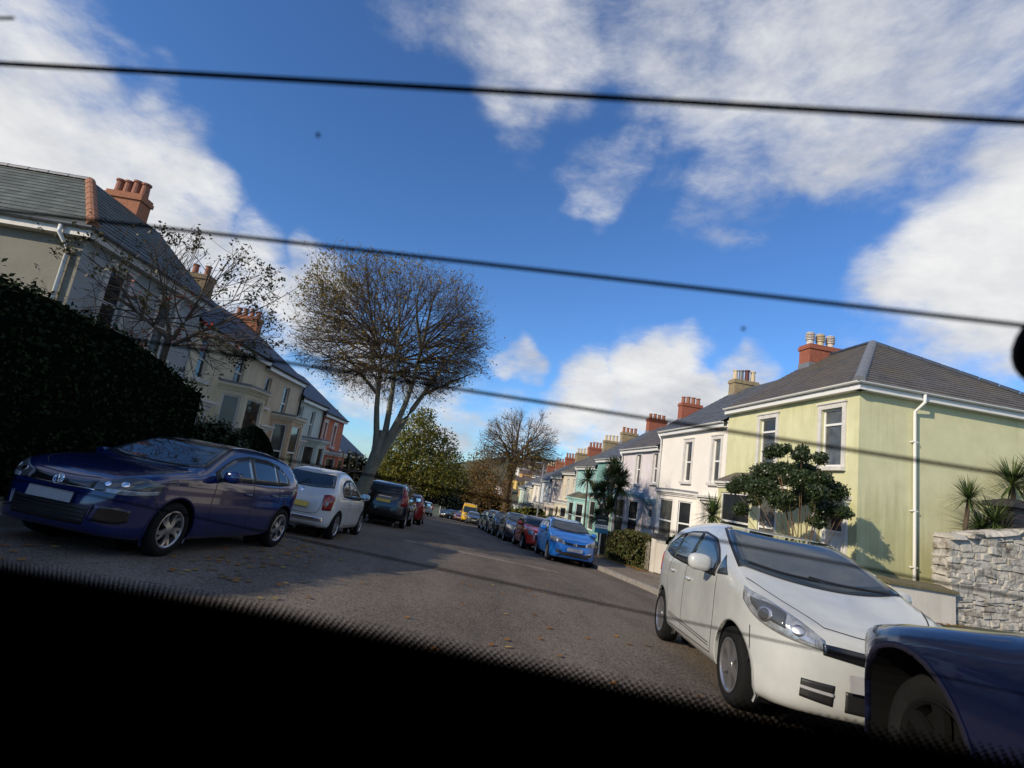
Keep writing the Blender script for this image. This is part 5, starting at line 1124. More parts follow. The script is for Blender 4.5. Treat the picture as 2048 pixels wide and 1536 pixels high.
def tubes(P, rad, ns=4):
    """P (n,m,3), rad (n,m): many tapering tubes at once"""
    n, m, _ = P.shape; T = np.gradient(P, axis=1); T /= np.linalg.norm(T, axis=2, keepdims=True)+1e-9
    a = np.where(np.abs(T[..., 2:3]) < .9, np.array([0, 0, 1.0]), np.array([1.0, 0, 0])); X = np.cross(T, a); X /= np.linalg.norm(X, axis=2, keepdims=True)+1e-9; Yv = np.cross(T, X)
    ang = np.arange(ns)*2*math.pi/ns
    V = P[:, :, None]+rad[:, :, None, None]*(X[:, :, None]*np.cos(ang)[:, None]+Yv[:, :, None]*np.sin(ang)[:, None])
    idx = np.arange(n*m*ns).reshape(n, m, ns); a0 = idx[:, :-1]; a1 = idx[:, 1:]
    F = np.stack([a0, np.roll(a0, -1, 2), np.roll(a1, -1, 2), a1], -1).reshape(-1, 4)
    return V.reshape(-1, 3), F
def join(parts):
    V = []; F = []; b = 0
    for v, f_ in parts: V.append(v); F.append(f_+b); b += len(v)
    return np.concatenate(V), np.concatenate(F)
def bez(A, B, C, m):
    t = np.linspace(0, 1, m)[None, :, None]; return A[:, None]*(1-t)**2+2*B[:, None]*t*(1-t)+C[:, None]*t**2
BARK = mat('bark_grey', (.21, .195, .15), .9, .5, 6, col2=(.115, .12, .08), bump=1.0, bscale=14)
BARKD = mat('bark_dark', (.075, .053, .035), .9, .4, 8)
BARKB = mat('bark_brown', (.09, .062, .038), .9, .4, 8)
def spline(P, n): return resample(P, n)
def bare_tree(name, label, trunk, limbs, cen, rad, n2=14, n3=8, n4=7, twig=.006, leafm=None, leaf_n=0, leaf_bias=None, ivy=None, lsize=.09, bark=None, trunk_r=(.42, .34), limb_r=.2, grp=None, up=.25):
    bark = bark or BARK; cen, rad = np.array(cen, float), np.array(rad, float)
    root = empty(name, label, 'tree', trunk[0], grp)
    parts = []
    tp = spline(trunk, 10)[None]; tr = np.linspace(trunk_r[0], trunk_r[1], 10)[None]; tr[0, 0] *= 1.35; tr[0, 1] *= 1.1
    parts.append(tubes(tp, tr, 14)); st = []
    for li, L in enumerate(limbs):
        p = spline(L, 14); q_ = limb_r*(1 if li < 4 else .5); r_ = np.linspace(q_, max(q_*.2, .010), 14); parts.append(tubes(p[None], r_[None], 9)); st.append((p, r_))
    arr_mesh('trunk', *join(parts), bark, root, smooth=True)
    def lump(d): return (1+.11*np.sin(d[..., 0]*4.3+1.3)*np.sin(d[..., 1]*5+.5)+.08*np.sin(d[..., 2]*6.5+d[..., 0]*3.5))[..., None]
    def surf(start, k, spread):
        d = (start-cen)/rad; d = d/(np.linalg.norm(d, axis=-1, keepdims=True)+1e-6); d = d+rng.normal(size=d.shape)*spread; d[..., 2] += up*.4
        d /= np.linalg.norm(d, axis=-1, keepdims=True); return cen+d*rad*k*lump(d)
    # boughs reach evenly to every side of the crown, each from the nearest point of a limb
    nb = n2*len(limbs); i = np.arange(nb)+.5; zz_ = 1-1.78*i/nb; ph = i*2.39996; dirs = np.c_[np.cos(ph)*np.sqrt(1-zz_**2), np.sin(ph)*np.sqrt(1-zz_**2), zz_]+rng.normal(size=(nb, 3))*.08
    C = cen+dirs*rad*rng.uniform(.56, .85, (nb, 1))*lump(dirs); LP = np.concatenate([p[3:] for p, r_ in st]); LR = np.concatenate([r_[3:] for p, r_ in st]); want = cen+dirs*rad*.25+np.array([0, 0, -.32])*rad
    j = np.argmin(np.linalg.norm(want[:, None]-LP[None], axis=2)+rng.uniform(0, .35, (nb, len(LP))), axis=1); A = LP[j]; S2 = np.c_[A, LR[j]*.5]
    Bm = (A+C)/2+np.c_[rng.normal(size=(nb, 2))*.14, np.full(nb, .05)]+(C-A)*np.array([.12, .12, -.10])
    P2 = bez(A, Bm, C, 9); R2 = np.linspace(1, .32, 9)[None]*np.clip(S2[:, 3:4], .018, .075); P_ = [tubes(P2, R2, 6)]
    def spawn(P, Rr, n, k0, k1, spread, m, ns, rmax, sag=0.0):
        N = len(P); t = rng.uniform(.25, 1, (N, n)); i = t*(P.shape[1]-1); i0 = np.minimum(i.astype(int), P.shape[1]-2); w_ = (i-i0)[..., None]; ix = np.arange(N)[:, None]
        A = (P[ix, i0]*(1-w_)+P[ix, i0+1]*w_).reshape(-1, 3); C = surf(A, rng.uniform(k0, k1, (len(A), 1)), spread)
        # keep the reach short
        v = C-A; ln = np.linalg.norm(v, axis=1, keepdims=True); C = A+v*np.minimum(1, rmax*rng.uniform(.6, 1.15, ln.shape)/(ln+1e-6))
        B = (A+C)/2+rng.normal(size=A.shape)*.06*ln.clip(0, 1.5)+np.array([0, 0, -.10])*np.minimum(ln, 1.2)+np.array([0, 0, sag])
        Pn = bez(A, B, C, m); r0 = np.minimum(Rr[ix, i0].reshape(-1, 1)*.55, .022); return Pn, np.linspace(1, .3, m)[None]*r0
    P3, R3 = spawn(P2, R2, n3, .82, .98, .26, 7, 4, 1.5); P_.append(tubes(P3, np.maximum(R3, twig*1.3), 4))
    P4, R4 = spawn(P3, R3, n4, .96, 1.08, .20, 5, 3, .8); P_.append(tubes(P4, np.maximum(R4*0, np.linspace(twig, twig*.55, 5)[None]), 3))
    arr_mesh('branches', *join(P_), BARKD if bark is BARK else bark, root)
    if leafm and leaf_n:
        E = P4[:, -1]; wgt = np.ones(len(E)) if leaf_bias is None else leaf_bias((E-cen)/rad); pick = rng.choice(len(E), leaf_n, p=wgt/wgt.sum())
        V, F, rd = leaves(E[pick]+rng.normal(size=(leaf_n, 3))*.06, np.full(leaf_n, lsize)); arr_mesh('foliage', V, F, leafm, root, rd)
    if ivy:
        n, r_, m = ivy; t = rng.uniform(0, 1, n); pts = spline(trunk, 40); i = (t*38).astype(int); a = rng.uniform(0, 2*math.pi, n); rr = r_*(.75+.5*rng.uniform(0, 1, n))
        C = pts[i]+np.c_[np.cos(a)*rr, np.sin(a)*rr, rng.normal(size=n)*.12]; V, F, rd = leaves(C, np.full(n, .12)); arr_mesh('ivy', V, F, m, root, rd)
    return root
def leafy(name, label, base, lobes, leafm, n, size, stems=None, bark=None, cat='tree', grp=None, shell=.55, trunk_r=.12, flat=1.0, parts=('trunk', 'crown'), dens=None, core=None):
    """lobes: list of (centre, radii); leaves fill lobes, denser near the skin"""
    root = empty(name, label, cat, base, grp); bark = bark or BARKB
    vol = np.array([np.prod(r_)**(.75) for c, r_ in lobes]); cnt = np.maximum((n*vol/vol.sum()).astype(int), 20); C = []; NN = []
    for (c, r_), k in zip(lobes, cnt):
        d = rng.normal(size=(k, 3)); d /= np.linalg.norm(d, axis=1, keepdims=True); t = (shell+(1-shell)*rng.uniform(0, 1, k)**.6)*(1+.10*rng.normal(size=k))
        # clump the leaves: nudge to random sub-centres
        p = np.array(c)+d*np.array(r_)*t[:, None]; C.append(p); NN.append(d)
    C = np.concatenate(C); NN = np.concatenate(NN)
    V, F, rd = leaves(C, np.full(len(C), size), N=NN)
    if stems:
        P_ = []
        for q in stems:
            p = spline(q, 9); r0 = trunk_r*(1 if q is stems[0] else .55); P_.append(tubes(p[None], np.linspace(r0, r0*.3, 9)[None], 6))
        arr_mesh(parts[0], *join(P_), bark, root, smooth=True)
    if core:
        b = MB()
        for c, r_ in lobes:
            q = blob(c, tuple(np.array(r_)*core), 12, 1.0); b.add(q.v, q.f)
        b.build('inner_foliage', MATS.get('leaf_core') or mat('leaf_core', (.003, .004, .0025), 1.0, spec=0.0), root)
    arr_mesh(parts[1], V, F, leafm, root, rd)
    return root
L_OLIVE = leafmat('leaf_olive', [(.22, .155, .015), (.30, .20, .015), (.16, .14, .018), (.19, .10, .012)], trans=.4)
L_LIME = leafmat('leaf_yellowgreen', [(.07, .095, .010), (.14, .145, .024), (.21, .19, .03), (.12, .095, .010)], trans=.35)
L_BROWN = leafmat('leaf_brown', [(.12, .06, .010), (.19, .10, .02), (.10, .085, .02), (.16, .085, .03)])
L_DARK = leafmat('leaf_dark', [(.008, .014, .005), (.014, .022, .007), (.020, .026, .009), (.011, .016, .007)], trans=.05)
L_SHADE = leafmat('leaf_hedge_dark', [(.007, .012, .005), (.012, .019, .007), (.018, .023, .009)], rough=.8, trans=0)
L_DARK2 = leafmat('leaf_deep', [(.018, .03, .012), (.03, .05, .016), (.045, .06, .02)], rough=.38, trans=.1)
L_HEDGE = leafmat('leaf_hedge', [(.04, .065, .015), (.075, .095, .02), (.11, .10, .03), (.09, .055, .02)])
L_MIX = leafmat('leaf_sparse', [(.035, .045, .010), (.06, .055, .02), (.05, .03, .02), (.035, .04, .016)])
L_REDB = leafmat('leaf_red', [(.30, .035, .02), (.38, .07, .02)])
L_CORD = leafmat('blade_green', [(.035, .06, .02), (.06, .095, .028), (.09, .12, .035)], rough=.4, trans=.15)
L_CORDD = leafmat('blade_dark', [(.02, .035, .014), (.035, .055, .02), (.055, .07, .025)], rough=.4, trans=.15)
L_FALL = leafmat('leaf_fallen', [(.26, .09, .02), (.30, .14, .03), (.20, .10, .04), (.34, .24, .07), (.12, .06, .03)], rough=.8, trans=0)
# --- the big pollarded street tree
TY = 19.4
def pl(px, py, dy=0.0): return at_y(px, py, TY+dy)
g0 = np.array([-2.95, TY, float(G(-2.95, TY))+.1])
trunk = [g0, pl(733, 965), pl(752, 905), pl(768, 862)]
limbs = [[pl(742, 940), pl(754, 880), pl(752, 810, -.3), pl(766, 710, -.6), pl(735, 620, -.9)], [pl(745, 940), pl(768, 880), pl(782, 800, .4), pl(796, 700, .6), pl(800, 590, .7)],
         [pl(745, 940), pl(772, 885), pl(815, 805, -.2), pl(842, 700, -.5), pl(868, 590, -.6)], [pl(745, 940), pl(778, 885), pl(838, 800, .4), pl(885, 735, .9), pl(940, 660, 1.3)],
         [pl(756, 790, -.4), pl(700, 720, -.9), pl(650, 660, -.9)], [pl(845, 790, .5), pl(900, 765, .2), pl(950, 745, -.3)], [pl(800, 700, .6), pl(760, 610, 1.4), pl(720, 570, 1.9)], [pl(842, 700, -.5), pl(830, 610, -1.5), pl(845, 560, -2.0)]]
bare_tree('street_tree', 'big half bare tree with forked trunk and rounded twiggy crown on left', trunk, limbs, pl(790, 662), (4.0, 3.7, 3.05), 16, 9, 8, .0044, L_OLIVE, 9500,
          lambda d: np.clip(np.exp(-((d[:, 0]+.75)**2+(d[:, 2]-.45)**2)/.12)*3+np.exp(-((d[:, 0]+.1)**2+(d[:, 2]-.85)**2)/.10)*1.6+.32, .02, 9), lsize=.08, trunk_r=(.32, .15), limb_r=.14)
# --- the farther bare tree with ivy
TY = 47.0
g0 = np.array([6.7, TY, float(G(6.7, TY))+.1])
trunk = [g0, pl(1012, 990), pl(1022, 945), pl(1026, 925)]
limbs = [[pl(1026, 930), pl(1010, 890, -1), pl(990, 860, -1.6)], [pl(1026, 928), pl(1034, 880, .5), pl(1040, 840, .8)], [pl(1027, 928), pl(1050, 890, .9), pl(1085, 865, 1.6)], [pl(1026, 935), pl(1058, 905, -.7), pl(1095, 895, -1.5)], [pl(1026, 930), pl(1025, 880, -1), pl(1015, 840, -2)]]
bare_tree('street_tree', 'smaller bare tree with ivy on its trunk on the right pavement', trunk, limbs, pl(1040, 888), (4.1, 4.0, 3.7), 12, 7, 6, .011, L_OLIVE, 1500, lambda d: np.exp(-(d[:, 0]**2+(d[:, 2]+.2)**2)/.25)+.05, ivy=(2600, .42, L_BROWN), lsize=.16, trunk_r=(.34, .26), limb_r=.17, bark=BARKB)
# --- leafy trees behind
def lobes_px(lst, Y):
    out = []
    for px, py, rx, rz, dy in lst:
        c = at_y(px, py, Y+dy); k = (Y+dy)/FPX; out.append((c, (rx*k, max(rx, rz)*k*.9, rz*k)))
    return out
Y = 50; gz = float(G(-3.4, Y))
b0 = np.array([-3.4, Y, gz])
leafy('leafy_tree', 'tall yellow green leafy tree behind the big bare tree', b0, lobes_px([(835, 865, 45, 45, 0), (870, 890, 45, 38, 1.5), (800, 900, 50, 40, -1), (840, 935, 75, 42, 0), (900, 930, 32, 36, 1), (780, 945, 48, 40, 1), (868, 962, 55, 30, -1), (920, 965, 25, 28, 0), (850, 835, 20, 25, 0)], Y), L_LIME, 19000, .23,
      stems=[[b0, at_y(800, 970, Y), at_y(835, 870, Y)], [at_y(800, 970, Y), at_y(870, 900, Y)], [at_y(800, 975, Y), at_y(780, 920, Y)]], trunk_r=.28, shell=.35)
Y = 60; b0 = np.array([7.4, Y, float(G(7.4, Y))])
leafy('leafy_tree', 'brown autumn tree left of the ivy clad bare tree', b0, lobes_px([(965, 930, 34, 40, 0), (945, 960, 26, 32, 1), (985, 965, 30, 36, -1), (965, 985, 40, 26, 0), (935, 985, 20, 22, 0)], Y), L_BROWN, 6500, .2,
      stems=[[b0, at_y(975, 990, Y), at_y(965, 920, Y)], [at_y(975, 990, Y), at_y(990, 950, Y)]], trunk_r=.2, shell=.2)
GBK = 'dark trees closing the far end of the street'
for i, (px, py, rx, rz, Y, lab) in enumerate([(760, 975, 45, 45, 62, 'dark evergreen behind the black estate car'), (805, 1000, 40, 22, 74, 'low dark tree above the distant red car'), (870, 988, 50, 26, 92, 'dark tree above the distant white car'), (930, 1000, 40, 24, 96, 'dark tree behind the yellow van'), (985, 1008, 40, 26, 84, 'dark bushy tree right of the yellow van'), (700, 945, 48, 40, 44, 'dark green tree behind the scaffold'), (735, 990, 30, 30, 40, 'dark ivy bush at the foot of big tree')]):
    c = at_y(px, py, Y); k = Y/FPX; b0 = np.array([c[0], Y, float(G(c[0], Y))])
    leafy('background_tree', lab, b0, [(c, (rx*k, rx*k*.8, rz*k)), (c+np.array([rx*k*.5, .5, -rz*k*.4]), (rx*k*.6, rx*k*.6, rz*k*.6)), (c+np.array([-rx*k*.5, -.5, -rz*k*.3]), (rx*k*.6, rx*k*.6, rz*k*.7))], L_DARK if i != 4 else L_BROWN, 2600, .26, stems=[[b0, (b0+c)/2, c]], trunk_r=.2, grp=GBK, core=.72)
# --- left: hedge, sparse tree, shrubs
def hedge(name, label, poly, m, n, size, core, top=None, cat='hedge'):
    """poly: list of (x, y, zlow, zhigh, halfwidth) stations"""
    root = empty(name, label, cat, (poly[0][0], poly[0][1], poly[0][2])); V = []; F = []
    st = resample([p for p in poly], 40); ns = 14; N = len(st)
    for (x, y, z0, z1, hw_) in st:
        for k in range(ns):
            a = 2*math.pi*k/ns; cx_, cz_ = math.cos(a), math.sin(a); e_ = .55
            xx = math.copysign(abs(cx_)**e_, cx_)*hw_; zz_ = (z0+z1)/2+math.copysign(abs(cz_)**e_, cz_)*(z1-z0)/2
            V.append((x+xx, y, zz_))
    V = np.array(V)+rng.normal(size=(len(V), 3))*.05; F = [(i*ns+k, i*ns+(k+1) % ns, (i+1)*ns+(k+1) % ns, (i+1)*ns+k) for i in range(N-1) for k in range(ns)]
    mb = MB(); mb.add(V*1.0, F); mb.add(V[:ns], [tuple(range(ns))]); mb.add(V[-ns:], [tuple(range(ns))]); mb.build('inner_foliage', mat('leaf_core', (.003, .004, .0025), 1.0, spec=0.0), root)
    Fa = np.array(F); a, b, c = V[Fa[:, 0]], V[Fa[:, 1]], V[Fa[:, 3]]; ar = np.linalg.norm(np.cross(b-a, c-a), axis=1); endc = int(n*.08)
    i = rng.choice(len(Fa), n, p=ar/ar.sum()); u, v = rng.uniform(size=(2, n, 1)); P = a[i]+(b[i]-a[i])*u+(c[i]-a[i])*v; Nn = np.cross(b-a, c-a)[i]; Nn /= np.linalg.norm(Nn, axis=1, keepdims=True)
    P = P+Nn*rng.normal(size=(n, 1))*.07; e0 = V[rng.integers(0, ns, endc)]*.5+V[rng.integers(0, ns, endc)]*.5; e1 = V[-ns+rng.integers(0, ns, endc)]*.5+V[-ns+rng.integers(0, ns, endc)]*.5
    P = np.concatenate([P, e0+rng.normal(size=e0.shape)*.06, e1+rng.normal(size=e1.shape)*.06]); Q = np.concatenate([Nn, np.tile([0, -1.0, 0], (endc, 1)), np.tile([0, 1.0, 0], (endc, 1))])
    Vl, Fl, rd = leaves(P, np.full(len(P), size), N=Q); arr_mesh('foliage', Vl, Fl, m, root, rd); return root
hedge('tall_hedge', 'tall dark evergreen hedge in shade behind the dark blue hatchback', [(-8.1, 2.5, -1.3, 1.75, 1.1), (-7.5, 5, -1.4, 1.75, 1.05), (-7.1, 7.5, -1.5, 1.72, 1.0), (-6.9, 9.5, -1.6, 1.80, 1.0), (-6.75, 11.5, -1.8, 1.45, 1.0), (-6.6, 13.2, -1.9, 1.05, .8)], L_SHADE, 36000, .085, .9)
c = at_y(335, 590, 13.0); g0 = np.array([c[0]+.1, 13.4, float(G(c[0], 13.4))])
TY = 13.0
bare_tree('small_tree', 'straggly half bare small tree with red leaves above the hedge', [g0, np.array([g0[0]+.05, 13.2, .2]), at_y(340, 670, 13.0)],
          [[at_y(340, 680, 13), at_y(270, 620, 12.7), at_y(190, 560, 12.5)], [at_y(340, 680, 13), at_y(330, 600, 13.2), at_y(310, 500, 13.4)], [at_y(345, 680, 13), at_y(400, 600, 12.8), at_y(420, 540, 12.6)], [at_y(345, 690, 13), at_y(430, 650, 13), at_y(500, 620, 13.2)], [at_y(345, 690, 13), at_y(420, 690, 12.6), at_y(480, 690, 12.4)]],
          at_y(340, 605, 13.0), (2.8, 2.0, 1.9), 7, 4, 4, .006, L_MIX, 2900, lambda d: .15+np.clip(np.sin(d[:, 0]*5+1)*np.sin(d[:, 2]*6+d[:, 1]*4), 0, 1)*2, lsize=.08, trunk_r=(.10, .07), limb_r=.05, bark=BARKD, up=.5)
o = [q for q in bpy.data.objects if q.name.startswith('small_tree')][0]
n = 60; C = at_y(345, 640, 13.0)+rng.normal(size=(n, 3))*np.array([.9, .6, .45]); C = C[rng.integers(0, 26, 150)]+rng.normal(size=(150, 3))*.06; V, F, rd = leaves(C, np.full(len(C), .085)); arr_mesh('red_foliage', V, F, L_REDB, o, rd)
Y = 17.5; c = at_y(425, 880, Y); b0 = np.array([c[0], Y, float(G(c[0], Y))])
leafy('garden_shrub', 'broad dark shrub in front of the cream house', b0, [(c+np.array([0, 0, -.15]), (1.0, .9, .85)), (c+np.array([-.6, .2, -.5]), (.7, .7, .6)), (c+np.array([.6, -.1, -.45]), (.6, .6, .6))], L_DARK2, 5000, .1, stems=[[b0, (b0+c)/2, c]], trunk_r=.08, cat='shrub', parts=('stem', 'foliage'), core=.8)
Y = 18.6; c = at_y(514, 905, Y); b0 = np.array([c[0], Y, float(G(c[0], Y))+.1]); ct = at_y(508, 848, Y)
rt = empty('clipped_shrub', 'rounded cone of clipped dark evergreen beside the tan house', 'shrub', b0); mb = MB(); H_ = ct[2]-b0[2]; prof = [(.45, 0), (.70, .25*H_), (.76, .45*H_), (.70, .65*H_), (.52, .82*H_), (.28, .94*H_), (0, H_)]
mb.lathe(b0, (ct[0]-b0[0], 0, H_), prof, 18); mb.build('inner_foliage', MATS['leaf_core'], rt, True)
n = 7000; t = rng.uniform(0, 1, n); hh = t*H_; rr = np.interp(hh, [p[1] for p in prof], [p[0] for p in prof]); a = rng.uniform(0, 2*math.pi, n); ax_ = unit((ct[0]-b0[0], 0, H_)); P = b0+hh[:, None]*ax_+np.c_[np.cos(a)*rr, np.sin(a)*rr, np.zeros(n)]*1.02
V, F, rd = leaves(P, np.full(n, .06), N=np.c_[np.cos(a), np.sin(a), np.full(n, .4)]); arr_mesh('foliage', V, F, L_DARK2, rt, rd)
# --- right: multi-stemmed shrub before the lime house
def zp(zx, zy, X=9.0): return at_x(1400+zx/6.4, 860+zy/6.4, X)
cl = [(980, 265, 120, 70), (890, 300, 70, 60), (1110, 235, 60, 50), (1310, 260, 75, 60), (1300, 330, 120, 60), (1540, 360, 85, 65), (930, 560, 220, 110), (1090, 500, 110, 70), (620, 690, 170, 90), (430, 740, 90, 60), (800, 740, 170, 90), (1330, 520, 150, 90), (1300, 640, 180, 100), (1560, 610, 110, 70), (1660, 780, 190, 100), (1500, 800, 120, 90), (1780, 1050, 140, 70), (1560, 1000, 130, 90), (1060, 900, 170, 100), (1300, 850, 150, 80), (520, 1010, 90, 70), (1500, 1180, 110, 60), (700, 900, 90, 60), (1850, 1070, 80, 45)]
lob = []; base = at_x(1598, 1125, 9.0); base[2] = float(G(9, base[1]))+.12; stems = []
for i, (zx, zy, rx, rz) in enumerate(cl):
    X = 9.0+.45*math.sin(i*2.4); c = zp(zx, zy, X); k = c[1]/FPX/6.4*1.05; lob.append((c, (rx*k*1.18, rx*k*1.2, rz*k*1.38)))
    bb = base+np.array([rng.uniform(-.2, .2), rng.uniform(-.45, .45), 0]); stems.append([bb, bb*.5+c*.5+np.array([0, 0, -.12])+(c-bb)*np.array([-.18, -.18, 0]), c])
leafy('garden_shrub', 'tall dark shrub with flat leafy clumps and bare stems before lime house', base, lob, L_DARK2, 42000, .066, stems=stems, trunk_r=.03, cat='shrub', parts=('stems', 'foliage'), shell=.15, bark=mat('bark_tan', (.15, .095, .05), .85, .4, 9))
def blades(C, Rr, n, m_w=.028, droop=.55, elev=(-.5, 1.3)):
    az = rng.uniform(0, 2*math.pi, n); el = rng.uniform(*elev, n); d = np.c_[np.cos(az)*np.cos(el), np.sin(az)*np.cos(el), np.sin(el)]; L = Rr*rng.uniform(.75, 1.08, n)
    s = np.cross(d, np.array([0, 0, 1.0])); s /= np.linalg.norm(s, axis=1, keepdims=True)+1e-6; V = []
    for t, w_ in ((0, .6), (.35, 1), (.7, .75), (1, .06)):
        p = C+d*(L*t)[:, None]; p[:, 2] -= droop*(L*t*t)*.45*np.cos(el); V += [p+s*m_w*w_*.5, p-s*m_w*w_*.5]
    V = np.stack(V, 1).reshape(-1, 3); base_ = np.arange(n)[:, None]*8; F = np.concatenate([np.c_[base_+2*k, base_+2*k+1, base_+2*k+3, base_+2*k+2] for k in range(3)]); return V, F, np.repeat(rng.uniform(0, 1, n), 8)
def cordyline(name, label, base, heads, m, n=130, wdt=.03, cat='palm', bark=None, grp=None, fork=None):
    root = empty(name, label, cat, base, grp); P_ = []; base = np.array(base, float)
    fork = base+(np.array(fork)-base) if fork is not None else base
    if np.linalg.norm(fork-base) > .05: P_.append(tubes(spline([base, (base+fork)/2+np.array([.05, 0, 0]), fork], 8)[None], np.linspace(.11, .085, 8)[None], 8))
    for c, r_ in heads:
        c = np.array(c); P_.append(tubes(spline([fork, (fork+c)/2+np.array([rng.uniform(-.1, .1), 0, -.1]), c], 8)[None], np.linspace(.07, .045, 8)[None], 7))
    arr_mesh('trunk', *join(P_), bark or BARKD, root, smooth=True)
    for c, r_ in heads:
        V, F, rd = blades(np.array(c), r_, n, wdt); arr_mesh('leaf_head', V, F, m, root, rd)
    return root
gz = lambda X, Y: float(G(X, Y))+.12
cordyline('cabbage_palm', 'many headed cabbage palm in front of the teal houses', (9.0, 26.6, gz(9, 26.6)), [(at_x(1232, 950, 8.9), 1.0), (at_x(1215, 962, 9.3), .9), (at_x(1205, 985, 8.8), .85), (at_x(1245, 960, 9.4), .8), (at_x(1190, 985, 8.9), .8), (at_x(1222, 1015, 8.6), .75), (at_x(1196, 1035, 8.6), .75), (at_x(1226, 938, 9.2), .9), (at_x(1240, 975, 8.7), .85)], L_CORDD, 260, .055, fork=at_x(1214, 1030, 9.0))
cordyline('cabbage_palm', 'single headed cabbage palm on a thin stem left of the bigger palm', (9.2, 31.0, gz(9.2, 31)), [(at_x(1176, 958, 9.2), 1.0)], L_CORDD, 240, .055)
cordyline('spiky_yucca', 'low spiky green plant in front of the white house', (9.2, 16.7, gz(9.2, 16.7)), [(at_x(1425, 1030, 9.2), .85)], L_CORD, 200, .035, cat='yucca')
GC = 'spiky palms behind the stone wall'
cordyline('cabbage_palm', 'small spiky palm head left of the others behind stone wall', (12.95, 11.75, gz(13, 11.7)), [(at_y(1938, 998, 11.75), .72)], L_CORD, 170, .026, grp=GC)
cordyline('cabbage_palm', 'low spiky palm head touching the stone wall top', (14.0, 11.7, gz(14, 11.7)), [(at_y(1990, 1045, 11.7), .95), (at_y(1962, 1060, 11.9), .6)], L_CORD, 170, .03, grp=GC)
cordyline('cabbage_palm', 'highest spiky palm head at the right edge above stone wall', (15.1, 11.9, gz(15, 11.9)), [(at_y(2025, 968, 11.9), .9), (at_y(2075, 955, 12.0), .9)], L_CORD, 170, .03, grp=GC)
hedge('garden_hedge', 'scruffy green and brown hedge behind the picket fence', [(8.40, 18.4, gz(8.5, 18.5)-.1, -1.42, .40), (8.15, 19.2, gz(8.5, 19)-.1, -1.40, .52), (8.15, 20, gz(8.5, 20)-.1, -1.36, .58), (8.2, 21.6, gz(8.5, 21.6)-.1, -1.40, .55), (8.35, 23.0, gz(8.5, 23)-.1, -1.75, .4)], L_HEDGE, 13000, .085, .9)
hedge('garden_hedge', 'hedge in front of white house behind the garden wall', [(8.7, 14.2, gz(8.7, 14)-.1, -1.0, .35), (8.6, 16, gz(8.7, 16)-.1, -1.05, .38), (8.6, 17.9, gz(8.7, 18)-.1, -1.15, .35)], L_DARK2, 4200, .09, .9)
hedge('garden_hedge', 'rounded brown green hedge beyond the parked dark cars', [(8.3, 31, gz(8, 31)-.1, -2.0, .7), (8.2, 34.5, gz(8, 34)-.1, -1.95, .8), (8.1, 38, gz(8, 38)-.1, -2.3, .7)], L_HEDGE, 5000, .13, .9)
hedge('garden_hedge', 'ragged bright green bushes under the ivy clad tree', [(8.0, 40.5, gz(8, 40)-.1, -1.9, .8), (7.9, 45, gz(8, 45)-.1, -2.3, .9), (7.8, 51, gz(8, 51)-.1, -2.9, .9)], L_LIME, 4200, .18, .9)
# --- fallen leaves
def fallen(name, label, C, size):
    n = len(C); V, F, rd = leaves(np.zeros((n, 3)), np.full(n, size), up=0, asp=1.35); V = V.reshape(n, 4, 3); a = rng.uniform(0, 6.28, n); out = np.zeros_like(V)
    base_ = np.array([(-.5, 0), (0, .38), (.5, 0), (0, -.38)])
    for k in range(4):
        s_ = size*rng.uniform(.6, 1.2, n); out[:, k, 0] = C[:, 0]+s_*(base_[k, 0]*np.cos(a)-base_[k, 1]*np.sin(a)); out[:, k, 1] = C[:, 1]+s_*(base_[k, 0]*np.sin(a)+base_[k, 1]*np.cos(a)); out[:, k, 2] = C[:, 2]+rng.uniform(.0, .016, n)
    return prop(arr_mesh(name, out.reshape(-1, 3), F, L_FALL, None, rd), label, 'leaves', None, 'stuff')
def scat(n, fx, fy, dz): x = fx(n); y = fy(n); return np.c_[x, y, [float(G(a, b))+dz for a, b in zip(x, y)]]
P = [scat(190, lambda n: rng.normal(-2.15, .38, n), lambda n: rng.uniform(6.0, 13, n), .010), scat(40, lambda n: rng.normal(-1.5, .6, n), lambda n: rng.uniform(5.5, 20, n), .010), scat(34, lambda n: rng.uniform(.2, 2.9, n), lambda n: rng.uniform(3.8, 11, n), .010), scat(60, lambda n: rng.normal(-4.4, .5, n), lambda n: rng.uniform(4.5, 7, n), .010)]
fallen('fallen_leaves', 'scattered brown and orange leaves on the asphalt', np.concatenate(P), .10)
fallen('fallen_leaves', 'drift of orange leaves along the foot of picket fence', np.concatenate([scat(520, lambda n: 7.62-np.abs(rng.normal(0, .16, n)), lambda n: rng.uniform(17.5, 24, n), .13)]), .10)
fallen('fallen_leaves', 'few orange leaves at the foot of white low wall', scat(60, lambda n: rng.uniform(10.9, 12.1, n), lambda n: rng.normal(10.75, .12, n), .15), .10)
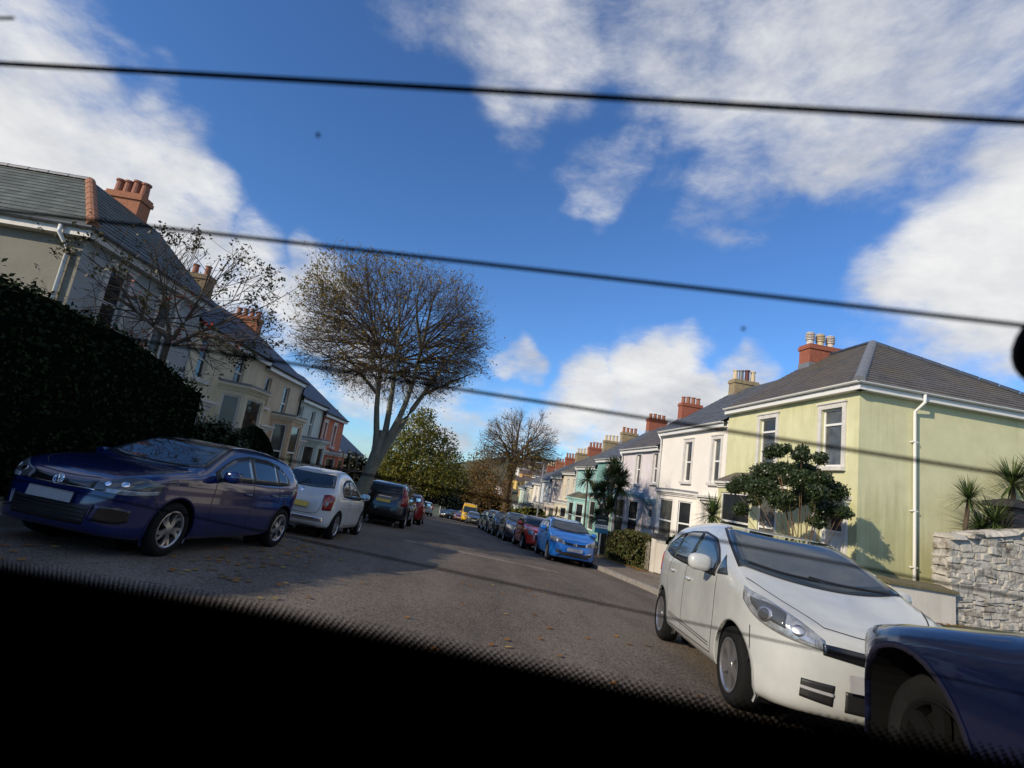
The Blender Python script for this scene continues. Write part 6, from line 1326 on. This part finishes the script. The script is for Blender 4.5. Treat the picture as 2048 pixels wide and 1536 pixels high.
# ------------------------------------------------------------------ walls, fences and street furniture on the right
def stonemat(name, c, white):
    m = bpy.data.materials.new(name); m.use_nodes = True; nt = m.node_tree; b = nt.nodes['Principled BSDF']; geo = _n(nt, 'ShaderNodeNewGeometry')
    t = _n(nt, 'ShaderNodeTexNoise'); t.inputs['Scale'].default_value = 2.6; t.inputs['Detail'].default_value = 10; t.inputs['Roughness'].default_value = .72; nt.links.new(geo.outputs['Position'], t.inputs['Vector'])
    mr = _n(nt, 'ShaderNodeMapRange'); nt.links.new(t.outputs['Fac'], mr.inputs[0]); mr.inputs[1].default_value = .38; mr.inputs[2].default_value = .52; mr.inputs[4].default_value = white
    t2 = _n(nt, 'ShaderNodeTexNoise'); t2.inputs['Scale'].default_value = 11; t2.inputs['Detail'].default_value = 8; nt.links.new(geo.outputs['Position'], t2.inputs['Vector'])
    rp = _n(nt, 'ShaderNodeValToRGB'); nt.links.new(t2.outputs['Fac'], rp.inputs[0]); rp.color_ramp.elements[0].position = .35; rp.color_ramp.elements[0].color = (*[k*.45 for k in c], 1); rp.color_ramp.elements[1].position = .7; rp.color_ramp.elements[1].color = (*[k*1.35 for k in c], 1)
    mx_ = _n(nt, 'ShaderNodeMix', data_type='RGBA'); nt.links.new(mr.outputs[0], mx_.inputs[0]); nt.links.new(rp.outputs[0], mx_.inputs[6]); mx_.inputs[7].default_value = (.47, .445, .39, 1)
    nt.links.new(mx_.outputs[2], b.inputs['Base Color']); b.inputs['Roughness'].default_value = .9
    bp = _n(nt, 'ShaderNodeBump'); bp.inputs['Strength'].default_value = .9; bp.inputs['Distance'].default_value = .03; nt.links.new(t2.outputs['Fac'], bp.inputs['Height']); nt.links.new(bp.outputs[0], b.inputs['Normal'])
    return m
STONES = [stonemat('stone_grey', (.17, .15, .125), 1.0), stonemat('stone_brown', (.20, .16, .115), .95), stonemat('stone_dark', (.12, .105, .09), .9)]
M_MORT = stonemat('lime_mortar', (.20, .18, .15), .95)
def stone_proto(i):
    bm = bmesh.new(); bmesh.ops.create_cube(bm, size=1.0); bmesh.ops.bevel(bm, geom=bm.edges[:], offset=.16, segments=1, affect='EDGES')
    r_ = random.Random(i)
    for v in bm.verts: v.co += Vector((r_.uniform(-.11, .11), r_.uniform(-.10, .10), r_.uniform(-.12, .12)))
    me = bpy.data.meshes.new('stone'); bm.to_mesh(me); bm.free(); me.materials.append(STONES[i % 3]); return me
SP = [stone_proto(i) for i in range(9)]
wall = empty('stone_wall', 'rough rubble stone wall with flaking whitewash at the right edge', 'wall', (13.5, 11.2, -1.9))
top_z = lambda X: .15+.186*(X-11.95)
mb = MB(); mb.add([(12.12, 11.02, -2.4), (17, 11.02, -2.4), (17, 11.02, top_z(17)), (12.12, 11.02, top_z(12.12)), (12.12, 11.45, -2.4), (17, 11.45, -2.4), (17, 11.45, top_z(17)), (12.12, 11.45, top_z(12.12))], [(0, 1, 2, 3), (4, 7, 6, 5), (0, 3, 7, 4), (3, 2, 6, 7), (1, 5, 6, 2)]); mb.build('mortar_core', M_MORT, wall)
def put_stone(c, s, rz=0, ry=0):
    o = bpy.data.objects.new('stone', SP[random.randrange(9)]); COL.objects.link(o); o.parent = wall; o.matrix_parent_inverse = PINV(wall); o.location = c; o.scale = s; o.rotation_euler = (random.uniform(-.08, .08), ry+random.uniform(-.07, .07), rz+random.uniform(-.05, .05))
z = -1.95
while z < 1.0:
    h = random.uniform(.08, .20); x = 12.10+random.uniform(-.03, .0)
    while x < 14.75:
        w_ = random.uniform(.14, .46)
        if z+h < top_z(x+w_/2)-.03: put_stone((x+w_/2, 11.045+random.uniform(-.02, .025), z+h/2+random.uniform(-.02, .02)), (w_*1.12, .13, h*random.uniform(.95, 1.25)), 0, random.uniform(-.20, .12))
        x += w_+.012
    z += h+.008
x = 12.06
while x < 14.8:                         # coping laid on the slope
    w_ = random.uniform(.3, .6); put_stone((x+w_/2, 11.2, top_z(x+w_/2)+.02), (w_*1.05, .56, .13), 0, -.18); x += w_
for zc in np.arange(-1.8, .1, .2): put_stone((12.12, 11.25, zc), (.12, .40, .19))
lw = empty('low_garden_wall', 'low white rendered wall with mossy slate coping before lime house', 'wall', (11.1, 11.0, -1.9))
mb = MB(); mb.box((10.45, 10.9, -2.5), (1.66, 0, 0), (0, .30, 0), (0, 0, 1.47)); mb.build('rendered_face', wallmat('wall_low', (.62, .58, .51), .4, (.36, .33, .27)), lw)
x = 10.36
for i, w_ in enumerate((.45, .52, .42, .38)):
    m_ = MB(); zz_ = -1.025-.01*i; m_.add([(x, 10.84, zz_), (x+w_, 10.84, zz_-.01), (x+w_, 11.26, zz_+.06), (x, 11.26, zz_+.06), (x, 10.85, zz_+.06), (x+w_, 10.85, zz_+.05), (x+w_, 11.26, zz_+.13), (x, 11.26, zz_+.13)], [(0, 3, 2, 1), (4, 5, 6, 7), (0, 1, 5, 4), (1, 2, 6, 5), (2, 3, 7, 6), (3, 0, 4, 7)])
    m_.build('coping_stone', mat('mossy_coping', (.16, .13, .085), .95, .5, 9, col2=(.09, .085, .03), bump=.5), lw); x += w_+.008
pl_ = empty('gate_pillar', 'dark capped brick pillar standing behind the stone wall', 'pillar', (14.9, 11.9, -1.5))
M_PIL = mat('pillar_dark', (.035, .032, .038), .7, .3, 12)
for k in range(14):
    m_ = MB(); z0 = -1.6+k*.2; m_.box((14.75, 11.72, z0), (.6, 0, 0), (0, .5, 0), (0, 0, .192)); m_.build('block', M_PIL, pl_)
m_ = MB(); m_.add([(14.56, 11.58, 1.205), (15.54, 11.58, 1.205), (15.54, 12.36, 1.205), (14.56, 12.36, 1.205), (14.56, 11.58, 1.33), (15.54, 11.58, 1.33), (15.54, 12.36, 1.33), (14.56, 12.36, 1.33), (14.90, 11.9, 1.44), (15.20, 11.9, 1.44), (15.20, 12.05, 1.44), (14.90, 12.05, 1.44)], [(0, 3, 2, 1), (0, 1, 5, 4), (1, 2, 6, 5), (2, 3, 7, 6), (3, 0, 4, 7), (4, 5, 9, 8), (5, 6, 10, 9), (6, 7, 11, 10), (7, 4, 8, 11), (8, 9, 10, 11)]); m_.build('cap', M_PIL, pl_)
# picket fence, gate and garden wall in front of the white and lilac houses
M_PICK = mat('weathered_picket', (.26, .23, .18), .85, .4, 12)
pk_ = MB(); pk_.add([(-.011, -.038, 0), (.011, -.038, 0), (.011, .038, 0), (-.011, .038, 0), (-.011, -.038, .95), (.011, -.038, .95), (.011, .038, .95), (-.011, .038, .95), (-.011, 0, 1.02), (.011, 0, 1.02)], [(0, 1, 5, 4), (2, 3, 7, 6), (1, 2, 6, 9, 5), (3, 0, 4, 8, 7), (4, 5, 9, 8), (6, 7, 8, 9)])
fe = empty('picket_fence', 'weathered grey picket fence half swallowed by the hedge', 'fence', (7.92, 20.5, gz(7.9, 20.5)))
m_ = MB()
for zz_ in (.25, .75): m_.add([(7.94, 18.3, gz(7.9, 18.3)+zz_), (7.98, 18.3, gz(7.9, 18.3)+zz_), (7.98, 23.1, gz(7.9, 23.1)+zz_), (7.94, 23.1, gz(7.9, 23.1)+zz_), (7.94, 18.3, gz(7.9, 18.3)+zz_+.07), (7.98, 18.3, gz(7.9, 18.3)+zz_+.07), (7.98, 23.1, gz(7.9, 23.1)+zz_+.07), (7.94, 23.1, gz(7.9, 23.1)+zz_+.07)], [(0, 3, 2, 1), (4, 5, 6, 7), (0, 1, 5, 4), (1, 2, 6, 5), (2, 3, 7, 6), (3, 0, 4, 7)])
m_.build('rail', M_PICK, fe)
pr = None
for y in np.arange(18.35, 23.1, .135):
    o = pk_.build('picket', M_PICK) if pr is None else pr.copy()
    if pr is None: pr = o
    else: COL.objects.link(o)
    o.location = (7.92+random.uniform(-.012, .012), y, gz(7.92, y)-.02+random.uniform(-.03, .02)); o.rotation_euler = (random.uniform(-.05, .05), random.uniform(-.04, .04), 0); o.parent = fe; o.matrix_parent_inverse = PINV(fe)
gw = empty('garden_wall', 'low white garden wall between picket fence and white hatchback', 'wall', (8.0, 16, gz(8, 16)))
m_ = MB()
for y0, y1 in ((12.9, 15.2), (15.2, 17.6)):
    za, zb_ = gz(8, y0), gz(8, y1); m_.add([(7.85, y0, za-.3), (8.1, y0, za-.3), (8.1, y1, zb_-.3), (7.85, y1, zb_-.3), (7.85, y0, za+.95), (8.1, y0, za+.95), (8.1, y1, zb_+.98), (7.85, y1, zb_+.98)], [(0, 1, 5, 4), (1, 2, 6, 5), (2, 3, 7, 6), (3, 0, 4, 7), (4, 5, 6, 7)])
m_.box((7.8, 17.6, gz(8, 17.6)-.3), (.36, 0, 0), (0, .36, 0), (0, 0, 1.42)); m_.build('rendered_face', MATS['wall_low'], gw)
m_ = MB(); m_.box((7.74, 17.54, gz(8, 17.6)+1.12), (.48, 0, 0), (0, .48, 0), (0, 0, .10)); m_.box((7.84, 17.64, gz(8, 17.6)+1.22), (.28, 0, 0), (0, .28, 0), (0, 0, .06)); m_.build('pier_cap', M_PIL, gw)
# wheelie bin
bn = empty('wheelie_bin', 'black wheelie bin under the palm beside the sale board', 'bin', (8.35, 24.5, gz(8.35, 24.5))); z0 = gz(8.35, 24.5)
m_ = MB(); m_.add([(8.10, 24.27, z0+.06), (8.56, 24.27, z0+.06), (8.56, 24.75, z0+.06), (8.10, 24.75, z0+.06), (8.05, 24.2, z0+.98), (8.62, 24.2, z0+.98), (8.62, 24.82, z0+.98), (8.05, 24.82, z0+.98)], [(0, 3, 2, 1), (0, 1, 5, 4), (1, 2, 6, 5), (2, 3, 7, 6), (3, 0, 4, 7), (4, 5, 6, 7)]); m_.build('bin_body', C_TRIM, bn)
m_ = MB(); m_.add([(8.02, 24.17, z0+.985), (8.66, 24.17, z0+.985), (8.66, 24.86, z0+1.02), (8.02, 24.86, z0+1.02), (8.08, 24.25, z0+1.06), (8.6, 24.25, z0+1.06), (8.6, 24.8, z0+1.10), (8.08, 24.8, z0+1.10)], [(0, 3, 2, 1), (0, 1, 5, 4), (1, 2, 6, 5), (2, 3, 7, 6), (3, 0, 4, 7), (4, 5, 6, 7)]); m_.build('lid', C_TRIM, bn)
for sx in (8.13, 8.53): m_ = MB(); m_.lathe((sx-.03, 24.78, z0+.10), (1, 0, 0), [(0, 0), (.10, 0), (.10, .06), (0, .06)], 14); m_.build('wheel', C_TYRE, bn)
# sale board
B0 = np.array([7.72, 23.4, gz(7.7, 23.4)]); bd = empty('sale_board', 'teal estate agent sale board reading FOR SALE on white post', 'sign', B0)
f = Fr(B0, unit((1, .12, 0)), unit((.12, -1, 0)))
m_ = MB(); f.box(m_, -.025, .025, -.025, .025, -.3, 1.5); m_.build('post', M_UPVC, bd)
zc = -1.74-B0[2]
m_ = MB(); f.box(m_, -.32, .32, .027, .047, zc, zc+.76); bo = m_.build('board', mat('board_dark_teal', (.006, .035, .05), .4), bd)
m_ = MB(); f.box(m_, -.318, .318, .047, .051, zc+.21, zc+.37); m_.build('white_band', M_UPVC, bd)
m_ = MB(); f.box(m_, -.318, .318, .047, .051, zc+.003, zc+.205); m_.build('blue_band', mat('board_blue', (.03, .19, .30), .4), bd)
def text(body, size, org, m, parent):
    cu = bpy.data.curves.new('lettering', 'FONT'); cu.body = body; cu.size = size; cu.align_x = 'CENTER'; cu.align_y = 'CENTER'; cu.extrude = .001
    t = bpy.data.objects.new('lettering', cu); COL.objects.link(t); u_, n_ = f.u, f.n
    t.matrix_world = Matrix(((u_[0], 0, n_[0], org[0]), (u_[1], 0, n_[1], org[1]), (0, 1, 0, org[2]), (0, 0, 0, 1))); bpy.context.view_layer.update()
    me = bpy.data.meshes.new_from_object(t.evaluated_get(bpy.context.evaluated_depsgraph_get())); mw = t.matrix_world.copy(); bpy.data.objects.remove(t)
    o = bpy.data.objects.new('lettering', me); COL.objects.link(o); me.materials.clear(); me.materials.append(m); o.parent = parent; o.matrix_parent_inverse = PINV(parent); o.matrix_basis = mw; return o
text('FOR SALE', .115, f(0, .053, zc+.29), C_TRIM, bd)
x = -.23
for w_ in (.045, .05, .035, .055, .045, .04, .06, .045, .05):       # blurred agent lettering: only pale marks can be made out
    m_ = MB(); f.box(m_, x, x+w_-.012, .047, .05, zc+.545, zc+.59+.012*random.random()); m_.build('pale_mark', M_UPVC, bd); x += w_
# lamp post
lp = empty('street_lamp', 'thin grey street lamp post in front of the distant pinkish house', 'street lamp', (7.45, 37, gz(7.45, 37))); tp = at_x(1087, 925, 7.45); M_GALV = mat('galvanised', (.22, .225, .23), .5, .2, 8, metal=.3)
m_ = MB(); m_.tube([(7.45, 37, gz(7.45, 37)), (7.45, 37, -2.2), (7.45, 37, tp[2]-.15)], [.075, .06, .045], 10); m_.build('pole', M_GALV, lp, True)
m_ = MB(); q = blob((7.15, 37, tp[2]-.08), (.32, .1, .055), 12, .8); m_.add(q.v, q.f); m_.tube([(7.45, 37, tp[2]-.2), (7.42, 37, tp[2]-.1), (7.3, 37, tp[2]-.08)], .03, 6); m_.build('lantern', M_GALV, lp, True)
# scaffold against the pale green and red houses
sc_ = empty('scaffold', 'rusty scaffold poles in front of pale green and red houses', 'scaffold', (-5.6, 32, lz(32))); M_RUST = mat('scaffold_tube', (.20, .13, .10), .6, .4, 10, metal=.4)
for (x, y, h) in ((-5.9, 30.6, 2.6), (-5.75, 32.6, 3.0), (-5.6, 34.6, 2.6), (-5.0, 30.7, 2.5), (-4.9, 32.7, 2.9), (-4.75, 34.7, 2.5)):
    m_ = MB(); m_.tube([(x, y, lz(y)-.2), (x, y, lz(y)+h)], .03, 6); m_.build('pole', M_RUST, sc_)
for (a, b) in (((-5.9, 30.3, 1.9), (-5.55, 35, 1.9)), ((-5.0, 30.4, 1.9), (-4.72, 35, 1.9)), ((-5.9, 30.3, .9), (-5.55, 35, .9)), ((-5.95, 30.6, 1.95), (-4.9, 30.7, 1.95)), ((-5.8, 32.6, 1.95), (-4.8, 32.7, 1.95))):
    m_ = MB(); zz_ = lz(32); m_.tube([(a[0], a[1], zz_+a[2]), (b[0], b[1], zz_+b[2])], .026, 6); m_.build('ledger', M_RUST, sc_)
# white building end at the far bend
fw = empty('painted_outbuilding', 'narrow white painted brick gable at the far bend', 'building', (1.2, 93, float(G(1.2, 93))))
c0 = at_y(878, 1035, 93); c1 = at_y(879, 999, 93); m_ = MB(); m_.box((c0[0], 93, c0[2]-1), (.95, 0, 0), (0, 6, 0), (0, 0, c1[2]-c0[2]+1)); m_.build('wall', W_WHITE, fw)
m_ = MB(); m_.add([(c0[0]-.1, 92.9, c1[2]+.01), (c0[0]+1.0, 92.9, c1[2]-.3), (c0[0]+5.5, 92.9, c1[2]-.9), (c0[0]+5.5, 99, c1[2]-.9), (c0[0]-.1, 99, c1[2]+.01)], [(0, 1, 2, 3, 4)]); m_.add([(c0[0]+.96, 93.3, c0[2]-1), (c0[0]+5.4, 93.3, c0[2]-1), (c0[0]+5.4, 93.3, c1[2]-.92), (c0[0]+.96, 93.3, c1[2]-.32)], [(0, 1, 2, 3)]); m_.build('lean_to', M_BLK, fw)
# far hillside with houses
xs_ = np.linspace(-60, 330, 40); ys_ = np.linspace(190, 620, 30)
hz = lambda x, y: -16+34*math.exp(-((x-95)/85)**2-((y-400)/130)**2)+10*math.exp(-((x-20)/60)**2-((y-430)/90)**2)
m_ = MB(); m_.add([(x, y, hz(x, y)) for y in ys_ for x in xs_], [(j*40+i, j*40+i+1, (j+1)*40+i+1, (j+1)*40+i) for j in range(29) for i in range(39)]); prop(m_.build('hill', mat('hill_green', (.05, .06, .03), .95, .5, .05, col2=(.09, .075, .04)), smooth=True), kind='structure')
HC = [('white', (.62, .60, .56)), ('yellow', (.55, .38, .12)), ('cream', (.55, .50, .38)), ('grey', (.35, .34, .32)), ('orange', (.45, .26, .10)), ('pale pink', (.55, .45, .42))]
k = 0
for (px, py) in ((1046, 948), (1060, 942), (1072, 946), (1083, 950), (1052, 960), (1066, 958), (1079, 962), (1043, 974), (1060, 974), (1075, 978), (1050, 990), (1012, 985)):
    nm, col_ = HC[k % 6] if k != 5 else HC[1]
    d = CM.T @ np.array([px-1024.0, 768.0-py, -FPX]); d /= d[1]; yy = 205
    for yy in np.arange(200, 420, 2.0):
        if d[2]*yy < hz(d[0]*yy, yy)+1.5: break
    b0 = np.array([d[0]*yy, yy, hz(d[0]*yy, yy)-1.5]); hr_ = empty('distant_house', '%s house on the far hillside, %s' % (nm, ('top row left', 'second of top row', 'third of top row', 'right end of top row', 'middle row left', 'middle row centre', 'middle row right', 'lower row left', 'lower row centre', 'lower row right', 'lowest near tree trunk', 'left of the ivy clad trunk')[k]), 'house', b0, 'houses on the far hillside'); s_ = yy/260
    f = Fr(b0, unit((1, random.uniform(-.4, .4), 0)), unit((random.uniform(-.2, .2), -1, 0))); f.n = unit((f.u[1], -f.u[0], 0)); W_ = random.uniform(4.5, 7)*s_
    m_ = MB(); f.box(m_, -W_/2, W_/2, -6, 0, 0, 5.2*s_); m_.build('wall', mat('far_'+nm.replace(' ', '_'), col_, .9), hr_)
    m_ = MB(); m_.add([f(-W_/2-.3, .3, 5.2*s_), f(W_/2+.3, .3, 5.2*s_), f(W_/2+.3, -6.3, 5.2*s_), f(-W_/2-.3, -6.3, 5.2*s_), f(-W_/2-.3, -3, 7.2*s_), f(W_/2+.3, -3, 7.2*s_)], [(0, 1, 5, 4), (2, 3, 4, 5), (0, 4, 3), (1, 2, 5)]); m_.build('roof', mat('far_roof', (.10, .075, .065), .9), hr_)
    for wx in (-.3, .05, .3):
        m_ = MB(); f.box(m_, W_*wx-.5*s_, W_*wx+.5*s_, .02, .06, 2.9*s_, 4.3*s_); m_.build('window', M_GLASS, hr_)
    k += 1
for (px, py, rx, rz) in ((1072, 922, 12, 14), (1040, 930, 12, 12), (1058, 968, 10, 7), (1090, 935, 9, 8), (1030, 965, 12, 10), (1000, 975, 16, 12)):
    Yf = 360; c = at_y(px, py, Yf); kk = Yf/FPX; b0 = np.array([c[0], Yf, hz(c[0], Yf)])
    leafy('distant_tree', 'dark tree on the far hillside, %s' % dict([(1072, 'tallest, above the yellow house'), (1040, 'left of the tallest'), (1058, 'small one among houses'), (1090, 'right of the tallest'), (1030, 'behind ivy clad trunk'), (1000, 'leftmost, behind brown tree')])[px], b0, [(c, (rx*kk, rx*kk, rz*kk))], L_DARK, 500, 1.5, stems=[[b0, (b0+c)/2, c]], trunk_r=.4, grp='trees on the far hillside', core=.85)

# ------------------------------------------------------------------ the car we look out of: rear window, its heater wires and dark trim
CD = np.array([.962738, -.2688529, -.02921734]); CB = unit((.2688529, .962738, 0)); d0 = .115
def gpt(k):
    yk = (200+430*k)/(1+.1667*k); dk = d0*(1+.1667*k); return CM.T @ np.array([0, (768-yk)/FPX*dk, -dk])
GP0 = gpt(0.0); GS = (gpt(5.0)-gpt(0.0))/5; GN = unit(np.cross(CD, GS)); GN = GN if GN @ CB > 0 else -GN
def on_glass(px, py, off=0.0):
    d = CM.T @ np.array([px-1024.0, 768.0-py, -FPX]); t = (GP0 @ GN+off)/(d @ GN); return d*t
def gl(a, k, off=0.0): return GP0+CD*a+GS*k+GN*off
own = empty('viewing_car', 'black rear window edge and dark interior of the car we look out of', 'car', gl(0, 9))
M_FRIT = mat('black_glass_edge', (.002, .002, .0022), .9, spec=0.0); M_CAB = mat('dark_cabin_cloth', (.006, .006, .007), .95, spec=.1)
m = bpy.data.materials.new('clear_glass'); m.use_nodes = True; m.node_tree.nodes.clear(); tn = _n(m.node_tree, 'ShaderNodeBsdfTransparent'); on = _n(m.node_tree, 'ShaderNodeOutputMaterial'); m.node_tree.links.new(tn.outputs[0], on.inputs[0])
mb = MB(); mb.quad(gl(-.70, -3.2, .002), gl(.55, -3.2, .002), gl(.55, 10, .002), gl(-.70, 10, .002)); rwn = mb.build('rear_window', m, own)
M_WIRE = mat('heater_wire', (.006, .005, .0045), .9, spec=.05)
for k in (-2.05, -1.05, -.04, .98, 2, 3.06, 4.12):
    mb = MB(); mb.tube([gl(a, k+.05*(a/.4)**2) for a in np.linspace(-.66, .5, 25)], .00068-.00009*max(k, 0), 6); mb.build('heater_wire', M_WIRE, rwn)
EDGE = [(-900, 985), (-400, 1062), (0, 1145), (300, 1195), (520, 1232), (760, 1283), (1024, 1338), (1300, 1400), (1500, 1443), (1750, 1485), (2048, 1540), (2500, 1640)]
E_ = resample([on_glass(*p) for p in EDGE], 60); low = [gl((p-GP0) @ CD, 10.0) for p in E_]
mb = MB(); mb.add(list(E_)+low, [(i, i+1, 61+i, 60+i) for i in range(59)]); mb.build('black_edge_band', M_FRIT, rwn)
T = np.gradient(E_, axis=0); T /= np.linalg.norm(T, axis=1, keepdims=True); UPV = np.cross(GN, T); UPV = UPV*np.sign(-(UPV @ GS))[:, None]
arc = np.concatenate([[0], np.cumsum(np.linalg.norm(np.diff(E_, axis=0), axis=1))]); mb = MB(); sp = .0030
for row, (rr, off) in enumerate(((.00160, .0006), (.00148, .0028), (.00132, .0050), (.00112, .0072), (.00085, .0094), (.0006, .0116))):
    for s_ in np.arange(sp*.5*(row % 2), arc[-1], sp):
        c = np.array([np.interp(s_, arc, E_[:, j]) for j in range(3)]); u_ = np.array([np.interp(s_, arc, UPV[:, j]) for j in range(3)]); c = c+u_*off; q = c @ CM.T
        if q[2] > -.02 or abs(q[0]/q[2]) > 1.25: continue
        v_ = np.cross(GN, u_); mb.add([c+(u_*math.sin(a)+v_*math.cos(a))*rr for a in np.linspace(0, 2*math.pi, 9)[:-1]], [tuple(range(8))])
prop(mb.build('edge_dots', M_FRIT, rwn), kind='stuff')
for px, py, rr in ((635, 270, .0006), (1487, 658, .00055)):
    mb = MB(); mb.lathe(on_glass(px, py, -.0006), GN, [(0, 0), (rr, .0002), (rr*.6, .0007)], 8); mb.build('dirt_speck', M_WIRE, rwn)
mb = MB(); mb.tube([on_glass(-14, 37), on_glass(27, 36)], .00038, 6); mb.build('dirt_speck', M_WIRE, rwn)
kc = on_glass(2162, 682); mb = MB(); mb.lathe(kc, -GN, [(.0125, 0), (.0125, .002), (.010, .004), (.004, .0055), (.004, .010), (0, .010)], 28); mb.build('rubber_pad', mat('rubber_black', (.004, .004, .005), .8), rwn, True)
# cabin shell, closed without front or side windows to keep light out
def ca(a, b, z): return CD*np.array([1, 1, 0])*a+CB*b+np.array([0, 0, z])
tl, tr_ = gl(-.70, -3.2), gl(.55, -3.2); bl, br_ = gl(-.70, 10), gl(.55, 10)
fl = {s: [ca(s, -1.5, .30), ca(s, -1.5, -1.0), ca(s, .65, -1.0), ca(s, .65, -.35)] for s in (-.95, .75)}
mb = MB(); mb.quad(tl, tr_, ca(.75, -1.5, .30), ca(-.95, -1.5, .30)); mb.quad(ca(-.95, -1.5, .34), ca(.75, -1.5, .34), ca(.75, .05, .26), ca(-.95, .05, .26)); mb.build('headlining', M_CAB, own)
for nm, s, t0, b0 in (('side_trim', -.95, tl, bl), ('side_trim', .75, tr_, br_)):
    mb = MB(); A = fl[s]; mb.add([A[0], A[1], A[2], A[3], b0, t0], [(0, 1, 2, 3, 4, 5)]); mb.build(nm, M_CAB, own)
mb = MB(); mb.add([bl, br_, ca(.75, .65, -.35), ca(.75, .65, -1.0), ca(-.95, .65, -1.0), ca(-.95, .65, -.35)], [(0, 1, 2, 5), (2, 3, 4, 5)]); mb.build('tailgate_trim', M_CAB, own)
mb = MB(); mb.quad(ca(-.93, -1.48, -.45), ca(.73, -1.48, -.45), ca(.73, .6, -.40), ca(-.93, .6, -.40)); mb.build('parcel_shelf', M_CAB, own)
mb = MB(); mb.quad(ca(-.95, -1.5, .32), ca(.75, -1.5, .32), ca(.75, -1.5, -1.0), ca(-.95, -1.5, -1.0)); mb.quad(ca(-.95, -1.5, -1.0), ca(.75, -1.5, -1.0), ca(.75, .65, -1.0), ca(-.95, .65, -1.0)); mb.build('cabin_floor_and_light_block', M_CAB, own)  # floor, plus an added blank wall blocking light from the cabin front
